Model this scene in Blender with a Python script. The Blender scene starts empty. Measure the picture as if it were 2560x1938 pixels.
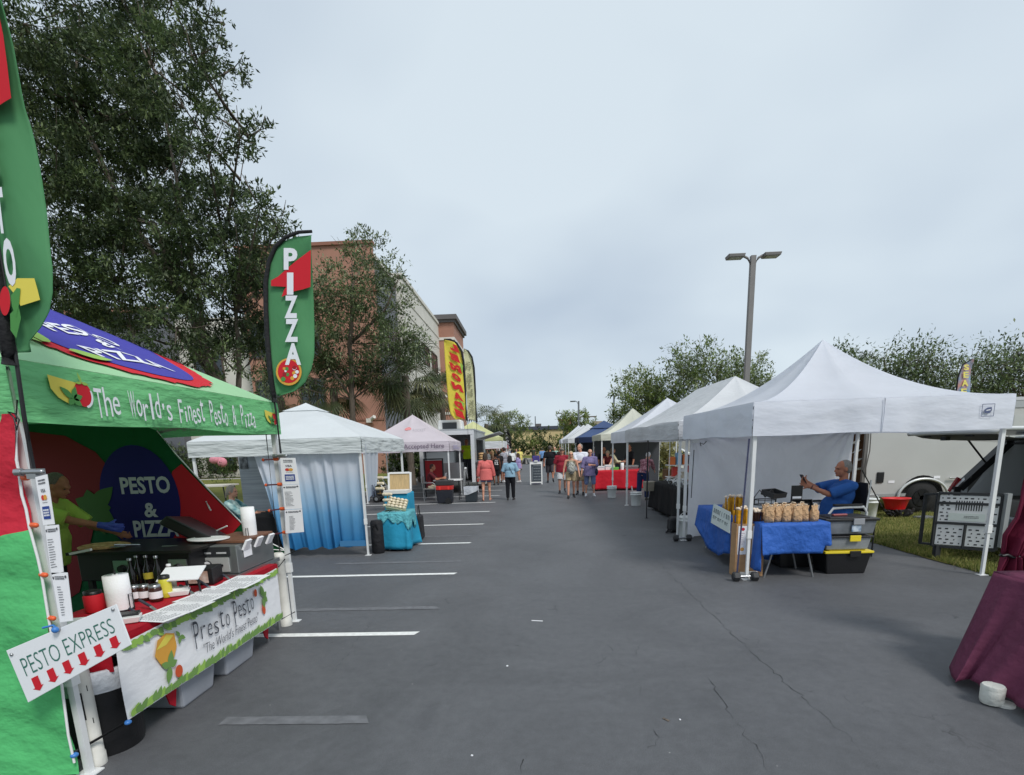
import bpy, bmesh, math, random
import numpy as np
from math import sin, cos, pi, radians, atan2, sqrt, hypot
from mathutils import Vector as V, Matrix

S = bpy.context.scene
COL = S.collection
RND = random.Random(11)

# ------------------------------------------------------------------ camera
FPX, PPX, PPY, CAMZ = 1340.0, 1280.0, 1386.0, 1.82      # focal length and principal point in photo pixels
PITCH, ROLL, YAW = radians(-11.31), radians(-1.72), radians(2.4)
cam = bpy.data.cameras.new('camera')
cam.sensor_width = 36.0
cam.lens = FPX / 2560 * 36
cam.shift_y = (PPY - 969.0) / 2560
cam.clip_start, cam.clip_end = 0.05, 3000
camo = bpy.data.objects.new('camera', cam)
COL.objects.link(camo)
CM = Matrix.Rotation(YAW, 3, 'Z') @ Matrix.Rotation(pi / 2 + PITCH, 3, 'X') @ Matrix.Rotation(ROLL, 3, 'Z')
camo.matrix_world = Matrix.Translation((0, 0, CAMZ)) @ CM.to_4x4()
S.camera = camo

# ------------------------------------------------------------------ sky, sun, exposure
SUN_EL, SUN_AZ = radians(48), radians(140)
w = bpy.data.worlds.new('World')
S.world = w
w.use_nodes = True
nt = w.node_tree
nt.nodes.clear()
def wn(t, **k):
    n = nt.nodes.new(t)
    for a, b in k.items():
        setattr(n, a, b)
    return n
out = wn('ShaderNodeOutputWorld')
bg = wn('ShaderNodeBackground')
bg.inputs['Strength'].default_value = 0.1
sky = wn('ShaderNodeTexSky', sky_type='NISHITA', sun_disc=False, sun_elevation=SUN_EL, sun_rotation=SUN_AZ)
tc = wn('ShaderNodeTexCoord')
sep = wn('ShaderNodeSeparateXYZ')
nt.links.new(tc.outputs['Generated'], sep.inputs[0])
# flatten the dome towards a cloud layer: divide x,y by height
mx = wn('ShaderNodeMath', operation='MAXIMUM')
mx.inputs[1].default_value = 0.0
nt.links.new(sep.outputs['Z'], mx.inputs[0])
ad = wn('ShaderNodeMath', operation='ADD')
ad.inputs[1].default_value = 0.35
nt.links.new(mx.outputs[0], ad.inputs[0])
dv = wn('ShaderNodeVectorMath', operation='DIVIDE')
cb = wn('ShaderNodeCombineXYZ')
for i in range(3):
    nt.links.new(ad.outputs[0], cb.inputs[i])
nt.links.new(tc.outputs['Generated'], dv.inputs[0])
nt.links.new(cb.outputs[0], dv.inputs[1])
no = wn('ShaderNodeTexNoise')
no.inputs['Scale'].default_value = 1.25
no.inputs['Detail'].default_value = 3.5
no.inputs['Roughness'].default_value = 0.45
nt.links.new(dv.outputs[0], no.inputs['Vector'])
cr = wn('ShaderNodeValToRGB')
cr.color_ramp.elements[0].position = 0.34
cr.color_ramp.elements[0].color = (3.45, 4.05, 4.75, 1)
cr.color_ramp.elements[1].position = 0.66
cr.color_ramp.elements[1].color = (4.75, 5.38, 5.85, 1)
nt.links.new(no.outputs['Fac'], cr.inputs[0])
mixs = wn('ShaderNodeMixRGB')
mixs.inputs[0].default_value = 0.93
nt.links.new(sky.outputs[0], mixs.inputs[1])
nt.links.new(cr.outputs[0], mixs.inputs[2])
nt.links.new(mixs.outputs[0], bg.inputs[0])
nt.links.new(bg.outputs[0], out.inputs[0])

sl = bpy.data.lights.new('sun', 'SUN')
sl.energy = 1.5
sl.angle = radians(14)
sl.color = (1.0, 0.97, 0.93)
so = bpy.data.objects.new('sun', sl)
COL.objects.link(so)
sd = V((sin(SUN_AZ) * cos(SUN_EL), cos(SUN_AZ) * cos(SUN_EL), sin(SUN_EL)))
so.rotation_euler = sd.to_track_quat('Z', 'Y').to_euler()
so.location = (0, 0, 60)
S.view_settings.view_transform = 'Standard'
S.view_settings.look = 'None'
S.view_settings.gamma = 1
S.view_settings.exposure = 0.6
S.render.engine = 'CYCLES'
S.cycles.max_bounces = 6
S.cycles.diffuse_bounces = 3
S.cycles.transparent_max_bounces = 6

# ------------------------------------------------------------------ photo pixel -> place on a real surface
def ray(px, py):
    return CM @ V(((px - PPX) / FPX, -(py - PPY) / FPX, -1.0))
def G(px, py, z=0.0):
    d = ray(px, py); t = (z - CAMZ) / d.z
    return V((d.x * t, d.y * t, z))
def atY(px, py, Y):
    d = ray(px, py); t = Y / d.y
    return V((d.x * t, Y, CAMZ + d.z * t))
def atX(px, py, X):
    d = ray(px, py); t = X / d.x
    return V((X, d.y * t, CAMZ + d.z * t))
def onp(px, py, P, N):
    d = ray(px, py); o = V((0, 0, CAMZ))
    t = (V(P) - o).dot(V(N)) / d.dot(V(N))
    return o + d * t

# ------------------------------------------------------------------ materials
def lin(c):
    return tuple(((v / 255) / 12.92 if v / 255 <= 0.04045 else ((v / 255 + 0.055) / 1.055) ** 2.4) for v in c)
MATS = {}
def P(name, rgb, rough=0.6, metal=0.0, var=0.0, vs=3.0, bump=0.0, bs=20.0, trans=0.0, spec=0.5, stretch=None, alpha=1.0, rgb2=None, det=3.0, coat=0.0):
    """Procedural material: Principled colour (sRGB), optional noise variation, noise bump and cloth translucency."""
    if name in MATS:
        return MATS[name]
    m = bpy.data.materials.new(name); MATS[name] = m
    m.use_nodes = True
    t = m.node_tree; b = t.nodes['Principled BSDF']; L = t.links.new
    c = lin(rgb)
    b.inputs['Base Color'].default_value = (*c, 1)
    b.inputs['Roughness'].default_value = rough
    b.inputs['Metallic'].default_value = metal
    b.inputs['Specular IOR Level'].default_value = spec
    b.inputs['Coat Weight'].default_value = coat
    co = t.nodes.new('ShaderNodeTexCoord'); vec = co.outputs['Object']
    if stretch:
        mp = t.nodes.new('ShaderNodeMapping'); mp.inputs['Scale'].default_value = stretch
        L(vec, mp.inputs[0]); vec = mp.outputs[0]
    colsock = None
    if var > 0 or rgb2:
        n = t.nodes.new('ShaderNodeTexNoise'); n.inputs['Scale'].default_value = vs; n.inputs['Detail'].default_value = det
        L(vec, n.inputs['Vector'])
        r = t.nodes.new('ShaderNodeValToRGB')
        c2 = lin(rgb2) if rgb2 else tuple(min(1, v * (1 + var)) for v in c)
        c1 = c if rgb2 else tuple(v * (1 - var) for v in c)
        r.color_ramp.elements[0].color = (*c1, 1); r.color_ramp.elements[1].color = (*c2, 1)
        r.color_ramp.elements[0].position = 0.32; r.color_ramp.elements[1].position = 0.68
        L(n.outputs['Fac'], r.inputs[0]); L(r.outputs[0], b.inputs['Base Color']); colsock = r.outputs[0]
    nb = None
    if bump > 0:
        n2 = t.nodes.new('ShaderNodeTexNoise'); n2.inputs['Scale'].default_value = bs; n2.inputs['Detail'].default_value = 4
        L(vec, n2.inputs['Vector'])
        nb = t.nodes.new('ShaderNodeBump'); nb.inputs['Strength'].default_value = min(1, bump); nb.inputs['Distance'].default_value = 0.05 * max(1, bump)
        L(n2.outputs['Fac'], nb.inputs['Height']); L(nb.outputs[0], b.inputs['Normal'])
    if trans > 0:
        tr = t.nodes.new('ShaderNodeBsdfTranslucent'); tr.inputs[0].default_value = (*c, 1)
        if colsock: L(colsock, tr.inputs[0])
        if nb: L(nb.outputs[0], tr.inputs['Normal'])
        mixn = t.nodes.new('ShaderNodeMixShader'); mixn.inputs[0].default_value = trans
        L(b.outputs[0], mixn.inputs[1]); L(tr.outputs[0], mixn.inputs[2])
        L(mixn.outputs[0], t.nodes['Material Output'].inputs[0])
    if alpha < 1:
        b.inputs['Alpha'].default_value = alpha
    return m
def fab(name, rgb, trans=0.25, bump=0.6, bs=3.0, stretch=(1, 1, 4), rough=0.75, var=0.05):
    return P(name, rgb, rough, trans=trans, bump=bump, bs=bs, stretch=stretch, var=var, vs=1.5, spec=0.25)

# ------------------------------------------------------------------ things, parts
XF = {}
def thing(name, label, cat, loc=(0, 0, 0), rz=0.0, group=None):
    o = bpy.data.objects.new(name, None); COL.objects.link(o)
    o.empty_display_size = 0.2
    o.location = loc; o.rotation_euler = (0, 0, rz)
    o['label'] = label; o['category'] = cat
    if group: o['group'] = group
    XF[o] = Matrix.Translation(V(loc)) @ Matrix.Rotation(rz, 4, 'Z')
    return o
def tag(o, label, cat, group=None, kind=None):
    o['label'] = label; o['category'] = cat
    if group: o['group'] = group
    if kind: o['kind'] = kind
    return o
def dup(root, loc, rz, label, group=None, scale=None):
    def rec(o, par):
        c = o.copy(); COL.objects.link(c)
        if par is not None: c.parent = par
        for ch in list(o.children): rec(ch, c)
        return c
    r = rec(root, None); r.location = loc; r.rotation_euler = (0, 0, rz); r['label'] = label
    if group: r['group'] = group
    if scale: r.scale = scale
    return r

def basis(d):
    d = V(d).normalized()
    a = V((0, 0, 1)) if abs(d.z) < 0.95 else V((1, 0, 0))
    x = d.cross(a).normalized(); y = x.cross(d).normalized()
    return x, y, d
class MB:
    """Collects shapes (world coordinates) and links them as ONE mesh object."""
    def __init__(s):
        s.v = []; s.f = []; s.m = []; s.mi = 0; s.sm = []; s.smooth = False
    def add(s, vs, fs, smooth=None):
        o = len(s.v); s.v += [tuple(p) for p in vs]
        k = s.smooth if smooth is None else smooth
        for f in fs:
            s.f.append([i + o for i in f]); s.m.append(s.mi); s.sm.append(k)
        return s
    def box(s, c, size, rz=0.0, M=None, taper=None):
        hx, hy, hz = size[0] / 2, size[1] / 2, size[2] / 2
        tx = ty = 1.0
        if taper: tx, ty = taper
        p = [V((x * hx * (tx if z < 0 else 1), y * hy * (ty if z < 0 else 1), z * hz)) for z in (-1, 1) for y in (-1, 1) for x in (-1, 1)]
        R = M if M is not None else Matrix.Rotation(rz, 3, 'Z')
        p = [R @ q + V(c) for q in p]
        return s.add(p, [(0, 2, 3, 1), (4, 5, 7, 6), (0, 1, 5, 4), (2, 6, 7, 3), (1, 3, 7, 5), (0, 4, 6, 2)], False)
    def bbox(s, x0, x1, y0, y1, z0, z1):
        return s.box(((x0 + x1) / 2, (y0 + y1) / 2, (z0 + z1) / 2), (x1 - x0, y1 - y0, z1 - z0))
    def bar(s, p, q, r, r2=None, n=8, caps=True, smooth=True):
        r2 = r if r2 is None else r2
        p, q = V(p), V(q); x, y, d = basis(q - p)
        vs = []
        for c, rr in ((p, r), (q, r2)):
            for i in range(n):
                a = 2 * pi * i / n; vs.append(c + x * rr * cos(a) + y * rr * sin(a))
        s.add(vs, [(i, (i + 1) % n, n + (i + 1) % n, n + i) for i in range(n)], smooth)
        if caps: s.add(vs, [tuple(range(n))[::-1], tuple(range(n, 2 * n))], False)
        return s
    def sq(s, p, q, a, b=None, up=(0, 1, 0)):
        """square tube from p to q"""
        b = b or a; p, q = V(p), V(q); d = (q - p).normalized(); u = V(up)
        x = d.cross(u).normalized() if d.cross(u).length > 1e-4 else V((1, 0, 0)); y = x.cross(d).normalized()
        vs = [c + x * sx * a / 2 + y * sy * b / 2 for c in (p, q) for sx, sy in ((-1, -1), (1, -1), (1, 1), (-1, 1))]
        return s.add(vs, [(0, 1, 5, 4), (1, 2, 6, 5), (2, 3, 7, 6), (3, 0, 4, 7), (3, 2, 1, 0), (4, 5, 6, 7)], False)
    def tube(s, pts, r, n=8, r2=None):
        pts = [V(p) for p in pts]; N = len(pts); vs = []
        for k, p in enumerate(pts):
            d = (pts[min(k + 1, N - 1)] - pts[max(k - 1, 0)])
            if k == 0: x, y, _ = basis(d)
            else:
                dn = d.normalized(); x = (x - dn * x.dot(dn)).normalized(); y = dn.cross(x)
            rr = r if r2 is None else r + (r2 - r) * k / (N - 1)
            for i in range(n):
                a = 2 * pi * i / n; vs.append(p + x * rr * cos(a) + y * rr * sin(a))
        fs = [(k * n + i, k * n + (i + 1) % n, (k + 1) * n + (i + 1) % n, (k + 1) * n + i) for k in range(N - 1) for i in range(n)]
        s.add(vs, fs, True)
        return s.add(vs, [tuple(range(n))[::-1], tuple(range((N - 1) * n, N * n))], False)
    def lathe(s, c, prof, n=20, axis=(0, 0, 1), smooth=True, sx=1.0, sy=1.0):
        x, y, d = basis(axis); c = V(c); vs = []
        if abs(V(axis).z) > 0.9: x, y = V((1, 0, 0)), V((0, 1, 0))
        for r, h in prof:
            for i in range(n):
                a = 2 * pi * i / n; vs.append(c + x * r * cos(a) * sx + y * r * sin(a) * sy + d * h)
        fs = [(k * n + i, k * n + (i + 1) % n, (k + 1) * n + (i + 1) % n, (k + 1) * n + i) for k in range(len(prof) - 1) for i in range(n)]
        s.add(vs, fs, smooth)
        N = len(prof)
        return s.add(vs, [tuple(range(n))[::-1], tuple(range((N - 1) * n, N * n))], False)
    def ell(s, c, r, M=None, nu=14, nv=9):
        c = V(c); r = (r, r, r) if not hasattr(r, '__len__') else r; vs = []
        for j in range(1, nv):
            t = pi * j / nv
            for i in range(nu):
                a = 2 * pi * i / nu; q = V((r[0] * sin(t) * cos(a), r[1] * sin(t) * sin(a), r[2] * cos(t)))
                vs.append(c + (M @ q if M is not None else q))
        for z in (r[2], -r[2]):
            q = V((0, 0, z)); vs.append(c + (M @ q if M is not None else q))
        T, B = len(vs) - 2, len(vs) - 1
        fs = [(j * nu + i, (j + 1) * nu + i, (j + 1) * nu + (i + 1) % nu, j * nu + (i + 1) % nu) for j in range(nv - 2) for i in range(nu)]
        fs += [(T, i, (i + 1) % nu) for i in range(nu)] + [(B, (nv - 2) * nu + (i + 1) % nu, (nv - 2) * nu + i) for i in range(nu)]
        return s.add(vs, fs, True)
    def cap(s, p, q, r1, r2=None, n=12):
        r2 = r1 if r2 is None else r2; p, q = V(p), V(q); x, y, d = basis(q - p); vs = []
        rings = [(p - d * r1 * cos(t), r1 * sin(t)) for t in (0.35, 0.8, 1.25)] + [(p, r1), (q, r2)] + [(q + d * r2 * sin(t), r2 * cos(t)) for t in (0.35, 0.8, 1.25)]
        for c, rr in rings:
            for i in range(n):
                a = 2 * pi * i / n; vs.append(c + x * rr * cos(a) + y * rr * sin(a))
        N = len(rings)
        fs = [(k * n + i, k * n + (i + 1) % n, (k + 1) * n + (i + 1) % n, (k + 1) * n + i) for k in range(N - 1) for i in range(n)]
        fs += [tuple(range(n))[::-1], tuple(range((N - 1) * n, N * n))]
        return s.add(vs, fs, True)
    def fru(s, p, q, a1, b1, a2, b2, right=(1, 0, 0), n=16):
        """flat-ended elliptic frustum from p to q (clothing)"""
        p, q = V(p), V(q); d = (q - p).normalized(); r = V(right); x = (r - d * r.dot(d)).normalized(); y = d.cross(x); vs = []
        for c, a_, b_ in ((p, a1, b1), (q, a2, b2)):
            for i in range(n):
                a = 2 * pi * i / n; vs.append(c + x * a_ * cos(a) + y * b_ * sin(a))
        fs = [(i, (i + 1) % n, n + (i + 1) % n, n + i) for i in range(n)] + [tuple(range(n))[::-1], tuple(range(n, 2 * n))]
        return s.add(vs, fs, True)
    def quad(s, a, b, c, d):
        return s.add([a, b, c, d], [(0, 1, 2, 3)])
    def grid(s, fn, nu, nv, smooth=True, thick=0.0, close=False):
        """fn(u,v) with u,v in 0..1; thick adds a second skin so that cloth has two sides"""
        vs = [V(fn(i / nu, j / nv)) for j in range(nv + 1) for i in range(nu + 1)]
        fs = [(j * (nu + 1) + i, j * (nu + 1) + i + 1, (j + 1) * (nu + 1) + i + 1, (j + 1) * (nu + 1) + i) for j in range(nv) for i in range(nu)]
        return s.add(vs, fs, smooth)
    def slab(s, pts, thick):
        """polygon with thickness (towards -normal)"""
        pts = [V(p) for p in pts]; n = V((0, 0, 0))
        for i in range(len(pts)):
            a, b = pts[i], pts[(i + 1) % len(pts)]; n += a.cross(b)
        n.normalize(); k = len(pts); vs = pts + [p - n * thick for p in pts]
        return s.add(vs, [tuple(range(k)), tuple(range(k, 2 * k))[::-1]] + [(i, k + i, k + (i + 1) % k, (i + 1) % k) for i in range(k)], False)
    def build(s, name, mats, parent=None, bevel=0.0, solid=0.0, sub=0):
        me = bpy.data.meshes.new(name)
        vs = s.v
        if parent is not None:
            I = XF[parent].inverted(); vs = [I @ V(p) for p in vs]
        me.from_pydata(vs, [], s.f)
        for m in (mats if isinstance(mats, (list, tuple)) else [mats]): me.materials.append(m)
        me.polygons.foreach_set('material_index', s.m)
        me.polygons.foreach_set('use_smooth', s.sm)
        me.update()
        o = bpy.data.objects.new(name, me); COL.objects.link(o)
        if parent is not None:
            o.parent = parent; XF[o] = XF[parent]
        else:
            XF[o] = Matrix.Identity(4)
        if bevel > 0:
            b = o.modifiers.new('bevel', 'BEVEL'); b.width = bevel; b.segments = 2; b.limit_method = 'ANGLE'; b.angle_limit = radians(40)
        if solid > 0:
            b = o.modifiers.new('solid', 'SOLIDIFY'); b.thickness = solid; b.offset = 0
        if sub:
            b = o.modifiers.new('sub', 'SUBSURF'); b.levels = b.render_levels = sub
        return o

def struct(o):
    o['kind'] = 'structure'; return o

# ------------------------------------------------------------------ flat printing: lettering and motifs laid on a surface
def glyphs(txt, size=1.0, bold=0.0, shear=0.0, sp=1.0, line=1.0, align='CENTER', res=3):
    c = bpy.data.curves.new('t', 'FONT'); c.body = txt; c.size = size; c.offset = bold; c.shear = shear
    c.space_character = sp; c.space_line = line; c.align_x = align; c.align_y = 'CENTER'; c.resolution_u = res
    o = bpy.data.objects.new('t', c); COL.objects.link(o)
    dg = bpy.context.evaluated_depsgraph_get(); me = o.evaluated_get(dg).to_mesh()
    vs = [(v.co.x, v.co.y) for v in me.vertices]; fs = [list(p.vertices) for p in me.polygons]
    o.evaluated_get(dg).to_mesh_clear(); bpy.data.objects.remove(o); bpy.data.curves.remove(c)
    return vs, fs
def fit(vs, w=1.0, h=1.0):
    """scale glyph vertices to a centred box w x h"""
    if not vs: return vs
    x0, x1 = min(p[0] for p in vs), max(p[0] for p in vs); y0, y1 = min(p[1] for p in vs), max(p[1] for p in vs)
    return [((p[0] - (x0 + x1) / 2) / max(1e-6, x1 - x0) * w, (p[1] - (y0 + y1) / 2) / max(1e-6, y1 - y0) * h) for p in vs]
def text(mb, txt, fn, w=None, h=None, **k):
    """lay text centred at (0,0) with size w x h in the surface's own units; fn(u,v)->point"""
    vs, fs = glyphs(txt, **k)
    if w: vs = fit(vs, w, h)
    mb.add([fn(*p) for p in vs], fs, False)
def poly2(mb, pts, fn):
    mb.add([fn(*p) for p in pts], [tuple(range(len(pts)))], False)
def circ(cx, cy, r, ry=None, n=24, a0=0, a1=2 * pi):
    ry = ry or r
    return [(cx + r * cos(a0 + (a1 - a0) * i / n), cy + ry * sin(a0 + (a1 - a0) * i / n)) for i in range(n)]
def leaf2(cx, cy, l, wd, ang, n=7):
    pts = []
    for k in range(n): t = k / (n - 1); pts.append((t * l, sin(pi * t ** 0.8) * wd / 2))
    for k in range(n - 2, 0, -1): t = k / (n - 1); pts.append((t * l, -sin(pi * t ** 0.8) * wd / 2))
    return [(cx + x * cos(ang) - y * sin(ang), cy + x * sin(ang) + y * cos(ang)) for x, y in pts]
def plane(o, ux, uy, off=0.0):
    """surface function of a flat patch: origin o, unit-ish axes ux, uy; off = distance in front"""
    o, ux, uy = V(o), V(ux), V(uy); n = ux.cross(uy).normalized()
    return lambda u, v, k=0: o + ux * u + uy * v + n * (off + k)
def quadmap(tl, tr, br, bl, off=0.0):
    """bilinear surface function on -0.5..0.5 x -0.5..0.5"""
    tl, tr, br, bl = V(tl), V(tr), V(br), V(bl); n = ((tr - tl).cross(tl - bl)).normalized()
    def fn(u, v, k=0):
        a, b = u + 0.5, v + 0.5
        return (bl * (1 - a) + br * a) * (1 - b) + (tl * (1 - a) + tr * a) * b + n * (off + k)
    return fn
def scribble(mb, fn, x0, x1, y0, y1, n, h=0.012, ragged=True, seed=1):
    """rows of small-print marks"""
    r = random.Random(seed)
    for i in range(n):
        y = y1 + (y0 - y1) * (i + 0.5) / n; x = x0; xe = x0 + (x1 - x0) * (r.uniform(0.55, 1) if ragged else 1)
        while x < xe:
            wl = r.uniform(0.05, 0.16) * (x1 - x0); e = min(x + wl, xe)
            poly2(mb, [(x, y - h / 2), (e, y - h / 2), (e, y + h / 2), (x, y + h / 2)], fn); x = e + 0.025 * (x1 - x0)
# ------------------------------------------------------------------ people
def remesh(mb, vox, smooth=4, name='tmp'):
    me = bpy.data.meshes.new(name); me.from_pydata([tuple(p) for p in mb.v], [], mb.f); me.update()
    o = bpy.data.objects.new(name, me); COL.objects.link(o)
    r = o.modifiers.new('r', 'REMESH'); r.mode = 'VOXEL'; r.voxel_size = vox; r.use_smooth_shade = True
    s = o.modifiers.new('s', 'SMOOTH'); s.factor = 0.5; s.iterations = smooth
    dg = bpy.context.evaluated_depsgraph_get()
    m2 = bpy.data.meshes.new_from_object(o.evaluated_get(dg))
    bpy.data.objects.remove(o); bpy.data.meshes.remove(me)
    m2.name = name
    return m2
def organic(name, mb, vox, mat, parent, smooth=4):
    """one continuous surface grown over the collected shapes; shapes are in the thing's LOCAL frame"""
    me = remesh(mb, vox, smooth, name)
    me.materials.clear(); me.materials.append(mat)
    o = bpy.data.objects.new(name, me); COL.objects.link(o); o.parent = parent; XF[o] = XF[parent]
    return o
def skinmat(tone):
    return P('skin%d' % tone, [(205, 150, 125), (176, 118, 92), (222, 172, 148), (120, 78, 58)][tone], 0.55, var=0.06, vs=30, spec=0.3)
def person(label, x, y, face, h=1.7, z=0.0, tone=0, fem=False, belly=0.0, pose=None, top=None, bot=None, shoes=(60, 55, 52),
           hair=((90, 75, 60), 'short'), eyes=None, vox=0.0115, group=None, extra=None, wide=1.0, seat=None, sandals=False):
    p = dict(hipR=0, hipL=0, kneeR=3, kneeL=3, footR=0, footL=0, shR=4, shL=4, abR=9, abL=9, elR=14, elL=14, lean=2, turn=0, nod=0, spread=0, inR=0, inL=0)
    p.update(pose or {})
    t = thing('person', label, 'person', (x, y, z), radians(face), group)
    B = MB(); H = h; r = radians
    wd = wide * (0.93 if fem else 1.0)
    # legs first with the pelvis at 0, then lift so the lowest foot stands on the ground
    J = {}
    low = 9
    for s, k in ((1, 'R'), (-1, 'L')):
        a, kn = r(p['hip' + k]), r(p['knee' + k])
        sp = r(p['spread'] + 1.5) * s
        hp = V((s * 0.052 * H * (1.12 if fem else 1), 0, 0))
        knee = hp + V((sin(sp) * 0.245 * H, sin(a) * 0.245 * H, -cos(a) * 0.245 * H))
        ank = knee + V((sin(sp) * 0.1 * H, sin(a - kn) * 0.242 * H, -cos(a - kn) * 0.242 * H))
        f = r(p['foot' + k]); fd = V((s * 0.18, cos(f), sin(f))).normalized()
        up = V((0, -sin(f), cos(f)))
        heel = ank - up * 0.03 * H - fd * 0.025 * H; toe = heel + fd * 0.125 * H
        J[k] = [hp, knee, ank, heel, toe, fd]
        low = min(low, heel.z - 0.012 * H, toe.z - 0.01 * H)
    pz = seat if seat is not None else -low
    up_ = V((0, 0, pz))
    for k in 'RL':
        for i in range(5): J[k][i] = J[k][i] + up_
    le = r(p['lean']); u = V((0, sin(le), cos(le))); fw = V((0, cos(le), -sin(le)))
    PV = V((0, 0, pz)); CH = PV + u * 0.195 * H; NK = PV + u * 0.3 * H
    TM = Matrix.Rotation(-le, 3, 'X')
    B.ell(PV + u * 0.02 * H, (0.098 * H * wd * (1.08 if fem else 1), 0.07 * H, 0.075 * H), TM)
    B.ell(PV + u * 0.1 * H + fw * belly * 0.35, (0.083 * H * wd + belly * 0.5, 0.06 * H + belly * 0.7, 0.1 * H), TM)
    B.ell(CH, (0.1 * H * wd, 0.066 * H + belly * 0.2, 0.105 * H), TM)
    if fem: B.ell(CH + fw * 0.045 * H, (0.08 * H, 0.04 * H, 0.045 * H), TM)
    for s in (1, -1):
        B.cap(PV + u * 0.285 * H, PV + u * 0.275 * H + V((s * 0.098 * H * wd, 0, 0)), 0.034 * H, 0.03 * H)
    # head
    tr, nd = r(p['turn']), r(p['nod']) + le * 0.3
    HM = Matrix.Rotation(tr, 3, 'Z') @ Matrix.Rotation(-nd, 3, 'X')
    hd = NK + u * 0.02 * H
    HC = hd + HM @ V((0, 0.012 * H, 0.088 * H))
    B.cap(PV + u * 0.27 * H, HC - HM @ V((0, 0.01 * H, 0.03 * H)), 0.033 * H, 0.03 * H)
    def hp_(a, b, c): return HC + HM @ V((a * H, b * H, c * H))
    B.ell(hp_(0, -0.004, 0.012), (0.044 * H, 0.055 * H, 0.053 * H), HM)
    B.ell(hp_(0, 0.016, -0.024), (0.036 * H, 0.038 * H, 0.042 * H), HM)
    B.ell(hp_(0, 0.046, -0.048), (0.016 * H, 0.012 * H, 0.012 * H), HM)
    B.cap(hp_(0, 0.05, 0.004), hp_(0, 0.061, -0.014), 0.006 * H, 0.0095 * H)
    B.ell(hp_(0, 0.047, 0.012), (0.032 * H, 0.012 * H, 0.008 * H), HM)
    B.ell(hp_(0, 0.05, -0.031), (0.015 * H, 0.008 * H, 0.006 * H), HM)
    for s in (1, -1): B.ell(hp_(s * 0.046, -0.003, -0.008), (0.006 * H, 0.012 * H, 0.018 * H), HM)
    # legs
    for s, k in ((1, 'R'), (-1, 'L')):
        hp, knee, ank, heel, toe, fd = J[k]
        B.cap(hp, knee, 0.053 * H * wd, 0.032 * H)
        B.cap(knee, ank, 0.031 * H, 0.019 * H)
        d = (ank - knee); B.ell(knee + d * 0.3 - V((0, 0.008 * H, 0)), (0.029 * H, 0.031 * H, 0.06 * H))
        B.cap(ank, heel + fd * 0.02 * H, 0.018 * H, 0.017 * H); B.cap(heel + fd * 0.015 * H, toe - fd * 0.015 * H, 0.018 * H, 0.013 * H)
    # arms (two-bone reach when a hand target is given)
    A = {}
    for s, k in ((1, 'R'), (-1, 'L')):
        sh = PV + u * 0.275 * H + V((s * 0.112 * H * wd, 0, 0)); la, lb = 0.172 * H, 0.15 * H
        tg = p.get('hand' + k)
        if tg is not None:
            wr = V(tg); dv_ = wr - sh; dd = min(dv_.length, (la + lb) * 0.995); dn = dv_.normalized(); wr = sh + dn * dd
            ca = (la * la + dd * dd - lb * lb) / (2 * la * dd); pole = V(p.get('pole' + k, (s * 0.6, -0.3, -1)))
            pn = (pole - dn * pole.dot(dn)).normalized(); e = sh + dn * la * ca + pn * la * sqrt(max(0, 1 - ca * ca))
        else:
            a, b, el = r(p['sh' + k]), r(p['ab' + k]), r(p['el' + k]); ii = r(p['in' + k])
            e = sh + V((s * sin(b), sin(a) * cos(b), -cos(a) * cos(b))) * la
            bb = b * 0.5 - ii
            wr = e + V((s * sin(bb), sin(a + el) * cos(bb), -cos(a + el) * cos(bb))) * lb
        A[k] = (sh, e, wr)
        B.cap(sh, e, 0.03 * H * (0.88 if fem else 1), 0.022 * H); B.cap(e, wr, 0.022 * H, 0.0145 * H)
        B.ell(e + (wr - e) * 0.25, 0.0225 * H)
        d = (wr - e).normalized(); side = d.cross(V((s, 0.35, 0))).normalized()      # across the knuckles
        nrm = side.cross(d).normalized()
        pc = wr + d * 0.028 * H
        B.cap(wr + side * 0.008 * H, pc + side * 0.012 * H + d * 0.012 * H, 0.0115 * H, 0.0105 * H); B.cap(wr - side * 0.008 * H, pc - side * 0.012 * H + d * 0.01 * H, 0.0115 * H, 0.0105 * H)
        cu = p.get('curl', 0.5)
        for q, ln in enumerate((0.036, 0.043, 0.04, 0.031)):
            o = (q - 1.5) * 0.0118 * H; b0 = pc + side * o + d * 0.014 * H; d2 = (d + side * (q - 1.5) * 0.1 - nrm * s * cu * 0.5).normalized()
            m1 = b0 + d2 * ln * 0.5 * H; d3 = (d2 - nrm * s * cu).normalized(); B.cap(b0, m1, 0.0054 * H, 0.005 * H, 8); B.cap(m1, m1 + d3 * ln * 0.5 * H, 0.005 * H, 0.0043 * H, 8)
        th = wr + d * 0.012 * H - side * 0.014 * H; B.cap(th, th + (d * 0.7 - side * 0.75 - nrm * s * 0.3).normalized() * 0.036 * H, 0.0072 * H, 0.0052 * H, 8)
    organic('body', B, vox, skinmat(tone), t, 3)
    # clothes
    if top:
        T = MB(); o = top.get('loose', 0.012)
        hem = top.get('hem', -0.02) * H
        T.fru(PV + u * hem, PV + u * 0.12 * H + fw * belly * 0.25, 0.098 * H * wd + o * 1.9 + belly * 0.4 + top.get('flare', 0), 0.072 * H + o * 1.9 + belly * 0.6 + top.get('flare', 0) * 0.8,
              0.086 * H * wd + o * 1.5 + belly * 0.5, 0.064 * H + o * 1.4 + belly * 0.6)
        T.ell(PV + u * 0.1 * H + fw * belly * 0.35, (0.085 * H * wd + o + belly * 0.5, 0.062 * H + o + belly * 0.7, 0.1 * H), TM)
        T.ell(CH, (0.102 * H * wd + o, 0.068 * H + o + belly * 0.2, 0.108 * H), TM)
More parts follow.
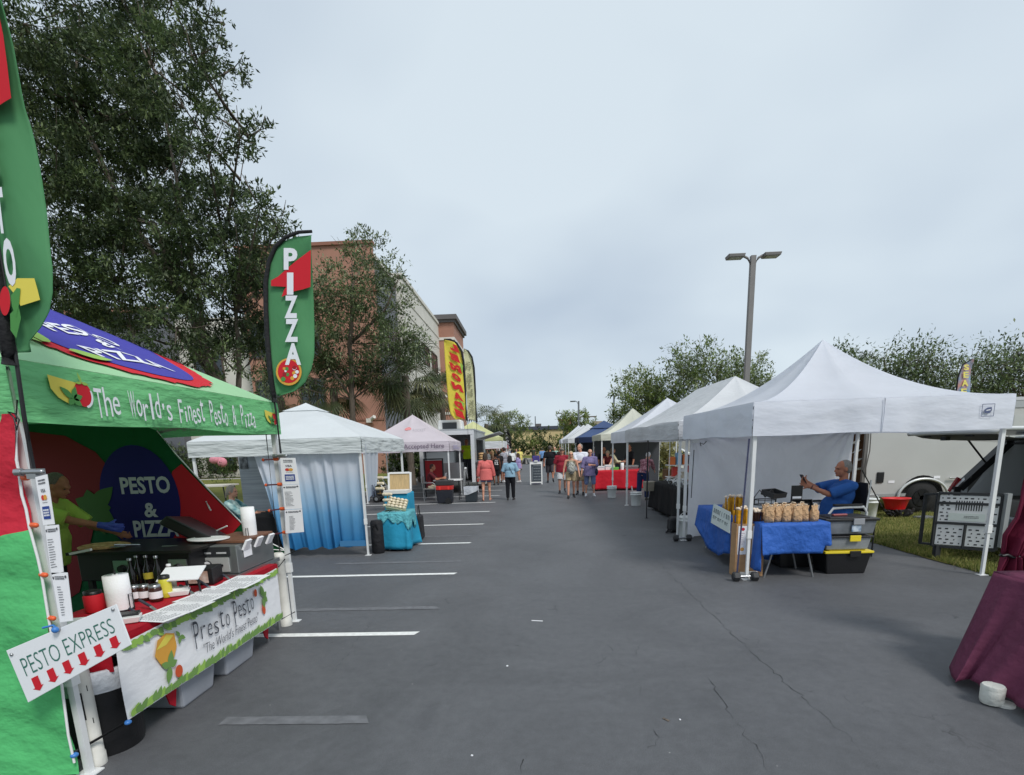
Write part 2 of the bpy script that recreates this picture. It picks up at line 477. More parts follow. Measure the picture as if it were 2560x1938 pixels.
        if fem: T.ell(CH + fw * 0.045 * H, (0.082 * H + o * .5, 0.04 * H + o * .6, 0.047 * H), TM)
        sl = top.get('sleeve', 0.6)
        for s, k in ((1, 'R'), (-1, 'L')):
            if sl > 0: T.cap(PV + u * 0.285 * H, A[k][0] + V((s * 0.004, 0, 0)), 0.034 * H + o * 0.7, 0.032 * H + o * 0.6)
            else: T.cap(PV + u * 0.2 * H + V((s * 0.06 * H, 0, 0)), PV + u * 0.298 * H + V((s * 0.065 * H, 0, 0)), 0.02 * H + o, 0.018 * H + o * .5)
            sh, e, wr = A[k]
            if 0 < sl <= 1: T.fru(sh - (e - sh) * 0.05, sh + (e - sh) * sl, 0.033 * H + o * 0.6, 0.033 * H + o * 0.6, 0.029 * H + o * 1.3, 0.029 * H + o * 1.3, right=(0, 1, 0.1))
            elif sl > 1:
                T.cap(sh, e, 0.033 * H + o * 0.5, 0.027 * H + o * 0.7); T.fru(e, e + (wr - e) * (sl - 1), 0.027 * H + o * 0.7, 0.027 * H + o * 0.7, 0.021 * H + o, 0.021 * H + o, right=(1, 0.2, 0.1))
                T.ell(e, 0.027 * H + o * 0.7)
        if top.get('collar'):
            T.lathe(NK - u * 0.012 * H, [(0.042 * H, -0.012), (0.044 * H, 0.012), (0.038 * H, 0.02)], 14, axis=u)
        organic(top.get('name', 'shirt'), T, 0.012, fab('cloth_' + '_'.join(map(str, top['col'])), top['col'], 0.0, 0.5, 9, (1, 1, 1), 0.85, top.get('var', 0.1)) if 'mat' not in top else top['mat'], t, 4)
    if bot:
        K = MB(); o = bot.get('loose', 0.014); ln = bot.get('len', 1.0)
        K.ell(PV + u * 0.018 * H, (0.1 * H * wd * (1.08 if fem else 1) + o, 0.072 * H + o, 0.07 * H), TM)
        K.fru(PV - u * 0.02 * H, PV + u * 0.06 * H + fw * belly * 0.2, 0.1 * H * wd + o, 0.074 * H + o, 0.09 * H * wd + o * 0.8 + belly * 0.3, 0.066 * H + o * 0.8 + belly * 0.4)
        for s, k in ((1, 'R'), (-1, 'L')):
            hp, knee, ank, heel, toe, fd = J[k]
            if ln <= 1: K.cap(hp, hp + (knee - hp) * 0.4, 0.054 * H * wd + o * .8, 0.046 * H * wd + o); K.fru(hp, hp + (knee - hp) * ln, 0.055 * H * wd + o * .8, 0.055 * H * wd + o * .8, 0.037 * H + o * 1.8 + bot.get('flare', 0.0), 0.04 * H + o * 1.9 + bot.get('flare', 0.0))
            else:
                K.cap(hp, knee, 0.054 * H * wd + o * .7, 0.034 * H + o); K.ell(knee, 0.034 * H + o)
                K.fru(knee, knee + (ank - knee) * (ln - 1), 0.034 * H + o, 0.034 * H + o, 0.024 * H + o, 0.024 * H + o)
        organic(bot.get('name', 'shorts'), K, 0.012, fab('cloth_' + '_'.join(map(str, bot['col'])), bot['col'], 0.0, 0.5, 9, (1, 1, 1), 0.85, bot.get('var', 0.1)), t, 3)
    if shoes:
        for s, k in ((1, 'R'), (-1, 'L')):
            F = MB(); hp, knee, ank, heel, toe, fd = J[k]
            if sandals:
                F.cap(heel - V((0, 0, 0.014 * H)), toe - V((0, 0, 0.008 * H)), 0.016 * H, 0.014 * H); F.ell(toe - fd * 0.03 * H + V((0, 0, 0.006 * H)), (0.026 * H, 0.02 * H, 0.014 * H))
            else:
                F.cap(heel + fd * 0.005 * H, toe - fd * 0.01 * H, 0.022 * H, 0.017 * H); F.cap(heel + fd * 0.01 * H - V((0, 0, 0.008 * H)), toe - V((0, 0, 0.004 * H)), 0.02 * H, 0.018 * H)
                F.cap(heel + fd * 0.018 * H, ank + (knee - ank) * 0.05, 0.024 * H, 0.022 * H)
            organic('shoe', F, 0.009, P('shoe_' + '_'.join(map(str, shoes)), shoes, 0.6, bump=0.2, bs=40), t, 2)
    hc, hs = hair
    if hs != 'bald':
        Hm = MB()
        if hs in ('short', 'long', 'bob', 'pony', 'cap', 'bun', 'thin'):
            thin = 0.004 if hs in ('short', 'cap', 'thin') else 0.009
            Hm.ell(hp_(0, -0.016 if thin < .005 else -0.011, 0.016), ((0.0445 + thin) * H, (0.05 + thin * .6) * H, (0.049 + thin) * H), HM)
            if hs in ('short', 'cap', 'pony', 'bun'): Hm.ell(hp_(0, -0.027, -0.008), (0.0445 * H, 0.036 * H, 0.04 * H), HM)
            if hs in ('long', 'bob'):
                ln = 0.14 if hs == 'long' else 0.06
                Hm.cap(hp_(0, -0.03, 0.0), hp_(0, -0.04, -ln), 0.044 * H, 0.04 * H)
                for s in (1, -1): Hm.cap(hp_(s * 0.036, -0.012, 0), hp_(s * 0.042, -0.018, -ln * 0.85), 0.018 * H, 0.02 * H)
            if hs == 'pony': Hm.cap(hp_(0, -0.06, 0.01), hp_(0, -0.075, -0.07), 0.016 * H, 0.01 * H)
            if hs == 'bun': Hm.ell(hp_(0, -0.066, 0.0), 0.022 * H)
        if Hm.v:
            # keep the face clear: drop what would cover it
            organic('hair', Hm, 0.0095, P('hair_' + '_'.join(map(str, hc)), hc, 0.7, var=0.35, vs=60, bump=0.6, bs=90, stretch=(4, 4, 1)), t, 2)
    if eyes is not None:
        E = MB()
        if eyes == 'shades':
            for s in (1, -1): E.ell(hp_(s * 0.018, 0.051, 0.003), (0.0165 * H, 0.007 * H, 0.011 * H), HM)
            E.bar(hp_(-0.01, 0.055, 0.006), hp_(0.01, 0.055, 0.006), 0.002 * H)
            for s in (1, -1): E.bar(hp_(s * 0.033, 0.046, 0.006), hp_(s * 0.047, 0.0, 0.004), 0.002 * H)
            E.build_local('sunglasses', P('shades', (20, 20, 22), 0.15), t)
        else:
            for s in (1, -1): E.ell(hp_(s * 0.0175, 0.0475, 0.002), (0.0075 * H, 0.004 * H, 0.0038 * H), HM)
            E.build_local('eyes', P('eyes', (50, 38, 32), 0.3), t)
        Mo = MB(); Mo.ell(hp_(0, 0.0555, -0.032), (0.014 * H, 0.004 * H, 0.0028 * H), HM); Mo.build_local('mouth', P('mouth', (140, 75, 70), 0.5), t)
    if extra: extra(dict(t=t, J=J, A=A, hp=hp_, HM=HM, PV=PV, u=u, fw=fw, CH=CH, NK=NK, H=H))
    return t
def build_local(s, name, mats, parent, **k):
    X = XF[parent]; s.v = [tuple(X @ V(p)) for p in s.v]
    return s.build(name, mats, parent, **k)
MB.build_local = build_local

# ------------------------------------------------------------------ vegetation
def leafmats(key, cols):
    return [P('leaf_%s_%d' % (key, i), c, 0.55, trans=0.25, spec=0.35, var=0.25, vs=0.8) for i, c in enumerate(cols)]
def leaves(name, mats, parent, clumps, n, size, rng, asp=0.38, sprig=9, droop=0.2, flat=0.75, spread=0.28, weights=None, hollow=0.3, tuft=0.17):
    """many leaf faces in sprigs through the volume of the clumps [(centre, radii)]"""
    C = np.array([c for c, r in clumps], float); Rr = np.array([(r if hasattr(r, '__len__') else (r, r, r)) for c, r in clumps], float)
    vol = Rr.prod(1) ** (0.75); pr = vol / vol.sum()
    ns = max(1, n // sprig)
    k = rng.choice(len(C), ns, p=pr)
    # every clump is broken into tufts with gaps between them
    T = 26
    td_ = rng.normal(size=(len(C), T, 3)); td_ /= np.linalg.norm(td_, axis=2)[..., None]
    trad = hollow + (1.08 - hollow) * rng.random((len(C), T, 1)) ** 0.5
    tc = C[:, None, :] + td_ * Rr[:, None, :] * trad
    j = (rng.random(ns) ** 1.25 * T).astype(int)
    off = rng.normal(size=(ns, 3)); off *= (tuft * (0.5 + rng.random(ns)))[:, None]
    sc = tc[k, j] + off * Rr[k] * np.array([1, 1, 0.75])
    d = td_[k, j] + off * 0.4
    # twig direction: outward and a little down
    td = d + rng.normal(size=(ns, 3)) * 0.6; td[:, 2] -= droop; td /= np.linalg.norm(td, axis=1)[:, None]
    N = ns * sprig
    ki = np.repeat(np.arange(ns), sprig)
    al = rng.random(N)
    pos = sc[ki] + td[ki] * (al[:, None] * spread * 1.5) + rng.normal(size=(N, 3)) * spread * 0.25
    ld = td[ki] * 0.7 + rng.normal(size=(N, 3)) * 0.75; ld /= np.linalg.norm(ld, axis=1)[:, None]
    up = rng.normal(size=(N, 3)) * (1 - flat) + np.array([0, 0, flat]); sd_ = np.cross(ld, up); sd_ /= (np.linalg.norm(sd_, axis=1)[:, None] + 1e-6)
    L = size * (0.6 + 0.8 * rng.random(N))[:, None]; W = L * asp
    nn = np.cross(sd_, ld)
    v = np.stack([pos, pos + ld * L * .5 + sd_ * W * .5 - nn * L * 0.06, pos + ld * L, pos + ld * L * .5 - sd_ * W * .5 - nn * L * 0.06], 1).reshape(-1, 3)
    if parent is not None: v = v - np.array(XF[parent].translation)
    me = bpy.data.meshes.new(name)
    me.vertices.add(N * 4); me.vertices.foreach_set('co', v.astype(np.float32).ravel())
    me.loops.add(N * 4); me.loops.foreach_set('vertex_index', np.arange(N * 4, dtype=np.int32))
    me.polygons.add(N); me.polygons.foreach_set('loop_start', np.arange(0, N * 4, 4, dtype=np.int32))
    wts = weights or [1 / len(mats)] * len(mats)
    base = rng.choice(len(mats), ns, p=wts); mi = base[ki]; flip = rng.random(N) < 0.25; mi[flip] = rng.integers(0, len(mats), flip.sum())
    for m in mats: me.materials.append(m)
    me.polygons.foreach_set('material_index', mi.astype(np.int32))
    me.update(calc_edges=True); me.validate()
    o = bpy.data.objects.new(name, me); COL.objects.link(o)
    if parent is not None: o.parent = parent; XF[o] = XF[parent]
    return o
def limb(mb, pts, r0, r1, rnd, n=8):
    P_ = [V(p) for p in pts]; out = []
    for i in range(len(P_) - 1):
        for k in range(4):
            q = P_[i].lerp(P_[i + 1], k / 4); out.append(q + V((rnd.uniform(-1, 1), rnd.uniform(-1, 1), 0)) * r0 * 0.35)
    out.append(P_[-1]); mb.tube(out, r0, n, r1)
BARK = P('bark', (98, 88, 78), 0.9, var=0.3, vs=9, bump=1.0, bs=14, stretch=(1, 1, 0.25))
def tree(name, label, cat, base, trunk, limbs, clumps, n, size, mats, seed, group=None, r0=0.2, **k):
    rnd = random.Random(seed); rng = np.random.default_rng(seed)
    t = thing(name, label, cat, base, 0, group)
    mb = MB(); limb(mb, trunk, r0, r0 * 0.45, rnd)
    for lb in limbs: limb(mb, lb[0], lb[1], lb[2], rnd, 6)
    for c, r in clumps:                                            # a branch into every clump and twigs sticking out of it
        c = V(c); rr = (r if not hasattr(r, '__len__') else max(r))
        st = min([V(p) for lb in limbs for p in lb[0]] + [V(p) for p in trunk[1:]], key=lambda p: (p - c).length + (3 if p.z > c.z else 0))
        mb.tube([st, st.lerp(c, 0.5) + V((0, 0, -0.1 * rr)), c], r0 * 0.22, 5, r0 * 0.07)
        for q in range(5):
            d = V((rnd.gauss(0, 1), rnd.gauss(0, 1), rnd.gauss(0.3, 0.8))).normalized(); mb.tube([c, c + d * rr * 0.6, c + d * rr * rnd.uniform(1.0, 1.25) + V((0, 0, 0.1))], r0 * 0.08, 4, 0.006)
    mb.build('trunk', BARK, t)
    leaves('crown', mats, t, clumps, n, size, rng, **k)
    return t
def gloves(d):
    b = MB(); H = d['H']
    for k in 'R':
        sh, e, wr = d['A'][k]; dr = (wr - e).normalized(); s = 1 if k == 'R' else -1
        side = dr.cross(V((s, 0.35, 0))).normalized(); nrm = side.cross(dr).normalized(); pc = wr + dr * .028 * H
        b.cap(wr - dr * .03 * H, wr, .019 * H, .019 * H); b.cap(wr + side * .008 * H, pc + side * .012 * H + dr * .012 * H, .015 * H, .0135 * H); b.cap(wr - side * .008 * H, pc - side * .012 * H + dr * .01 * H, .015 * H, .0135 * H)
        for q, ln in enumerate((.036, .043, .04, .031)):
            o = (q - 1.5) * .0118 * H; b0 = pc + side * o + dr * .014 * H; d2 = (dr + side * (q - 1.5) * .1 - nrm * s * .2).normalized(); m1 = b0 + d2 * ln * .5 * H; d3 = (d2 - nrm * s * .4).normalized()
            b.cap(b0, m1, .0075 * H, .007 * H, 8); b.cap(m1, m1 + d3 * ln * .52 * H, .007 * H, .006 * H, 8)
        th = wr + dr * .012 * H - side * .014 * H; b.cap(th, th + (dr * .7 - side * .75 - nrm * s * .3).normalized() * .038 * H, .0092 * H, .007 * H, 8)
    organic('glove', b, .008, P('blue_glove', (62, 82, 176), .45, bump=.2, bs=60), d['t'], 2)
# ------------------------------------------------------------------ ground, paint, verges
def asphalt():
    m = bpy.data.materials.new('asphalt'); m.use_nodes = True; t = m.node_tree; b = t.nodes['Principled BSDF']; L = t.links.new
    co = t.nodes.new('ShaderNodeTexCoord').outputs['Object']
    def noise(sc, det=4, rough=0.5, dist=0.0):
        n = t.nodes.new('ShaderNodeTexNoise'); n.inputs['Scale'].default_value = sc; n.inputs['Detail'].default_value = det
        n.inputs['Roughness'].default_value = rough; n.inputs['Distortion'].default_value = dist; L(co, n.inputs['Vector']); return n.outputs['Fac']
    def ramp(s, p0, c0, p1, c1):
        r = t.nodes.new('ShaderNodeValToRGB'); e = r.color_ramp.elements; e[0].position, e[1].position = p0, p1
        e[0].color = (*c0, 1); e[1].color = (*c1, 1); L(s, r.inputs[0]); return r.outputs[0]
    def mix(a, b_, f, mode='MIX'):
        n = t.nodes.new('ShaderNodeMixRGB'); n.blend_type = mode
        for s, q in ((n.inputs[1], a), (n.inputs[2], b_), (n.inputs[0], f)):
            if hasattr(q, 'links'): L(q, s)
            elif isinstance(q, (int, float)): s.default_value = q
            else: s.default_value = (*q, 1)
        return n.outputs[0]
    base = ramp(noise(0.6, 7, 0.7, 0.8), 0.28, (0.082, 0.084, 0.089), 0.72, (0.128, 0.131, 0.138))
    mott = ramp(noise(11, 9, 0.8), 0.3, (0.82, 0.82, 0.82), 0.7, (1.16, 1.16, 1.16))
    grain = ramp(noise(150, 4, 0.8), 0.3, (0.5, 0.5, 0.5), 0.72, (1.45, 1.45, 1.45))
    c = mix(mix(base, mott, 1.0, 'MULTIPLY'), grain, 0.8, 'MULTIPLY')
    # pale chips of stone
    v = t.nodes.new('ShaderNodeTexVoronoi'); v.inputs['Scale'].default_value = 8; L(co, v.inputs['Vector'])
    ch = ramp(v.outputs['Distance'], 0.03, (1, 1, 1), 0.05, (0, 0, 0))
    sel = ramp(noise(9, 3), 0.56, (0, 0, 0), 0.60, (1, 1, 1))
    c = mix(c, (0.32, 0.32, 0.31), mix((0, 0, 0), ch, sel))
    # cracks: edges of large distorted cells, only in places, and short fine ones
    def cracks(scale, wdt, lo, hi, ns):
        dn = t.nodes.new('ShaderNodeTexNoise'); dn.inputs['Scale'].default_value = 3.2; dn.inputs['Detail'].default_value = 5; L(co, dn.inputs['Vector'])
        ma = t.nodes.new('ShaderNodeVectorMath'); ma.operation = 'MULTIPLY_ADD'; ma.inputs[1].default_value = (0.5, 0.5, 0); L(dn.outputs['Color'], ma.inputs[0]); L(co, ma.inputs[2])
        vo = t.nodes.new('ShaderNodeTexVoronoi'); vo.feature = 'DISTANCE_TO_EDGE'; vo.inputs['Scale'].default_value = scale; L(ma.outputs[0], vo.inputs['Vector'])
        k = ramp(vo.outputs['Distance'], wdt * 0.5, (1, 1, 1), wdt, (0, 0, 0))
        return mix((0, 0, 0), k, ramp(noise(ns, 3), lo, (0, 0, 0), hi, (1, 1, 1)))
    c = mix(c, (0.045, 0.046, 0.049), cracks(2.2, 0.012, 0.60, 0.68, 1.3))
    # dull oil and damp stains
    st = ramp(noise(0.9, 3, 0.5, 1.0), 0.62, (1, 1, 1), 0.78, (0.86, 0.86, 0.87))
    c = mix(c, st, 1.0, 'MULTIPLY')
    L(c, b.inputs['Base Color']); b.inputs['Roughness'].default_value = 0.62; b.inputs['Specular IOR Level'].default_value = 0.45
    bp = t.nodes.new('ShaderNodeBump'); bp.inputs['Strength'].default_value = 0.5; bp.inputs['Distance'].default_value = 0.006; L(noise(190, 3, 0.6), bp.inputs['Height']); L(bp.outputs[0], b.inputs['Normal'])
    return m
ASPH = asphalt()
mb = MB(); mb.quad((-400, -60, 0), (400, -60, 0), (400, 900, 0), (-400, 900, 0)); struct(mb.build('ground', ASPH))
PAINT = P('line_paint', (232, 232, 228), 0.7, var=0.1, vs=20, bump=0.2, bs=60)
GHOST = P('faded_paint', (106, 107, 110), 0.75, var=0.18, vs=12)
def stripe(y, x0, x1, wdt, m, nm, slant=0.04, z=0.004):
    b = MB(); pts = []
    n = 24
    for i in range(n + 1): pts.append((x0 + (x1 - slant - x0) * i / n, y - wdt / 2 + RND.uniform(-.003, .003), z))
    for i in range(n, -1, -1): pts.append((x0 + (x1 - x0) * i / n, y + wdt / 2 + RND.uniform(-.003, .003), z))
    b.add(pts, [tuple(range(len(pts)))]); struct(b.build(nm, m))
for i in range(9):
    stripe(5.12 + 2.6 * i, -6.6, (-1.18, -1.15, -1.22, -1.19, -1.25, -1.25, -1.25, -1.3, -1.3)[i], 0.1, PAINT, 'parking_line')
for y, x0, x1 in ((3.37, -2.2, -1.2), (6.0, -3.4, -1.16), (8.6, -3.3, -1.2), (11.2, -3.0, -1.35)):
    stripe(y, x0, x1, 0.11, GHOST, 'faded_line', -0.05)
CRK = P('crack_fill', (48, 48, 50), 0.9)
def crack(pts, wd):
    b = MB(); r = random.Random(int(pts[0][0])); q = [G(*p) for p in pts]; l = []
    for a, c in zip(q, q[1:]):
        n = max(2, int((c - a).length / .05)); l += [a.lerp(c, i / n) + V((r.gauss(0, .011), r.gauss(0, .011), 0)) for i in range(n)]
    l.append(q[-1]); vs = []
    for i, p in enumerate(l):
        d = (l[min(i + 1, len(l) - 1)] - l[max(i - 1, 0)]).normalized(); w_ = wd * .62 * r.uniform(.1, 1.3) * min(1, 4 * min(i, len(l) - 1 - i) / len(l) + .15); n_ = V((-d.y, d.x, 0)) * w_; vs += [p + n_ + V((0, 0, .003)), p - n_ + V((0, 0, .003))]
    b.add(vs, [(2 * i, 2 * i + 1, 2 * i + 3, 2 * i + 2) for i in range(len(l) - 1)]); struct(b.build('pavement_crack', CRK))
for pts, wd in (([(1640, 1400), (1745, 1505), (1880, 1632), (1960, 1705), (2060, 1790), (2150, 1870), (2215, 1936)], .0035), ([(1765, 1685), (1790, 1725), (1815, 1765), (1832, 1798)], .004), ([(1598, 1712), (1606, 1728), (1612, 1745)], .005), ([(1632, 1826), (1645, 1845), (1640, 1862), (1618, 1872)], .004), ([(1540, 1660), (1580, 1672), (1588, 1684)], .003), ([(1522, 1608), (1530, 1632)], .003), ([(1585, 1640), (1600, 1612)], .002), ([(940, 1545), (900, 1590), (830, 1690)], .002), ([(1840, 1802), (1880, 1850), (1920, 1930)], .0025), ([(1300, 1920), (1310, 1900), (1304, 1936)], .003), ([(2060, 1835), (2090, 1850)], .004), ([(1280, 1612), (1308, 1618)], .003)): crack(pts, wd)
def grassmat(name, a, b_):
    return P(name, a, 0.9, rgb2=b_, vs=1.6, det=8, bump=1.0, bs=60, spec=0.1)
GR1 = grassmat('grass_ground', (108, 112, 58), (150, 144, 88)); GR2 = grassmat('far_grass', (110, 118, 60), (136, 136, 78))
CONC = P('kerb_concrete', (168, 165, 158), 0.85, var=0.12, vs=6, bump=0.3, bs=30)
# right verge: ragged edge along the asphalt
b = MB(); e = []; yy = -6.0
while yy < 80:
    e.append((5.93 + 0.05 * sin(yy * 2.1) + RND.uniform(-.035, .035), yy, 0.012)); yy += 0.12
vs = []; fs = []
for i, q in enumerate(e): vs += [q, (q[0] + 0.25, q[1], 0.03), (40, q[1], 0.05)]
for i in range(len(e) - 1):
    a = 3 * i; fs += [(a, a + 1, a + 4, a + 3), (a + 1, a + 2, a + 5, a + 4)]
b.add(vs, fs, True); struct(b.build('right_verge', GR1))
b = MB(); b.bbox(-60, -7.15, -12, 60, -0.05, 0.14); struct(b.build('lawn', GR2))
b = MB(); b.bbox(-7.15, -7.0, -12, 78, -0.05, 0.15); struct(b.build('lawn_kerb', CONC))
b = MB(); b.bbox(-60, -13.2, 38.2, 39.6, 0, 0.155); struct(b.build('footpath', CONC))
b = MB(); b.bbox(-80, 80, 79.2, 79.5, -0.05, 0.16); struct(b.build('far_kerb', CONC))
b = MB(); b.bbox(-120, 120, 79.5, 105, -0.05, 0.15); struct(b.build('far_verge', GR2))
# standing blades along the near right verge
def blades(name, n, x0, x1, y0, y1, h, seed, mats):
    r = np.random.default_rng(seed); x = x0 + (x1 - x0) * r.random(n) ** 1.5; y = y0 + (y1 - y0) * r.random(n)
    hh = h * (0.4 + r.random(n)); a = r.random(n) * 6.28; wv = 0.006 + 0.004 * r.random(n)
    dx, dy = np.cos(a) * wv, np.sin(a) * wv; lx, ly = r.normal(size=n) * hh * .5, r.normal(size=n) * hh * .5
    v = np.stack([np.stack([x - dx, y - dy, np.full(n, .0)], 1), np.stack([x + dx, y + dy, np.full(n, .0)], 1), np.stack([x + lx, y + ly, hh + .03], 1)], 1).reshape(-1, 3)
    me = bpy.data.meshes.new(name); me.vertices.add(3 * n); me.vertices.foreach_set('co', v.astype(np.float32).ravel())
    me.loops.add(3 * n); me.loops.foreach_set('vertex_index', np.arange(3 * n, dtype=np.int32)); me.polygons.add(n); me.polygons.foreach_set('loop_start', np.arange(0, 3 * n, 3, dtype=np.int32))
    for m in mats: me.materials.append(m)
    me.polygons.foreach_set('material_index', r.integers(0, len(mats), n).astype(np.int32)); me.update(calc_edges=True)
    o = bpy.data.objects.new(name, me); COL.objects.link(o); return o
GB = [P('blade%d' % i, c, 0.7, trans=0.3, spec=0.2) for i, c in enumerate([(112, 124, 62), (142, 146, 80), (164, 156, 100), (92, 106, 54)])]
tag(blades('grass', 70000, 5.9, 13.5, 6.6, 16.5, 0.05, 3, GB), 'short patchy green grass of the verge beside the asphalt', 'grass', kind='stuff')

# ------------------------------------------------------------------ office building on the left
TERRA = P('terracotta_render', (164, 120, 102), 0.85, var=0.08, vs=0.5, bump=0.15, bs=40)
TERRA2 = P('dark_terracotta', (144, 100, 84), 0.85, var=0.08, vs=0.5)
CREAM = P('cream_render', (206, 203, 194), 0.85, var=0.05, vs=0.6, bump=0.12, bs=40)
GREYW = P('grey_panel', (98, 100, 106), 0.6, var=0.06, vs=0.6)
TRIM = P('dark_cornice', (96, 92, 90), 0.7)
BRONZE = P('bronze_frame', (74, 58, 50), 0.5)
GLASS = P('window_glass', (38, 46, 54), 0.08, spec=0.8)
WTRIM = P('pale_trim', (214, 210, 202), 0.8)
YB = 41.0
bl = thing('office_building', 'three storey terracotta, grey and cream office block behind the trees on the left', 'building', (-12, 44, 0))
zt = atY(850, 613, YB).z; zg = atY(160, 785, YB).z; xc = atY(930, 640, YB).x; xs = xc + .5
x640 = atY(600, 700, YB).x; x430 = atY(425, 900, YB).x
b = MB(); b.bbox(x640, xc, YB, YB + .4, 0, zt); b.build('wall', TERRA, bl)
b = MB(); b.bbox(x640 + .1, xc - .4, YB + .41, YB + 28, 0, zt - 1.6); b.build('wall', TERRA2, bl)
b = MB(); b.bbox(x640 - .1, xc + .12, YB - .12, YB + .4, zt - 3.1, zt - 2.95); b.bbox(x640 - .1, xc + .12, YB - .16, YB + .4, zt, zt + .22); b.bbox(x640, xc + .05, YB - .06, YB, 4.1, 4.25); b.bbox(x640, xc + .05, YB - .06, YB, 7.9, 8.05)
b.build('cornice', TERRA2, bl)
b = MB(); b.bbox(x430, x640 - .002, YB + 1.2, YB + 28, 0, zg - .4); b.build('wall', CREAM, bl)
b = MB(); b.bbox(-62, x430 - .002, YB + .3, YB + 26, 0, zg); b.build('wall', GREYW, bl)
b = MB(); b.bbox(-62.2, x430 + .1, YB + .1, YB + .8, zg, zg + .28); b.build('cornice', TERRA, bl)
# grey glazed bay at the corner, then the long cream side, then the tower
ygs, yge, yce = YB + .01, atX(1003, 694, xs).y, atX(1095, 804, xs).y
zc = atX(1095, 806, xs).z - .3
b = MB(); b.bbox(xc - .39, xc - .02, YB + .41, yge, 0, zt - .8); b.build('wall', GREYW, bl)
b = MB(); b.bbox(xc - .45, xc + .08, YB + .41, yge, zt - .8, zt - .5); b.build('cornice', WTRIM, bl)
b = MB(); b.bbox(xs - 4, xs, yge, yce, 0, zc); b.build('wall', CREAM, bl)
b = MB(); b.bbox(xs - 4, xs + .12, yge - .1, yce, zc, zc + .3); b.bbox(xs, xs + .06, yge, yce, zc - 1.5, zc - 1.35); b.bbox(xs, xs + .05, yge, yce, zc - 2.6, zc - 2.5); b.build('cornice', CREAM, bl)
xt = atY(1135, 850, yce).x; ztw = atY(1115, 800, yce).z
b = MB(); b.bbox(-16, xt, yce, yce + 9, 0, ztw); b.build('wall', TERRA, bl)
b = MB(); b.bbox(-16.3, xt + .45, yce - .5, yce + 9.4, ztw, ztw + .5); b.bbox(-16.1, xt + .2, yce - .25, yce + 9.2, ztw - .3, ztw); b.build('cornice', TRIM, bl)
for z in (ztw - 2.2, ztw - 8.6, ztw - 10.6):
    b = MB(); b.bbox(-16, xt + .07, yce - .08, yce + 9.05, z, z + .3); b.build('band', WTRIM, bl)
def winX(px0, px1, py0, py1, X, nx=3):
    a = atX(px0, py1, X); c = atX(px1, py1, X); h0 = a.z; h1 = atX(px0, py0, X).z
    rectX(X, a.y, c.y, h0, h1, nx)
def rectX(X, y0, y1, z0, z1, nx=3):
    f = MB(); t = .12
    for q in (y0, y1): f.bbox(X - .05, X + .08, q - t / 2, q + t / 2, z0, z1)
    for q in (z0, z1): f.bbox(X - .05, X + .075, y0 + t / 2, y1 - t / 2, q - t / 2, q + t / 2)
    for i in range(1, nx): q = y0 + (y1 - y0) * i / nx; f.bbox(X - .05, X + .06, q - .04, q + .04, z0 + t / 2, z1 - t / 2)
    wo = f.build('window', BRONZE, bl); g = MB(); g.bbox(X - .04, X + .012, y0, y1, z0, z1); g.build('pane', GLASS, wo)
def rectY(Y, x0, x1, z0, z1, nx=3):
    f = MB(); t = .12
    for q in (x0, x1): f.bbox(q - t / 2, q + t / 2, Y - .08, Y + .05, z0, z1)
    for q in (z0, z1): f.bbox(x0 + t / 2, x1 - t / 2, Y - .075, Y + .05, q - t / 2, q + t / 2)
    for i in range(1, nx): q = x0 + (x1 - x0) * i / nx; f.bbox(q - .04, q + .04, Y - .06, Y + .05, z0 + t / 2, z1 - t / 2)
    wo = f.build('window', BRONZE, bl); g = MB(); g.bbox(x0, x1, Y - .012, Y + .04, z0, z1); g.build('pane', GLASS, wo)
zs = atX(1052, 901, xs).z; zh = atX(1050, 852, xs).z
for a, c in ((1034, 1050), (1058, 1073), (1079, 1092)):
    ya, yb_ = atX(a, 900, xs).y, atX(c, 900, xs).y
    rectX(xs, ya, yb_, zs, zh)
    rectX(xs, ya, yb_, zs - 4.3, zh - 4.3); rectX(xs, ya, yb_, 1.0, 1.0 + zh - zs)
for k in range(3):
    for z in (9.0, 5.0, 1.0): rectX(xc - .02, YB + 1.2 + k * 2.0, YB + 2.5 + k * 2.0, z, z + 2.6, 2)
for x in (-16.2, -19.5):
    for z in (8.8, 4.9, 1.0): rectY(YB, x - .9, x + .9, z, z + 2.3)
a0 = atY(486, 900, YB + 1.2); a1 = atY(556, 900, YB + 1.2)
rectY(YB + 1.2, a0.x, a1.x, atY(520, 955, YB + 1.2).z, atY(520, 880, YB + 1.2).z); rectY(YB + 1.2, a0.x, a1.x, 0.6, 3.2)
a0 = atY(310, 900, YB + .3); a1 = atY(355, 900, YB + .3)
for z in (1, 4.9): rectY(YB + .3, a0.x, a1.x, z, z + 2.4)
b = MB()                                                              # sign letters on the tower's street side, edge-on from here
for k in range(5):
    b.bbox(xt, xt + .12, yce + 1.2 + k * 1.4, yce + 2.2 + k * 1.4, ztw - 4.6, ztw - 2.9)
b.build('sign_panel', TRIM, bl)
b = MB(); b.box((atY(925, 1052, YB).x, YB - .2, atY(925, 1052, YB).z), (.35, .4, .3)); b.bar((atY(925, 1052, YB).x, YB - .1, atY(925, 1052, YB).z), (atY(925, 1052, YB).x + .5, YB - .5, atY(925, 1052, YB).z + .25), .14); b.build('lamp', WTRIM, bl)

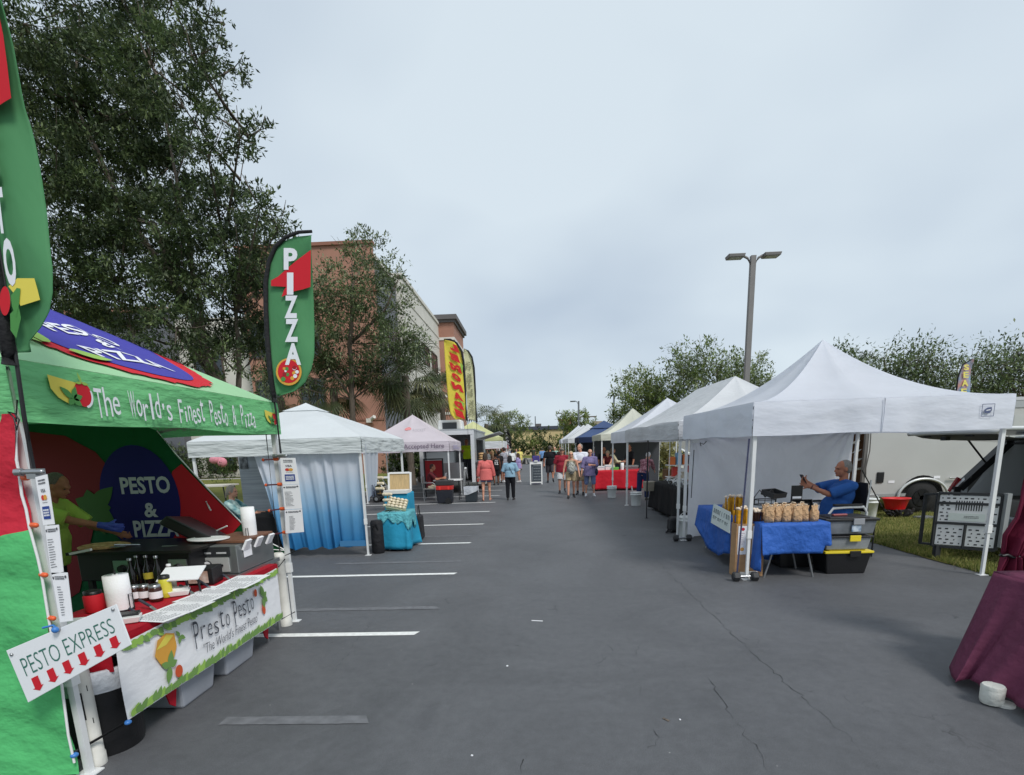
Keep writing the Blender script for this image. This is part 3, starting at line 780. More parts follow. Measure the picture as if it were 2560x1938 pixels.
# ------------------------------------------------------------------ far end
YEL = P('yellow_render', (206, 186, 138), 0.85, var=0.06, vs=0.3)
DK = P('dark_fascia', (66, 70, 84), 0.7)
YF = 112.0
w_ = thing('store_building', 'long low pale yellow building with dark roof edge beyond the far hedge', 'building', (0, YF, 0))
a = atY(1180, 1077, YF); c = atY(1436, 1075, YF)
b = MB(); b.bbox(a.x - 14, c.x, YF, YF + 20, 0, a.z - .25); b.build('wall', YEL, w_)
b = MB(); b.bbox(a.x - 14.3, c.x + .3, YF - .3, YF + 20, a.z - .25, a.z + .45); b.build('roof', DK, w_)
b = MB()
for k in range(4): b.bbox(a.x + 3 + k * 5, a.x + 4.2 + k * 5, YF + 3, YF + 4.5, a.z + .45, a.z + 1.1)
b.build('vent', TRIM, w_)
w_ = thing('shop_building', 'grey flat roofed shop behind the navy canopy with small roof vent', 'building', (12, 100, 0))
a = atY(1472, 1064, 98); c = atY(1600, 1060, 98)
b = MB(); b.bbox(a.x, c.x + 10, 98, 118, 0, a.z - .9); b.build('wall', P('shop_wall', (150, 150, 150), .8), w_)
b = MB(); b.bbox(a.x - .4, c.x + 10.4, 97.6, 118, a.z - .9, a.z - .25); b.mi = 1; b.bbox(a.x - .6, c.x + 10.6, 97.4, 118, a.z - .25, a.z); b.build('roof', [DK, WTRIM], w_)
q = atY(1495, 1062, 99); b = MB(); b.bbox(q.x - 1.1, q.x + 1.1, 99, 101, a.z, a.z + .5); b.bbox(q.x - .8, q.x + .8, 99.2, 100.8, a.z + .5, a.z + .75); b.build('vent', P('vent_tan', (150, 140, 125), .8), w_)
w_ = thing('brick_tower', 'small red brick tower with pale cap above the far trees', 'building', (8, 118, 0))
a = atY(1400, 1052, 118); c = atY(1418, 1052, 118)
b = MB(); b.bbox(a.x, c.x + 1, 118, 121, 0, a.z); b.build('wall', P('red_brick', (140, 92, 76), .85, var=.15, vs=8), w_)
b = MB(); b.bbox(a.x - .3, c.x + 1.3, 117.7, 121.3, a.z, a.z + .35); b.build('roof', TERRA, w_)

GALV = P('pole_bronze', (120, 117, 115), 0.5, metal=0.0, var=0.06, vs=2)
GREYP = P('grey_pole', (104, 110, 116), 0.55)
def lamp(px, pyt, pyb, Y, label, heads, wd, m, group=None):
    base = atY(px[1], pyb, Y); top = atY(px[0], pyt, Y); X = base.x
    t = thing('street_lamp', label, 'street lamp', (X, Y, 0), 0, group)
    b = MB(); b.sq((X, Y, 0), (X, Y, top.z), wd, wd); b.build('pole', m, t)
    b = MB(); b.sq((X, Y, 0), (X, Y, .5), wd * 2.2, wd * 2.2); b.build('base', CONC, t)
    for s in heads:
        hm = MB(); L = wd * 3.4
        hm.tube([(X + s * wd * .4, Y, top.z - wd * 1.6), (X + s * wd * 1.1, Y, top.z - wd * .4), (X + s * wd * 1.9, Y, top.z)], wd * .26, 8)
        hm.box((X + s * (wd * 1.9 + L / 2), Y, top.z - wd * .05), (L, wd * 2.6, wd * .62), taper=(.9, .9))
        h = hm.build('lamp_head', m, t, bevel=wd * .12)
        g = MB(); g.box((X + s * (wd * 1.95 + L / 2), Y, top.z - wd * .37), (L * .66, wd * 1.7, wd * .05)); g.build('lens', P('lamp_lens', (176, 178, 182), .3), h)
    return t
lamp((1878, 1858), 640, 1100, 20.0, 'tall brown parking lot lamp with two flat heads behind the white canopies', (-1, 1), 0.165, GALV)
lamp((1447, 1447), 1003, 1110, 70, 'distant grey lamp post with one head nearest the far trees', (-1, ), 0.2, GREYP)
lamp((1536, 1534), 988, 1110, 52, 'distant grey lamp post standing beside the cream canopy peak', (1, ), 0.15, GREYP)
lamp((1410, 1410), 1033, 1110, 100, 'far lamp post with two level heads above the yellow building', (-1, 1), 0.24, GREYP)
p_ = atY(1470, 1038, 125); t = thing('utility_pole', 'distant wooden utility pole with two cross arms', 'utility pole', (p_.x, 125, 0))
b = MB(); b.bar((p_.x, 125, 0), (p_.x, 125, p_.z), .2, .15); b.build('pole', BARK, t)
b = MB(); b.bbox(p_.x - 1.9, p_.x + 1.9, 124.7, 124.8, p_.z - .5, p_.z - .25); b.bbox(p_.x - 1.2, p_.x + 1.2, 124.7, 124.8, p_.z - 2.6, p_.z - 2.4); b.build('cross_arm', BARK, t)
p_ = atY(1338, 1041, 150); b = MB(); b.bar((p_.x, 150, 0), (p_.x, 150, p_.z), .22, .12); tag(b.build('mast', GREYP), 'thin distant mast above the yellow building roof', 'mast')

# ------------------------------------------------------------------ trees and planting
OAK = leafmats('oak', [(70, 86, 56), (86, 104, 64), (56, 70, 50), (116, 130, 86), (98, 108, 82)])
OAKL = leafmats('oaklight', [(106, 122, 82), (128, 142, 98), (88, 104, 70), (146, 154, 120)])
GREENL = leafmats('bright', [(112, 130, 66), (134, 148, 76), (94, 112, 58), (150, 156, 104)])
PALMM = leafmats('palm', [(78, 90, 58), (98, 106, 70), (62, 74, 48), (120, 120, 86)])
HEDGE = leafmats('hedge', [(66, 84, 46), (84, 102, 54), (54, 70, 40)])
def CL(Y, lst, dy=1.6, seed=0):
    """clumps from (px,py,radius px, dY) at distance about Y"""
    r = random.Random(seed); o = []
    for q in lst:
        yy = Y + (q[3] if len(q) > 3 else r.uniform(-dy, dy)); c = atY(q[0], q[1], yy); rr = q[2] / 1367 * yy
        o.append(((c.x, c.y, c.z), (rr, rr * 1.1, rr * .85)))
    return o
oak = [(60, 60, 110), (200, 20, 120), (330, 60, 90), (430, 10, 62), (520, 40, 38), (500, 110, 44), (120, 200, 120), (260, 180, 110), (380, 170, 90), (480, 140, 48), (80, 340, 110), (210, 320, 120), (340, 300, 110),
       (460, 270, 60), (545, 240, 34), (585, 170, 30), (140, 470, 120), (280, 450, 120), (420, 420, 90), (520, 390, 60), (600, 345, 40), (650, 325, 24), (180, 610, 110), (310, 590, 110), (450, 560, 100), (570, 520, 70),
       (650, 520, 50), (700, 555, 34), (160, 720, 80), (260, 740, 90), (370, 710, 90), (490, 690, 95), (600, 650, 80), (660, 610, 55), (330, 830, 60), (440, 820, 70), (560, 800, 80), (640, 760, 70), (640, 880, 50), (560, 900, 45), (250, 820, 70), (180, 800, 70), (330, 900, 60), (430, 900, 55), (520, 860, 60), (610, 830, 70), (660, 700, 60), (200, 700, 90), (420, 640, 100), (540, 600, 80), (-60, 150, 120), (-60, 400, 120), (-70, 640, 110)]
YO = 17.0
tb = G(640, 1290); tb.y = YO; tb.x = atY(640, 1290, YO).x
def W(px, py, Y=YO): q = atY(px, py, Y); return (q.x, q.y, q.z)
tree('live_oak', 'large dense dark green live oak rising behind the green pizza canopy', 'tree', (tb.x, YO, 0), [(tb.x, YO, 0), W(590, 1060), W(560, 985), W(520, 900), W(470, 780), W(380, 560)],
     [([W(590, 1060), W(600, 930), W(590, 780), W(560, 600)], .1, .03), ([W(560, 985), W(480, 870), W(400, 790), W(300, 700)], .1, .03), ([W(520, 900), W(500, 760), W(440, 450), W(400, 200)], .09, .02), ([W(470, 780), W(300, 500), W(180, 250)], .1, .03), ([W(560, 600), W(600, 450), W(620, 340)], .022, .006), ([W(440, 450), W(520, 200), W(560, 60)], .022, .006)],
     CL(YO, oak, 2.2, 1), 170000, 0.13, OAK, 5, r0=.24, weights=[.3, .25, .2, .1, .15], asp=.36, spread=.16, tuft=.15)
c_ = [(880, 645, 42), (915, 625, 40), (790, 710, 40), (950, 670, 50), (985, 690, 26), (760, 760, 65), (840, 740, 65), (930, 740, 62), (990, 770, 42), (800, 850, 70), (890, 840, 75), (975, 850, 58), (720, 860, 55), (1030, 850, 28), (760, 930, 60), (860, 920, 60), (960, 920, 55), (1040, 880, 26), (720, 700, 35), (700, 950, 50)]
YC = 26.0; cb = atY(880, 1150, YC)
tree('oak_tree', 'lighter looser oak before the terracotta wall between the pizza and lemonade flags', 'tree', (cb.x, YC, 0), [(cb.x, YC, 0), W(880, 1000, YC), W(875, 860, YC), W(880, 720, YC)],
     [([W(880, 1000, YC), W(800, 880, YC), W(750, 760, YC)], .09, .03), ([W(875, 860, YC), W(960, 780, YC), W(1000, 690, YC)], .08, .02)], CL(YC, c_, 1.2, 2), 27000, 0.15, OAKL + OAK[:2], 6, r0=.17, asp=.4, spread=.28)
def palm(px, pyc, pyb, Y, label, seed, r=1.5, n=34):
    rnd = random.Random(seed); c = atY(px, pyc, Y); t = thing('palm_tree', label, 'palm tree', (c.x, Y, 0), 0, 'palms on the lawn before the office')
    b = MB(); pr = [(.26, 0), (.2, .4)] + [(.17 + .03 * (k % 2), .4 + (c.z - .6) * k / 16) for k in range(1, 17)]; b.lathe((c.x, Y, 0), pr, 10); b.build('trunk', BARK, t)
    b = MB(); b.smooth = False
    for k in range(n):
        az = rnd.uniform(0, 6.28); el = rnd.uniform(-1.1, 1.1); d = V((cos(az) * cos(el), sin(az) * cos(el), sin(el))); st = c + d * .15; L = r * rnd.uniform(.55, .7)
        hub = st + d * L + V((0, 0, -.12 * L)); side = d.cross(V((0, 0, 1))).normalized(); up = side.cross(d)
        b.mi = rnd.randrange(4); b.add([st - side * .012, st + side * .012, hub + side * .012, hub - side * .012], [(0, 1, 2, 3)])
        for q in range(17):
            a = (q - 8) / 8 * 1.9; dd = (d * cos(a) + side * sin(a)).normalized(); ll = r * rnd.uniform(.55, .72) * (.65 + .35 * cos(a * .7))
            tip = hub + dd * ll + V((0, 0, -.3 * ll - .12 * abs(a))); m_ = hub + dd * ll * .55 + V((0, 0, -.05 * ll)); s2 = dd.cross(up).normalized() * .035
            b.add([hub, m_ + s2, tip, m_ - s2], [(0, 1, 2, 3)])
    b.build('crown', PALMM, t); return t
palm(832, 960, 0, 26.5, 'sabal palm left of the others, just above the white canopy roof', 1, 1.5)
palm(1012, 930, 0, 28.5, 'large sabal palm directly above the pale pink canopy peak', 2, 2.0, 46)
palm(1042, 965, 0, 31, 'small palm half hidden on the right of the large palm', 3, 1.7)
palm(1104, 975, 0, 38, 'thin palm between the cream wall and the lemonade flag', 4, 1.5, 24)
palm(1215, 1055, 0, 52, 'distant palm right of the two tall food truck flags', 5, 2.4, 40)
palm(700, 985, 0, 30, 'palm behind the lower end of the pizza flag', 6, 1.6, 26)
def shrub(px, pyb, Y, wpx, hpx, label, mats, seed, n=1800, size=.12, name='shrub', group=None, z0=0.1):
    c = atY(px, pyb, Y); rr = wpx / 1367 * Y / 2; hh = hpx / 1367 * Y
    t = thing(name, label, 'shrub', (c.x, Y, z0), 0, group); rnd = random.Random(seed); rng = np.random.default_rng(seed)
    b = MB(); cl = []
    for k in range(5):
        a = rnd.uniform(0, 6.28); p = V((c.x + cos(a) * rr * .55, Y + sin(a) * rr * .4, z0 + hh * rnd.uniform(.4, .72))); b.tube([(c.x, Y, z0), (c.x + cos(a) * .2 * rr, Y, z0 + hh * .3), p], .03, 5, .01); cl.append((tuple(p), (rr * .55, rr * .5, hh * .36)))
    b.build('stem', BARK, t); leaves('foliage', mats, t, cl, n, size, rng, spread=.16, asp=.5); return t
GH = 'shrubs along the office front'
for k, (px, wp, hp_) in enumerate(((440, 90, 92), (500, 80, 60), (560, 90, 66), (620, 80, 60), (400, 90, 110), (990, 90, 80), (1045, 80, 95), (1090, 60, 60))):
    shrub(px, 1180, 40.4 if px < 900 else 27 + k * .4, wp, hp_ * (1 if px < 900 else .9), ['dark bush left of the white canopy posts', 'round clipped shrub behind the seated woman in teal', 'shrub right of the pink flower behind the white canopy', 'shrub mostly behind the blue curtain', 'tall dark bush behind the pizza canopy wall', 'green bush under the pink canopy, beside the sheer curtain', 'thick green bush under the pink canopy, left of the red panel', 'low bush behind the red panel under the pink canopy'][k], HEDGE if k not in (0, 4) else OAK, 40 + k, 1600, .16, group=GH)
pf = atY(545, 1150, 33); t = thing('flowering_shrub', 'small bush with one big pink bloom on the lawn', 'shrub', (pf.x, 33, .14)); rng = np.random.default_rng(4)
leaves('foliage', HEDGE, t, [((pf.x + .1, 33, .8), .45)], 350, .14, rng); b = MB(); b.ell((pf.x, 32.8, pf.z), (.42, .3, .26)); b.ell((pf.x + .35, 32.8, pf.z - .15), (.3, .25, .3)); b.build('bloom', P('pink_bloom', (214, 138, 152), .8, var=.15, vs=9), t)
# trees on the right
def crowd(Y, x0, x1, ytop, ybot, rpx, n, seed):
    r = random.Random(seed); o = []
    for k in range(n):
        x = x0 + (x1 - x0) * r.random(); y = ytop + (ybot - ytop) * r.random() ** .8; o.append((x, y, rpx * r.uniform(.7, 1.2)))
    return CL(Y, o, 1.2, seed)
def simple_tree(label, px, Y, x0, x1, yt, yb, rpx, ncl, n, size, mats, seed, group=None, name='oak_tree', **k):
    c = atY(px, 1120, Y); cy = (yt + yb) / 2
    return tree(name, label, 'tree', (c.x, Y, 0), [(c.x, Y, 0), W(px, yb + 20, Y), W(px + 6, cy, Y)], [([W(px, yb + 20, Y), W(px - (px - x0) * .5, cy, Y)], .08, .03), ([W(px, yb + 20, Y), W(px + (x1 - px) * .5, cy, Y)], .08, .03), ([W(px + 6, cy, Y), W(px, yt + 10, Y)], .06, .02)], crowd(Y, x0, x1, yt, yb, rpx, ncl, seed), n, size, mats, seed, group, r0=.15, **k)
GT = 'wind blown oaks behind the trailer'
simple_tree('thin dark oak just right of the white canopy peak', 2110, 29, 2080, 2165, 900, 980, 30, 13, 3800, .17, OAK + OAKL[:1], 21, GT, spread=.5)
simple_tree('airy oak right of the white canopy peak, second along', 2210, 28, 2165, 2260, 884, 1000, 36, 15, 4200, .17, OAKL + OAK[:2], 22, GT, spread=.5)
simple_tree('tall airy oak left of the seafood flag', 2310, 27, 2260, 2370, 886, 1000, 38, 16, 4600, .17, OAK + OAKL[:2], 23, GT, spread=.5)
simple_tree('oak right behind the seafood flag', 2430, 27, 2370, 2490, 888, 1000, 40, 17, 4800, .17, OAKL + OAK[:2], 24, GT, spread=.5)
simple_tree('oak cut off by the right edge above the trailer window', 2560, 26, 2490, 2660, 900, 1000, 42, 17, 4800, .17, OAK + OAKL[:2], 25, GT, spread=.5)
GM = 'trees behind the white canopies'
simple_tree('bright green loose tree behind the cream and white canopies', 1640, 34, 1560, 1700, 945, 1040, 34, 20, 9000, .2, GREENL + OAKL[:2], 31, GM, spread=.34)
simple_tree('grey green airy tree next to the tall brown lamp pole', 1790, 33, 1690, 1885, 900, 1020, 38, 26, 11000, .2, OAKL + GREENL[:1], 32, GM, spread=.38)
simple_tree('little tuft of a tree between two white canopy peaks', 1915, 36, 1895, 1945, 965, 1000, 16, 6, 1500, .2, OAKL, 33, GM)
simple_tree('low bright tree on the left edge of the white canopy row', 1560, 36, 1535, 1590, 1010, 1060, 18, 8, 2000, .2, GREENL, 34, GM)
# hedge and trees across the far end
GF = 'trees and bushes across the far end'
lab = ['rounded tree behind the black seafood flag', 'small tree right of the food truck flags', 'tree in front of the small brick tower', 'olive green tree left of the far white canopies']
for k, (px, x0, x1, yt, yb, mats) in enumerate(((1270, 1235, 1310, 1035, 1090, GREENL + OAKL[:2]), (1225, 1200, 1250, 1065, 1110, OAK), (1425, 1405, 1455, 1035, 1090, GREENL), (1455, 1430, 1490, 1058, 1100, GREENL + OAKL[:1]))):
    simple_tree(lab[k], px, 84 + 2 * k, x0, x1, yt, yb, 15, 14, 4200, .34, mats, 50 + k, GF)
for k in range(9):
    px = 1235 + k * 24
    shrub(px, 1140, 96 + (k % 3), 46, 40 + 14 * ((k * 7) % 3), ['dense bush at the left end of the far hedge', 'dark bush beneath the black seafood flag tip', 'low bush of the far hedge right of the black flag', 'bush of the far hedge left of the mast', 'bush of the far hedge below the mast', 'tall bush of the far hedge before the yellow wall', 'reddish green bush of the far hedge', 'bush of the far hedge under the small brick tower', 'bush at the right end of the far hedge'][k], [HEDGE, GREENL, HEDGE][k % 3], 70 + k, 1500, .3, 'hedge_shrub', 'bushes of the far hedge')
# ------------------------------------------------------------------ canopies
WPOLE = P('white_pole', (222, 223, 222), 0.4, var=0.04, vs=5)
GPOLE = P('grey_steel', (150, 152, 154), 0.35, metal=0.7)
BLACKM = P('black_metal', (30, 30, 32), 0.45)
BLKPL = P('black_plastic', (24, 24, 26), 0.42, bump=0.1, bs=60)
RUB = P('rubber', (26, 26, 27), 0.8, bump=0.3, bs=50)
STEEL = P('stainless', (170, 172, 174), 0.3, metal=0.85, var=0.06, vs=4, stretch=(1, 1, 12))
WHITEP = P('white_plastic', (232, 232, 230), 0.4)
PAPER = P('paper', (236, 236, 238), 0.8)
INK = P('ink', (70, 72, 80), 0.8)
CARD = P('cardboard', (176, 138, 100), 0.85, var=0.08, vs=4, stretch=(1, 1, 4))
WF = fab('white_canopy', (236, 238, 240), 0.4, 0.75, 2.6, (1, 1, 2.6), 0.6, 0.03)
WV = fab('white_valance', (230, 232, 236), 0.22, 1.0, 2.2, (1, 1, 5.0), 0.6, 0.04)
def roofz(x, y, hx, hy, rl, zv, zp, k, sag):
    dx = abs(x) / hx; dy = max(0.0, (abs(y) - rl) / (hy - rl)) if hy > rl else 0
    d = max(dx, dy); m = min(dx, dy)
    # cloth dips between the ridges where it is not held up
    return zv + (zp - zv) * (1 - d) ** k - sag * 4 * d * (1 - d) * abs(sin(pi * m / max(d, 1e-4))) ** 0.7
def canopy(name, label, x0, x1, y0, y1, zb, zv, zp, roofm, valm, k=1.15, sag=0.05, rl=0.0, group=None, legs=((0, 0), (1, 0), (0, 1), (1, 1)), rz=0.0, legm=None, cat='canopy', wob=0.018, scal=0.0, truss=True, vent=False, legw=0.045, mid=False, inset=0.05, foot=0.0):
    """pop-up canopy: roof, valance, legs, folding truss; all in world coordinates round its centre"""
    cx, cy, hx, hy = (x0 + x1) / 2, (y0 + y1) / 2, (x1 - x0) / 2, (y1 - y0) / 2
    t = thing(name, label, cat, (cx, cy, 0), 0, group)
    legm = legm or WPOLE
    b = MB(); N = 16
    def pt(x, y): return (cx + x, cy + y, roofz(x, y, hx, hy, rl, zv, zp, k, sag))
    for s in (1, -1):                                     # panels along the eaves x=+-hx and y=+-hy
        def fx(u, v, s=s): d = 1 - v; return pt(s * hx * d, s * (2 * u - 1) * (rl + (hy - rl) * d))
        def fy(u, v, s=s): d = 1 - v; return pt(-s * (2 * u - 1) * hx * d, s * (rl + (hy - rl) * d))
        b.grid(fx, N, N); b.grid(fy, N, N)
    roof = b.build('roof', roofm, t)
    b = MB(); pr = [(-hx, -hy), (hx, -hy), (hx, hy), (-hx, hy)]
    for i in range(4):
        a, c = V((*pr[i], 0)), V((*pr[(i + 1) % 4], 0)); nrm = V(((c - a).y, -(c - a).x, 0)).normalized(); ph = i * 1.7 + cx
        def fn(u, v, a=a, c=c, nrm=nrm, ph=ph):
            p = a.lerp(c, u); e = sin(pi * u); sc = scal * abs(sin(pi * u * 2)) if scal else 0
            o = e * wob * v * (sin(u * 19 + ph) + .6 * sin(u * 43 + ph * 2)) + .012
            zt = zv - .004 + sc * .6
            return V((cx + p.x, cy + p.y, zt + (zb - zt + .012 * sin(u * 9 + ph) * e) * v)) + nrm * o * (1 if v > 0 else .4)
        b.grid(fn, 40, 5)
    b.build('valance', valm, t)
    for lx, ly in legs:
        X = cx + (hx - inset) * (1 if lx else -1); Y = cy + (hy - inset) * (1 if ly else -1)
        leg(t, X, Y, zv - .06, legm, legw)
    if mid:
        for lx in (-1, 1): leg(t, cx + lx * (hx - inset), cy, zv - .06, BLACKM, .03)
    if truss:
        for i in range(4):
            b = MB(); a, c = pr[i], pr[(i + 1) % 4]; q = 1 - inset / hx
            A = V((cx + a[0] * q, cy + a[1] * q, 0)); Cc = V((cx + c[0] * q, cy + c[1] * q, 0))
            zl, zh = max(zb + .02, zv - .32), zv - .05
            for h in range(2):
                s0, s1 = A.lerp(Cc, h * .5), A.lerp(Cc, h * .5 + .5)
                b.sq(s0 + V((0, 0, zl)), s1 + V((0, 0, zh)), .016, .026, up=(0, 0, 1)); b.sq(s0 + V((0, 0, zh)), s1 + V((0, 0, zl)), .016, .026, up=(0, 0, 1))
            b.build('truss_bar', GPOLE, t)
    if vent:
        b = MB(); e = vent
        def fv(u, v): a = 2 * pi * u; m = max(abs(cos(a)), abs(sin(a))); return (cx + cos(a) / m * hx * e * (1 - v), cy + sin(a) / m * hy * e * (1 - v), zp - (zp - zv) * (e * (1 - v)) ** k + .05 - .0 * v)
        b.grid(fv, 32, 4); b.build('vent_cap', roofm, t)
    return t
def leg(t, X, Y, ztop, m, wd, hang=False):
    b = MB(); b.bbox(X - wd / 2, X + wd / 2, Y - wd / 2, Y + wd / 2, .62, ztop); w2 = wd * .78
    b.bbox(X - w2 / 2, X + w2 / 2, Y - w2 / 2, Y + w2 / 2, .012, .62)
    lo = b.build('leg', m, t)
    b = MB(); b.bbox(X - wd * .62, X + wd * .62, Y - wd * .62, Y + wd * .62, .56, .66); b.build('slider', WHITEP if m is WPOLE else BLKPL, lo)
    b = MB(); b.bbox(X - wd * 1.25, X + wd * 1.25, Y - wd * .95, Y + wd * .95, 0.004, .012); b.build('foot', m, lo)

# ================================================================== the green pizza canopy, front left
GRN = fab('green_cloth', (122, 200, 136), 0.22, 1.0, 2.4, (1, 1, 4), 0.65, 0.06)
GRNL = fab('green_roof', (176, 226, 176), 0.25, 0.5, 2.2, (1, 1, 1), 0.6, 0.04)
GRNS = fab('green_wall', (92, 192, 118), 0.12, 1.0, 3.4, (1, 1, 1.4), 0.65, 0.08)
REDC = fab('red_cloth', (200, 44, 62), 0.12, 1.0, 3.4, (1, 1, 1.4), 0.65, 0.08)
REDP = P('red_print', (200, 36, 48), 0.7, spec=0.25); NAVY = P('navy_print', (34, 34, 104), 0.75, spec=0.2); VIO = P('violet_print', (70, 68, 158), 0.7, spec=.2)
WPR = P('white_print', (226, 228, 232), 0.7); YEP = P('yellow_print', (222, 206, 84), 0.7); LGP = P('light_green_print', (146, 186, 84), 0.7); DGP = P('leaf_print', (72, 138, 66), 0.7); ORP = P('orange_print', (216, 158, 62), 0.7); TOM = P('tomato_print', (204, 84, 44), 0.7); DKR = P('dark_red_print', (150, 16, 30), 0.7)
X0, X1, Y0, Y1 = -5.56, -2.61, 2.72, 5.62
ZB, ZV, ZP = 2.02, 2.335, 3.14
tc_ = canopy('market_canopy', 'green pizza and pesto canopy with printed roof and walls, nearest on the left', X0, X1, Y0, Y1, ZB, ZV, ZP, GRNL, GRN, k=1.0, sag=.035, wob=.01, inset=.045, truss=True)
CX, CY = (X0 + X1) / 2, (Y0 + Y1) / 2; HX, HY = (X1 - X0) / 2, (Y1 - Y0) / 2
def roofE(u, v, k=0):
    """panel facing the road: u along the eave (-1..1), v from the eave (0) to the peak (1)"""
    d = 1 - v; x = HX * d; y = u * HY
    return V((CX + x + .006 + k, CY + y, roofz(x, min(max(y, -HY * d), HY * d), HX, HY, 0, ZV, ZP, 1.0, .035) + .012 + k))
def roofS(u, v, k=0):
    d = 1 - v; y = -HY * d; x = u * HX
    return V((CX + x, CY + y - .006 - k, roofz(min(max(x, -HX * d), HX * d), y, HX, HY, 0, ZV, ZP, 1.0, .035) + .012 + k))
def clipv(u, v):                                          # keep prints inside the triangular panel
    lim = .97 * (1 - v); return (max(-lim, min(lim, u)), v)
for fn in (roofE, roofS):
    b = MB(); rg = random.Random(3); n = 46
    def strip(lo, hi, m):
        b.mi = m; vs = []; fs = []
        for i in range(n + 1):
            s = -1 + 2 * i / n; l, h = lo(s), hi(s)
            for j in range(7): vv = l + (h - l) * j / 6; vs.append(fn(*clipv(s * .98 * (1 - min(l, .9)), vv), .0 + .004 * m))
        for i in range(n):
            for j in range(6): a = i * 7 + j; fs.append((a, a + 7, a + 8, a + 1))
        b.add(vs, fs, True)
    jag = [rg.uniform(0, .05) for _ in range(n + 1)]
    strip(lambda s: .01 + .38 * abs(s) ** 2 + jag[int((s + 1) / 2 * n)] * .6, lambda s: .97, 0)
    strip(lambda s: .08 + .46 * abs(s) ** 1.8, lambda s: .97, 1)
    b.mi = 2
    def tfn(u, v, k=0, fn=fn): return fn(*clipv(u, v), k + .010)
    text(b, 'PESTO', lambda u, v: tfn(u, v + .53), .46, .11, bold=.02); text(b, '&', lambda u, v: tfn(u, v + .40), .11, .08, bold=.02); text(b, 'PIZZA', lambda u, v: tfn(u - .03, v + .27), .54, .11, bold=.02)
    b.mi = 3
    for cx_, cy_, an in ((-.6, .22, 2.2), (-.58, .24, .9), (-.5, .2, -.1)): poly2(b, leaf2(cx_, cy_, .22, .09, an), lambda u, v: tfn(u, v, .003))
    b.build('roof_print', [REDP, VIO, WPR, LGP], tc_)
def emblem(b, fn, cx, cy, s, mats0=0):
    """cheese wedge, basil and tomato"""
    def q(pts): return [(cx + x * s, cy + y * s) for x, y in pts]
    b.mi = mats0; poly2(b, q([(-1.1, .62), (-.2, .5), (.55, .42), (.1, -.15), (-.2, -.55), (-.75, -.3), (-1.05, .05)]), lambda u, v: fn(u, v, 0))
    b.mi = mats0 + 1; poly2(b, q(circ(.62, -.05, .5, .56)), lambda u, v: fn(u, v, .002))
    b.mi = mats0 + 4; poly2(b, q(circ(.66, -.1, .5, .56, 12, -1.4, .6) + circ(.6, -.06, .46, .52, 12, -1.4, .6)[::-1]), lambda u, v: fn(u, v, .004))
    b.mi = mats0 + 2
    for an, l in ((2.5, .8), (1.2, .6), (.3, .55), (-.6, .5), (-2.4, .4)): poly2(b, q(leaf2(0, -.3, l, .3, an)), lambda u, v: fn(u, v, .006))
    b.mi = mats0 + 3; poly2(b, q(leaf2(.6, .45, .5, .14, 1.9)), lambda u, v: fn(u, v, .006)); poly2(b, q(leaf2(.6, .45, .4, .14, -.1)), lambda u, v: fn(u, v, .006)); poly2(b, q(leaf2(.6, .45, .4, .12, 3.2)), lambda u, v: fn(u, v, .008))
EMB = [YEP, REDP, DGP, LGP, WPR]
va = plane((X1 + .026, CY, (ZB + ZV) / 2), (0, 1, 0), (0, 0, 1))
b = MB(); emblem(b, lambda u, v, k=0: va(u, v, k), -1.12, .02, .125); emblem(b, lambda u, v, k=0: va(u, v, k), 1.24, .0, .11)
b.mi = 4
xx = -.97
for wd_, tw in (('The', .32), ('World\'s', .66), ('Finest', .5), ('Pesto', .4), ('&', .1), ('Pizza', .4)):
    sc = 1.66 / 2.62
    for ci, ch in enumerate(wd_):
        cw = tw * sc / len(wd_); text(b, ch, lambda u, v, x=xx + cw * (ci + .5), dy=.012 * ((ci * 7 + len(wd_)) % 3 - 1): va(u + x, v + dy - .015 + (0.0 if ch.isupper() or ch in "hldkftb&" else -.03) + (.05 if ch == "'" else 0), .004), cw * (.86 if ch not in "il'" else .35), (.17 if ch.isupper() or ch in 'hldft&' else (.11 if ch != "'" else .04)), bold=.0)
    xx += tw * sc + .075
b.build('lettering', EMB, tc_)
# the same words showing through on the far valance, seen from inside
vb = plane((CX, Y1 - .012, (ZB + ZV) / 2 - .03), (1, 0, 0), (0, 0, 1))
b = MB(); text(b, "The World's Finest Pesto & Pizza", lambda u, v: vb(-u + .2, v, .02), 2.1, .13); b.build('reversed_lettering', P('ghost_print', (150, 176, 150), .8), tc_)
# near side wall hanging outside the left legs (red over green), with white piping
YW = 2.70
edge = [(43, 1062), (43, 1150), (49, 1180), (56, 1237), (67, 1274), (75, 1319), (80, 1336), (96, 1395), (106, 1440), (123, 1546), (140, 1640), (156, 1714), (172, 1837), (187, 1905)]
ep = [atY(x, y, YW) for x, y in edge]
ep[-1].z = max(ep[-1].z, .03)
def wallgrid(mb, zt, zb_, xl, pts, n=26, ph=0.0, amp=.012):
    def ex(z):
        for a, c in zip(pts, pts[1:]):
            if c.z <= z <= a.z: f = (a.z - z) / max(1e-6, a.z - c.z); return a.x + (c.x - a.x) * f
        return pts[0].x if z > pts[0].z else pts[-1].x
    def fn(u, v):
        z = zt(u) + (zb_(u) - zt(u)) * v; x1 = ex(z); x = xl + (x1 - xl) * u
        return (x, YW + amp * sin(x * 9 + z * 4 + ph) * u + amp * .8 * sin(z * 13 + x * 5 + ph), z)
    mb.grid(fn, n, n)
zbnd = lambda u: atY(0, 1408, YW).z + (atY(78, 1332, YW).z - atY(0, 1408, YW).z) * max(0, (u * (2.95) - 2.1) / .75) + RND.uniform(-.006, .006)
nb = [zbnd(i / 60) for i in range(61)]
zb2 = lambda u: nb[min(60, int(round(u * 60)))]
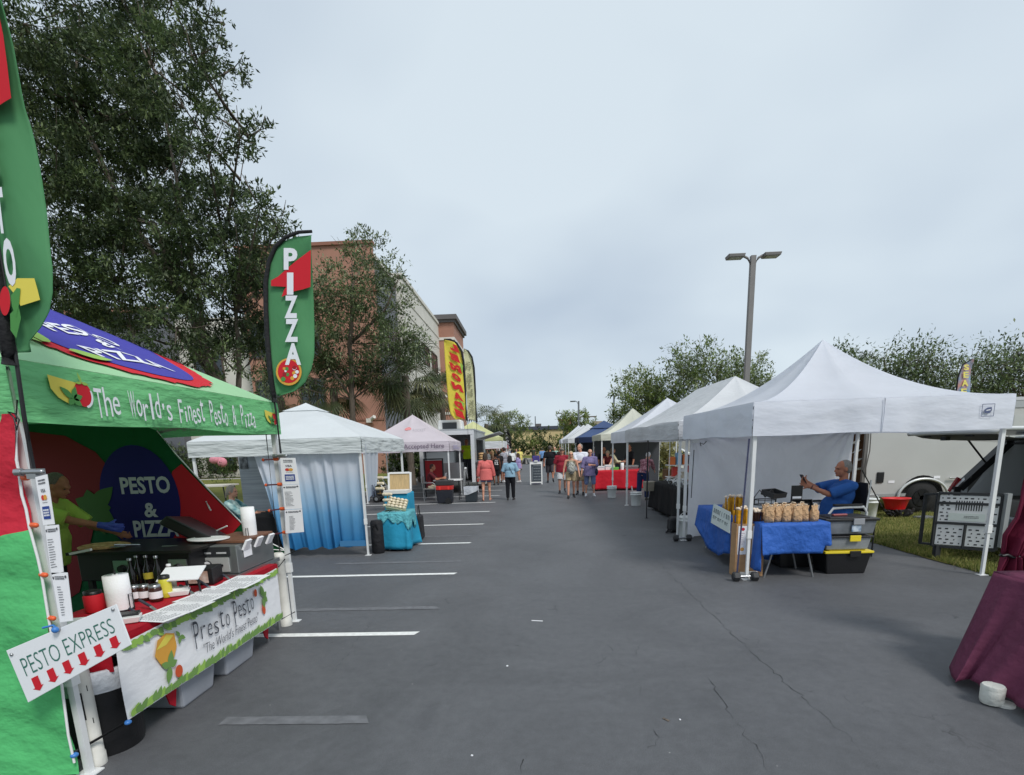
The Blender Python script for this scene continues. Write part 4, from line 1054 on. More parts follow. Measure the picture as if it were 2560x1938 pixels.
b = MB(); b.mi = 0; wallgrid(b, lambda u: 2.06, zb2, X0, ep, 60, 0.3); b.mi = 1; wallgrid(b, zb2, lambda u: .03, X0, ep, 60, 0.3)
wl = b.build('side_wall', [REDC, GRNS], tc_)
b = MB(); b.tube([p + V((.004, -.008, 0)) for p in ep], .007, 6); b.build('piping', WHITEP, wl)
# far side wall: its free front edge sags from the truss down to the front leg
YR = 5.53
e2 = [(394, 1078), (440, 1135), (520, 1222), (608, 1311), (660, 1350), (711, 1374), (705, 1440)]
b = MB(); pe = [atY(x, y, YR) for x, y in e2]; pts = [V((X0, YR, 2.2)), V((-4.1, YR, 2.2))] + pe + [V((pe[-1].x, YR, .35)), V((X0, YR, .05))]
b.slab([(p.x, p.y - .12 * max(0, (p.x + 4.0)) * 0, p.z) for p in pts][::-1], .004)
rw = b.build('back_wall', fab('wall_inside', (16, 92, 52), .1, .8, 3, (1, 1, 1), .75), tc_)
wp = plane((0, YR - .008, 0), (1, 0, 0), (0, 0, 1))
def pxl(lst): return [(q.x, q.z) for q in (atY(x, y, YR) for x, y in lst)]
b = MB(); b.mi = 0                                        # dark red diagonal on the left, flap on the right painted brighter for daylight
poly2(b, [(X0 + .02, .1)] + pxl([(200, 1480), (270, 1165), (240, 1130), (205, 1112), (165, 1090)]) + [(X0 + .02, 2.17)], lambda u, v: wp(u, v, .0))
b.mi = 1
poly2(b, pxl([(432, 1178), (455, 1160), (520, 1228), (603, 1309), (585, 1330), (560, 1420), (420, 1440), (420, 1250)]), lambda u, v: wp(u, v, .0))
c0 = atY(352, 1250, YR); b.mi = 2; poly2(b, circ(c0.x, c0.z, .43, .57, 40), lambda u, v: wp(u, v, .003))
b.mi = 3
for s, px, py, wpx, hpx in (('PESTO', 365, 1213, 132, 44), ('&', 379, 1275, 36, 38), ('PIZZA', 392, 1321, 120, 44)):
    q = atY(px, py, YR); k = YR / 1367; text(b, s, lambda u, v: wp(u + q.x, v + q.z, .006), wpx * k * 1.0, hpx * k, bold=.03)
b.mi = 4; q = atY(235, 1270, YR)
for an, l in ((.7, .34), (1.7, .2), (2.6, .2), (-.6, .26), (-1.3, .3), (-2.2, .24), (.0, .2)): poly2(b, leaf2(q.x, q.z, l, .17, an), lambda u, v: wp(u, v, .008 + .0006 * an))
b.build('wall_print', [P('deep_red', (120, 10, 20), .75), REDP, NAVY, P('grey_white_print', (196, 198, 206), .7), P('dark_leaf', (56, 100, 40), .75)], rw)
b = MB(); b.tube([p + V((.0, -.01, .004)) for p in pe[:-1]], .006, 6); b.tube([atY(598, 1364, YR - .02), atY(650, 1372, YR - .02), atY(711, 1376, YR - .02)], .006, 6); b.build('piping', WHITEP, rw)
b = MB(); q = atY(521, 1265, YR - .02); b.tube([q + V((-.02, 0, .05)), q, q + V((.02, 0, -.05))], .008, 6); b.build('tie', WHITEP, rw)
# orange bungee clips
def clip(parent, px, py, Y, dx=.03, dy=0.0):
    a = atY(px, py, Y); b = MB(); b.cap(a, a + V((dx, -.01, dy)), .014, .014, 8); return b.build('bungee_clip', P('orange_plastic', (226, 96, 50), .45), parent)
for x, y in ((58, 1195), (80, 1313), (104, 1437), (124, 1545)): clip(tc_, x, y, YW + .0)
legF = V((X1 - .045, Y1 - .045, 0))
for xa, ya, xc_, yc_ in ((658, 1150, 690, 1148), (665, 1213, 700, 1211), (673, 1277, 706, 1272), (680, 1336, 713, 1331)):
    a, c = atY(xa, ya, 5.5), atY(xc_, yc_, 5.5); b = MB(); b.mi = 1; b.sq(a, c, .022, .014, up=(0, 0, 1)); b.mi = 0; b.cap(c - V((.015, 0, 0)), c + V((.015, 0, 0)), .018, .018, 8); b.ell(a, .016); b.build('bungee_clip', [P('orange_plastic', (226, 96, 50), .45), P('maroon_strap', (92, 48, 58), .6)], tc_)
for l, r_ in (([(665, 1085, 5.5), (688, 1300, 5.5), (705, 1410, 5.5)], .005), ([(700, 1395, 5.5), (722, 1385, 5.5), (738, 1378, 5.5)], .006), ([(40, 1035, 2.66), (20, 1030, 2.66), (35, 1045, 2.64), (42, 1075, 2.64), (48, 1050, 2.64), (38, 1036, 2.65)], .004), ([(43, 1000, 2.66), (40, 1055, 2.66)], .004)):
    b = MB(); b.tube([atY(*q) for q in l], r_, 6); b.build('tie_cord', BLKPL, tc_)

# printed price boards tied to the two front legs
def board(px, name, label, Y, rows, seed):
    """px: list of quads TL,TR,BR,BL one sheet each"""
    t = thing(name, label, 'menu sign', tuple(atY(*px[0][0], Y))); k = 0
    for qd in px:
        p = [atY(x, y, Y) for x, y in qd]; b = MB(); b.slab([p[3], p[2], p[1], p[0]], .004); s = b.build('sheet', PAPER, t, bevel=0)
        fn = quadmap(*p, off=.003); b = MB(); rows(b, fn, k); b.build('print', [INK, P('card_red', (206, 60, 50), .7), P('card_blue', (38, 66, 140), .7), WPR, ORP], s); k += 1
    return t
def rowsA(b, fn, k):
    if k == 0:
        b.mi = 0; scribble(b, fn, -.3, .3, .32, .44, 2, .03, False, 4); text(b, 'VISA', lambda u, v: fn(u, v + .2), .42, .075, bold=.02)
        b.mi = 1; poly2(b, circ(-.1, .06, .14, .055, 18), fn); b.mi = 4; poly2(b, circ(.12, .06, .14, .055, 18), lambda u, v: fn(u, v, .001)); b.mi = 0; scribble(b, fn, -.2, .25, -.05, -.03, 1, .012, False, 9)
        b.mi = 2; poly2(b, [(-.3, -.38), (.32, -.38), (.32, -.12), (-.3, -.12)], fn); b.mi = 3; scribble(b, lambda u, v, q=0: fn(u, v, .001), -.24, .26, -.33, -.17, 3, .035, False, 8)
    else:
        b.mi = 0; scribble(b, fn, -.3, .3, .36, .44, 2, .025, False, 5 + k); poly2(b, circ(-.4, .4, .05, .03, 10), fn); poly2(b, circ(.38, .42, .06, .03, 10), fn); scribble(b, fn, -.4 + .15 * (k == 2), .1, -.38, .24, 12, .015, True, 11 + k)
board([[(700, 1145), (738, 1145), (748, 1210), (706, 1212)], [(706, 1213), (748, 1211), (755, 1272), (712, 1274)], [(712, 1275), (755, 1273), (760, 1330), (714, 1334)]], 'menu_board', 'long white price and card sheet on the far front leg of the pizza canopy', 5.44, rowsA, 1)
board([[(88, 1193), (117, 1186), (136, 1311), (108, 1313)], [(112, 1315), (146, 1312), (158, 1430), (128, 1437)], [(128, 1432), (168, 1432), (182, 1552), (150, 1556)]], 'menu_board', 'long narrow price strip curling off the nearest leg above the pesto express sign', 2.62, rowsA, 2)

# feather flags
def flag(name, label, Y, outline, pole, sleeve, prints, mats, cat='flag', rip=.03, group=None, N=None, split=None):
    """outline, pole, sleeve in photo pixels on the flag's own upright plane"""
    N = V(N or (0, 1, 0)); P0 = V((atY(*pole[0], Y).x, Y, 0))
    f = lambda x, y: onp(x, y, P0, N)
    base = f(*pole[0]); t = thing(name, label, cat, tuple(base), 0, group)
    b = MB()
    oL, oR = outline
    def cloth(u, v):
        def at(l, v):
            s = v * (len(l) - 1); i = min(int(s), len(l) - 2); q = s - i; return (l[i][0] + (l[i + 1][0] - l[i][0]) * q, l[i][1] + (l[i + 1][1] - l[i][1]) * q)
        a, c = at(oL, v), at(oR, v); p = f(a[0] + (c[0] - a[0]) * u, a[1] + (c[1] - a[1]) * u)
        return p + N.normalized() * (rip * sin(u * 2.6 + v * 9) * u)
    b.grid(cloth, 14, 44); cl = b.build('flag_cloth', mats[0], t, solid=.003)
    b = MB(); b.tube([f(*q) for q in pole], .011, 8, .006); b.build('pole', BLACKM, t)
    b = MB(); b.tube([f(*q) - N.normalized() * .012 for q in sleeve[0]], sleeve[1], 8, sleeve[2]); b.build('sleeve', P('black_sleeve', (24, 24, 27), .8, bump=.3, bs=30), t)
    b = MB(); fn = lambda x, y, k=0: f(x, y) - N.normalized() * (rip + .006 + k)
    prints(b, fn); b.build('print', mats, cl)
    return t
def pixtext(b, ch, fn, box, k=0, **kw):
    x0, y0, x1, y1 = box; text(b, ch, lambda u, v: fn((x0 + x1) / 2 + u, (y0 + y1) / 2 - v, k), abs(x1 - x0), abs(y1 - y0), **kw)
FG = fab('flag_green', (94, 158, 108), .3, .6, 2.2, (1, 1, .6), .7, .05)
def pr_pizza(b, fn):
    b.mi = 2; poly2(b, [(682, 704), (700, 694), (725, 672), (745, 655), (781, 628), (780, 720), (762, 726), (740, 731), (708, 745), (714, 728), (720, 720), (700, 719), (682, 718)], fn)
    b.mi = 1
    for ch, bx in (('P', (714, 624, 748, 678)), ('I', (722, 685, 738, 740)), ('Z', (716, 742, 748, 798)), ('Z', (717, 800, 750, 857)), ('A', (717, 860, 757, 914))): pixtext(b, ch, fn, bx, .004, bold=.04)
    b.mi = 3; poly2(b, circ(726, 931, 32, 34), fn); b.mi = 2; poly2(b, circ(726, 930, 27, 29), lambda x, y, k=0: fn(x, y, .0015))
    r = random.Random(2)
    for k in range(16):
        a = r.uniform(0, 6.28); d = r.uniform(4, 22); b.mi = (4, 1, 5, 3)[k % 4]; poly2(b, circ(726 + d * cos(a), 932 + d * sin(a), r.uniform(3, 6), n=9), lambda x, y, k=0: fn(x, y, .0025 + .0001 * d))
flag('feather_flag', 'green and red feather flag reading PIZZA above the far front leg of the pizza canopy', 5.46,
     (([(692, 988), (684, 960), (676, 900), (671, 830), (667, 760), (668, 700), (674, 660), (688, 625), (710, 603), (740, 592), (779, 588)]), [(694, 990), (740, 978), (766, 958), (781, 925), (786, 890), (784, 840), (782, 780), (781, 720), (781, 660), (781, 620), (781, 590)]),
     [(702, 1134), (690, 1030), (683, 985), (672, 860), (666, 760), (668, 690)], ([(688, 1006), (684, 985), (676, 925), (670, 850), (666, 770), (666, 705), (674, 655), (690, 618), (716, 594), (748, 582), (781, 580)], .03, .014), pr_pizza, [FG, WPR, REDP, ORP, DKR, DGP])
def pr_pesto(b, fn):
    b.mi = 2; poly2(b, [(-105, 320), (5, 285), (30, 268), (47, 258), (38, 180), (28, 104), (7, 0), (-10, -300), (-120, -300), (-140, 0)], fn)
    b.mi = 1
    for ch, bx in (('O', (30, 603, 58, 722)), ('T', (8, 478, 32, 592)), ('S', (-22, 335, 17, 470)), ('E', (-44, 205, -2, 322))): pixtext(b, ch, lambda x, y, k=0: fn(x + (y - (bx[1] + bx[3]) / 2) * .12, y, .004), bx, .004, bold=.04)
    b.mi = 3; poly2(b, [(40, 722), (62, 702), (104, 702), (112, 730), (118, 755), (70, 770), (58, 745)], lambda x, y, k=0: fn(x, y, .002)); b.mi = 2; poly2(b, circ(32, 758, 13, 36), lambda x, y, k=0: fn(x, y, .003))
    b.mi = 5; poly2(b, [(48, 745), (62, 726), (71, 728), (68, 765), (60, 800), (50, 770)], lambda x, y, k=0: fn(x, y, .005)); poly2(b, [(45, 790), (66, 770), (72, 800), (60, 850), (46, 830)], lambda x, y, k=0: fn(x, y, .004))
flag('feather_flag', 'tall green feather flag reading PESTO cut off by the left edge of the photo', 2.66,
     ([(45, 882), (40, 860), (22, 760), (5, 655), (-18, 520), (-42, 380), (-70, 200), (-98, 20), (-130, -200), (-140, -350), (-110, -430)], [(70, 878), (73, 852), (110, 822), (136, 785), (145, 740), (141, 680), (126, 615), (111, 536), (89, 425), (70, 333), (48, 255), (28, 104), (7, 0), (-16, -180), (-40, -330), (-100, -435)]),
     [(83, 1172), (60, 1040), (42, 910), (10, 690), (-50, 330), (-100, 20)], ([(32, 914), (28, 880), (10, 775), (-8, 665), (-32, 520), (-56, 380), (-84, 200), (-112, 20), (-144, -200), (-150, -350), (-112, -436)], .034, .02), pr_pesto, [FG, WPR, REDP, YEP, DKR, DGP])
for px, py, Y in ((80, 1180, 2.66), (703, 1140, 5.47)):
    q = atY(px, py, Y); b = MB(); b.cap(q - V((.05, 0, 0)), q + V((.05, 0, .0)), .014, .014, 8); b.box(q + V((.0, .02, -.01)), (.05, .06, .05)); b.bar(q + V((-.05, 0, 0)), q + V((-.085, 0, 0)), .02); b.build('flag_clamp', STEEL, tc_)

# PESTO EXPRESS board hung across the near leg
t = thing('sign_board', 'tilted white board reading PESTO EXPRESS with six red arrows', 'sign', tuple(atY(170, 1640, 2.57)))
p = [atY(x, y, 2.57) for x, y in ((15, 1627), (290, 1511), (328, 1612), (70, 1757))]
b = MB(); b.slab([p[3], p[2], p[1], p[0]], .008); b.build('panel', P('sign_white', (232, 234, 236), .35), t, bevel=.002)
fn = quadmap(*p, off=.002); b = MB(); text(b, 'PESTO EXPRESS', lambda u, v: fn(u, v + .10), .84, .34, bold=-.012); b.build('lettering', P('sign_green', (52, 112, 98), .6), t)
for k in range(6):
    b = MB(); x = -.36 + k * .148; poly2(b, [(x - .032, -.14), (x + .032, -.14), (x + .032, -.33), (x + .052, -.33), (x, -.41), (x - .052, -.33), (x - .032, -.33)], fn); b.build('arrow', REDP, t)
b = MB()
for u, v in ((-.465, .4), (.465, .42)): b.ell(fn(u, v), .009)
b.ell(fn(-.02, .5), .016); b.build('grommet', STEEL, t)
b = MB(); q = fn(-.02, .5); b.tube([q, q + V((-.05, .03, .01)), q + V((-.1, .02, .0))], .006, 6); b.ell(q + V((.0, -.015, 0)), .017); b.build('tie', P('blue_bead', (60, 120, 190), .4), t)

# serving table with banner
RT = fab('red_tablecloth', (172, 22, 40), .05, .5, 5, (1, 1, 1), .7)
tb_ = thing('serving_table', 'long serving table under a red cloth behind the white banner', 'table', (-2.9, 4.05, 0))
b = MB(); b.bbox(-3.3, -2.58, 2.98, 5.12, .70, .74); b.build('tabletop', WHITEP, tb_)
for x, y in ((-3.2, 3.15), (-2.7, 3.2), (-2.7, 4.95), (-3.2, 4.95)):
    b = MB(); b.bar((x, y + (.12 if y < 4 else -.12), .7), (x + (.05 if x > -3 else 0), y, .0), .014); b.build('leg', GPOLE, tb_)
b = MB(); b.bbox(-3.31, -2.565, 2.97, 5.13, .742, .75)
def skirt(u, v): return (-2.562 + .006 * sin(u * 40), 2.97 + 2.16 * u, .748 - .09 * v)
b.grid(skirt, 60, 2); b.bbox(-3.3, -2.57, 2.965, 2.972, .55, .745); cl = b.build('tablecloth', RT, None); tag(cl, 'red cloth edging the papers on the serving table', 'tablecloth')
bn = thing('banner', 'white banner reading Presto Pesto with leaf borders across the serving table front', 'banner', (-2.54, 4.0, .5))
XB = -2.53
q = [atX(x, y, XB) for x, y in ((318, 1601), (697, 1417), (704, 1548), (312, 1806), (287, 1642))]
def bz(u, v):
    Y = 2.955 + (5.04 - 2.955) * u; top = q[0].z + (q[1].z - q[0].z) * u - .01 * sin(pi * u); bot = q[3].z + (q[2].z - q[3].z) * u
    return V((XB + .012 * sin(u * 14 + v * 3) * (.3 + v), Y, bot + (top - bot) * (v + .5)))
def bn_(u, v, k=0): p = bz(u + .5, v); p.x += .012 + k; return p
b = MB(); b.grid(lambda u, v: bz(u, v - .5), 60, 10); b.build('banner_cloth', P('banner_vinyl', (236, 236, 238), .5, bump=.22, bs=4, stretch=(1, 1, 2)), bn)
b = MB(); r = random.Random(8); b.mi = 0
for k in range(92):
    u = -.49 + .98 * k / 91
    for s in (-1, 1):
        if s > 0 and k % 3 == 2: continue
        b.mi = r.randrange(2); poly2(b, [(u + x * .075, s * .475 + y * .30 * s * -1) for x, y in leaf2(0, 0, .55 * r.uniform(.7, 1.15), .3, r.uniform(.5, 1.2) if s < 0 else r.uniform(.3, .9), 5)], lambda u_, v_: bn_(max(-.5, min(.5, u_)), max(-.5, min(.5, v_)), .001 * b.mi))
def bl_(cx, cy, lst, m, kk):
    b.mi = m
    for an, l, wd_ in lst: poly2(b, [(cx + x, cy + y * 4.2) for x, y in leaf2(0, 0, l, wd_, an)], lambda u, v: bn_(u, v, kk))
b.mi = 2; poly2(b, [(-.36, .13), (-.335, .32), (-.29, .36), (-.25, .3), (-.25, .1), (-.27, -.02), (-.3, -.1), (-.335, -.06)], lambda u, v: bn_(u, v, .001)); b.mi = 7; poly2(b, [(-.35, .2), (-.29, .34), (-.255, .28), (-.3, .2)], lambda u, v: bn_(u, v, .002))
bl_(-.30, -.12, ((1.2, .055, .03), (.2, .04, .025), (-1.9, .06, .03), (2.6, .045, .025)), 1, .003); b.mi = 3; poly2(b, circ(-.262, -.26, .019, .09), lambda u, v: bn_(u, v, .004))
bl_(-.225, .22, ((2.2, .03, .014), (-.6, .03, .016), (-2, .03, .016)), 1, .003)
b.mi = 3; poly2(b, circ(.285, .26, .011, .07), lambda u, v: bn_(u, v, .003)); poly2(b, circ(.335, -.1, .014, .1), lambda u, v: bn_(u, v, .003)); bl_(.345, .12, ((1.9, .06, .03), (.6, .03, .025), (-.8, .04, .025), (-1.7, .05, .03)), 1, .004)
b.mi = 4
for s, u0, u1, v0, hh in (('Presto', -.16, .07, .13, .34), ('Pesto', .095, .265, .14, .34)):
    n_ = len(s)
    for i, ch in enumerate(s): text(b, ch, lambda u, v, uu=u0 + (u1 - u0) * (i + .5) / n_, dy=.02 * ((i * 5) % 3 - 1): bn_(u + uu, v + v0 + dy + (0 if ch in 'PtS' else -.05), .003), (u1 - u0) / n_ * .72, hh * (1.25 if ch == 'P' else .85 if ch in 't' else .6), bold=-.012)
b.mi = 5; text(b, '"The World\'s Finest Pesto"', lambda u, v: bn_(u + .085, v - .17, .003), .4, .16, shear=.25, bold=-.01)
b.build('print', [LGP, P('basil', (112, 150, 78), .7), ORP, TOM, INK, INK, WPR, YEP], bn)
for l in ([q[3] + V((.02, 0, 0)), atY(190, 1880, 2.74), atY(185, 1892, 2.7)], [q[3] + V((.02, 0, .01)), atY(200, 1872, 2.76), atY(182, 1880, 2.7)], [q[2], atX(737, 1530, -2.56)], [q[1], atX(712, 1398, -2.56)]): b = MB(); b.tube(l, .006, 6); b.build('cord', BLKPL, bn)
for p_ in (q[3] + V((.02, 0, 0)), atY(186, 1888, 2.7)): b = MB(); b.ell(p_, (.02, .022, .015)); b.build('bead', P('blue_bead', (60, 120, 190), .4), bn)

# things on the serving table
def sheet(px, py, w_, d_, rz, label, k):
    g = G(px, py, .7535 + .0012 * k); M = Matrix.Rotation(rz, 3, 'Z'); b = MB()
    pts = [g + M @ V((x * w_, y * d_, .004 * abs(x))) for x, y in ((-.5, -.5), (.5, -.5), (.5, .5), (-.5, .5))]; b.mi = 0; b.quad(*pts)
    fn = quadmap(pts[3], pts[2], pts[1], pts[0], .0006); b.mi = 1; scribble(b, fn, -.4, .35, -.4, .4, 11, .022, True, k); tag(b.build('order_sheet', [PAPER, INK]), label, 'paper sheet', 'order sheets on the serving table')
for k, (px, py, rz) in enumerate(((402, 1540, 1.4), (462, 1517, 1.5), (505, 1495, 1.45), (545, 1476, 1.5), (590, 1462, 1.55), (618, 1447, 1.6))):
    sheet(px, py, .26, .3, rz, ['nearest printed order sheet on the serving table', 'order sheet second from the near end of the table', 'order sheet third from the near end of the table', 'order sheet beside the silver clip in the middle', 'order sheet second from the far end of the table', 'farthest order sheet, at the far table corner'][k], k)
def clipobj(a, c, label):
    p0, p1 = V(a), V(c); t = thing('tongs', label, 'tongs', tuple(p0), 0, 'clips and tongs on the serving table'); b = MB(); b.sq(p0, p1, .018, .012, up=(0, 0, 1)); b.build('handle', P('dark_grip', (60, 62, 74), .4), t)
    b = MB(); d = (p1 - p0); b.sq(p1, p1 + d * .7 + V((0, 0, -.01)), .024, .005, up=(0, 0, 1)); b.sq(p1, p1 + d * .7 + V((.0, .025, -.02)), .018, .005, up=(0, 0, 1)); b.build('blade', STEEL, t)
for k, (a, c) in enumerate((((322, 1520, .82), (348, 1535, .77)), ((348, 1500, .82), (376, 1516, .775)), ((450, 1463, .82), (476, 1479, .775)), ((490, 1447, .83), (520, 1466, .77)), ((540, 1428, .82), (565, 1442, .78)))):
    clipobj(G(*a), G(*c), ['silver tongs by the big paper towel roll', 'tongs with a blue grip in front of the jars', 'clip with a dark grip behind the middle papers', 'black and silver clip beside the napkin holder', 'silver tongs near the pizza oven corner'][k])
def roll(px, py, z, r, h, label):
    g = G(px, py, z); t = thing('paper_towel_roll', label, 'paper towel', tuple(g)); b = MB(); b.lathe(g, [(.02, h), (r * .25, h), (r, h - .004), (r * 1.02, h * .5), (r, .01)], 24); b.build('paper', P('towel', (238, 238, 238), .9, bump=.1, bs=70), t)
    b = MB(); b.lathe(g, [(r * 1.05, 0), (r * 1.05, .01)], 20); b.bar(g, g + V((0, 0, h + .03)), .006); b.tube([g + V((r * 1.1, -.02, 0)), g + V((r * 1.12, -.02, h * .45)), g + V((r * 1.1, .02, h * .45)), g + V((r * 1.1, .02, 0))], .004, 6); b.build('holder', BLACKM, t)
roll(303, 1524, .755, .078, .26, 'big white paper towel roll at the near end of the serving table')
def jar(px, py, z, r, h, body, label, lid=STEEL, lab=None, cat='jar', name='jar', neck=False, group=None, labcol=None):
    g = G(px, py, z); t = thing(name, label, cat, tuple(g), 0, group); b = MB()
    prof = [(r * .9, 0), (r, .01), (r, h * .78), (r * .85, h * .86)] if not neck else [(r, 0), (r, h * .5), (r * .4, h * .72), (r * .36, h * .95)]
    b.lathe(g, prof, 16); b.build('body', body, t)
    b = MB(); lr = r * .9 if not neck else r * .45; b.lathe(g, [(lr, h * .86 if not neck else h * .93), (lr, h), (lr * .8, h + .004)], 16); b.build('lid', lid, t)
    if lab: b = MB(); b.lathe(g, [(r * 1.02, h * .2), (r * 1.02, h * .62 if not neck else h * .42)], 16); b.build('label', lab, t)
JB = P('dark_sauce', (62, 30, 22), .2); GLB = P('dark_bottle', (26, 24, 22), .12); YL = P('yellow_label', (216, 206, 74), .6)
jar(340, 1502, .755, .04, .12, JB, 'left jar of dark sauce behind the tongs', lab=PAPER, group='sauce jars on the serving table')
jar(364, 1500, .755, .042, .12, JB, 'middle jar of dark sauce with silver lid', lab=PAPER, group='sauce jars on the serving table')
jar(392, 1502, .755, .045, .125, JB, 'right jar of red brown sauce with a white label', lab=PAPER, group='sauce jars on the serving table')
for k, (px, py, lab) in enumerate(((352, 1460, None), (375, 1460, YL), (400, 1462, None), (335, 1470, None))):
    jar(px, py, .755, .038, .25, GLB, ['dark bottle with a dangling tag, second from left', 'dark bottle with a yellow green label', 'dark bottle right of the yellow labelled one', 'dark bottle closest to the big towel roll'][k], STEEL, lab, 'bottle', 'bottle', True, 'dark bottles on the serving table')
jar(417, 1492, .755, .045, .17, P('mustard', (206, 198, 60), .4), 'bright yellow labelled tub standing by the jars', lid=BLKPL, lab=YL, cat='tub', name='sauce_tub')
jar(430, 1470, .755, .04, .2, P('clear_bottle', (150, 150, 140), .15), 'clear squeeze bottle behind the yellow tub', lid=PAPER, cat='bottle', name='squeeze_bottle', neck=True)
jar(240, 1528, .755, .062, .15, REDP, 'red coffee canister with black lid', lid=BLKPL, lab=None, cat='canister', name='coffee_canister')
for k in range(4):
    g = G(212, 1560, .757 + k * .022); b = MB(); b.box(g + V((0, 0, .011)), (.26, .2, .018), rz=.3, taper=(.88, .88)); tag(b.build('tray', P('tray_white', (226, 228, 226), .4), bevel=.004), ['lowest tray of the white stack behind the sign', 'second tray of the white stack behind the sign', 'third tray of the white stack behind the sign', 'top tray of the white stack behind the sign'][k], 'tray', 'stacked white trays')
for k, (px, py) in enumerate(((322, 1555), (450, 1487))):
    g = G(px, py, .756); b = MB(); b.mi = 0; b.box(g + V((0, 0, .02)), (.15, .11, .04), rz=.5, taper=(.8, .8)); b.mi = 1; b.box(g + V((-.02, 0.03, .045)), (.13, .09, .02), rz=.5); tag(b.build('food_tray', [WHITEP, BLKPL if k == 0 else WHITEP], bevel=.004), ['white paper tray of black lids at the near table end', 'small white food tray amid the papers'][k], 'food tray')
g = G(500, 1462, .755); t = thing('napkin_holder', 'black napkin holder with a photo panel in front of the oven', 'napkin holder', tuple(g)); b = MB(); b.box(g + V((0, .08, .07)), (.22, .2, .14), rz=.15); b.build('box', BLKPL, t, bevel=.006)
b = MB(); b.box(g + V((0.01, -.028, .07)), (.16, .006, .1), rz=.15); b.build('panel', P('photo_panel', (150, 110, 90), .5, rgb2=(214, 200, 190), vs=14), t)
g = G(455, 1440, .9); t = thing('menu_easel', 'white menu card on a low black easel behind the yellow tub', 'menu', tuple(g)); b = MB(); b.box(g + V((0, 0, .02)), (.3, .2, .008), M=Matrix.Rotation(.2, 3, 'Z') @ Matrix.Rotation(.35, 3, 'X')); b.build('card', PAPER, t)
for dx in (0, .1): b = MB(); b.bar(g + V((dx, .03, 0)), g + V((dx, .05, -.15)), .008); b.build('stand', BLACKM, t)

# cooking line inside
t = thing('griddle', 'black griddle station with silver knob plates in front of the cook', 'griddle', (-3.3, 4.4, 0))
b = MB(); b.bbox(-3.95, -2.95, 4.4, 5.0, .78, 1.02); b.build('body', BLACKM, t, bevel=.01)
b = MB(); b.bbox(-4.0, -2.9, 4.35, 5.05, 1.02, 1.045); b.build('cooktop', P('griddle_iron', (38, 36, 35), .35, metal=.4), t)
for q in ((-3.9, 4.45), (-3.0, 4.45), (-3.9, 4.95), (-3.0, 4.95)): b = MB(); b.sq((q[0], q[1], 0), (q[0], q[1], .78), .04); b.build('leg', BLACKM, t)
for k, x in enumerate((-3.55, -3.3, -3.06)):
    b = MB(); b.bbox(x - .08, x + .08, 4.388, 4.399, .82, .96); pl_ = b.build('knob_plate', STEEL if k != 1 else BLKPL, t); b = MB(); b.lathe((x, 4.388, .89), [(.035, 0), (.03, .03)], 14, axis=(0, -1, 0)); b.build('knob', BLKPL, pl_)
b = MB(); p0 = atY(175, 1385, 4.33); b.sq(p0, atY(228, 1374, 4.33), .02); b.build('handle', WHITEP, t)
b = MB(); b.box((-3.25, 5.05, 1.1), (.5, .4, .1), M=Matrix.Rotation(.5, 3, 'Y') @ Matrix.Rotation(-.15, 3, 'X'), taper=(1.1, 1.1)); b.mi = 0; b.build('lid', P('lid_black', (34, 33, 34), .3), t, bevel=.02)
b = MB(); g = atY(262, 1370, 4.6); b.lathe((g.x, 4.6, 1.05), [(.17, 0), (.175, .012), (.15, .022)], 24, sx=1.2); tag(b.build('flatbread', P('bread', (206, 176, 120), .85, rgb2=(160, 110, 60), vs=16, bump=.4, bs=60)), 'flat pizza bread under the blue gloved hand on the griddle', 'flatbread')
b = MB(); b.bar(atY(285, 1362, 4.5), atY(350, 1362, 4.65), .008); b.box(atY(300, 1366, 4.5), (.12, .08, .004)); tag(b.build('spatula', STEEL), 'spatula lying across the griddle edge', 'spatula')
t = thing('pizza_oven', 'low stainless countertop pizza oven with gauge and black vents', 'pizza oven', (-2.98, 5.0, .8))
oz0, oz1 = .775, 1.03
b = MB(); b.bbox(-3.33, -2.66, 4.62, 5.3, oz0, oz1); b.build('body', P('oven_steel', (134, 138, 138), .35, metal=.6, var=.05, vs=3), t, bevel=.008)
b = MB(); b.bbox(-3.3, -2.74, 4.606, 4.62, oz0 + .02, oz0 + .15); pn = b.build('control_panel', P('panel_steel', (198, 200, 196), .35, metal=.3), t)
b = MB(); b.lathe((-2.93, 4.604, oz0 + .09), [(.038, 0), (.038, .012), (.03, .014)], 20, axis=(0, -1, 0)); b.mi = 1; b.lathe((-2.93, 4.59, oz0 + .09), [(.03, 0), (.03, .001)], 20, axis=(0, -1, 0)); b.build('gauge', [BLACKM, PAPER], pn)
b = MB()
for x in (-3.24, -3.2, -2.86, -2.8): b.lathe((x, 4.605, oz0 + .08), [(.011, 0), (.011, .012)], 10, axis=(0, -1, 0))
b.build('knob', BLKPL, pn)
b = MB()
for k in range(4): b.bbox(-3.26 + k * .14, -3.17 + k * .14, 4.604, 4.618, oz0 + .185, oz0 + .2)
b.build('vent', P('vent_light', (190, 192, 192), .4), t)
b = MB(); b.bbox(-3.31, -2.72, 4.608, 4.62, oz0 + .162, oz1 - .01); b.build('door', P('door_dark', (70, 72, 74), .35, metal=.5), t)
b = MB(); b.bbox(-2.655, -2.65, 4.72, 4.86, oz1 - .13, oz1 - .03); b.build('sticker', PAPER, t)
b = MB(); b.tube([(-3.36, 4.62, oz0 + .02), (-3.38, 4.58, oz1 - .04), (-3.3, 4.58, oz1 + .01), (-3.18, 4.6, oz1 + .005)], .012, 8); b.build('handle', GPOLE, t)
t2 = thing('prep_table', 'steel prep table carrying the pizza oven', 'table', (-3, 5, 0)); b = MB(); b.bbox(-3.4, -2.64, 4.58, 5.36, .735, .772); b.build('tabletop', STEEL, t2)
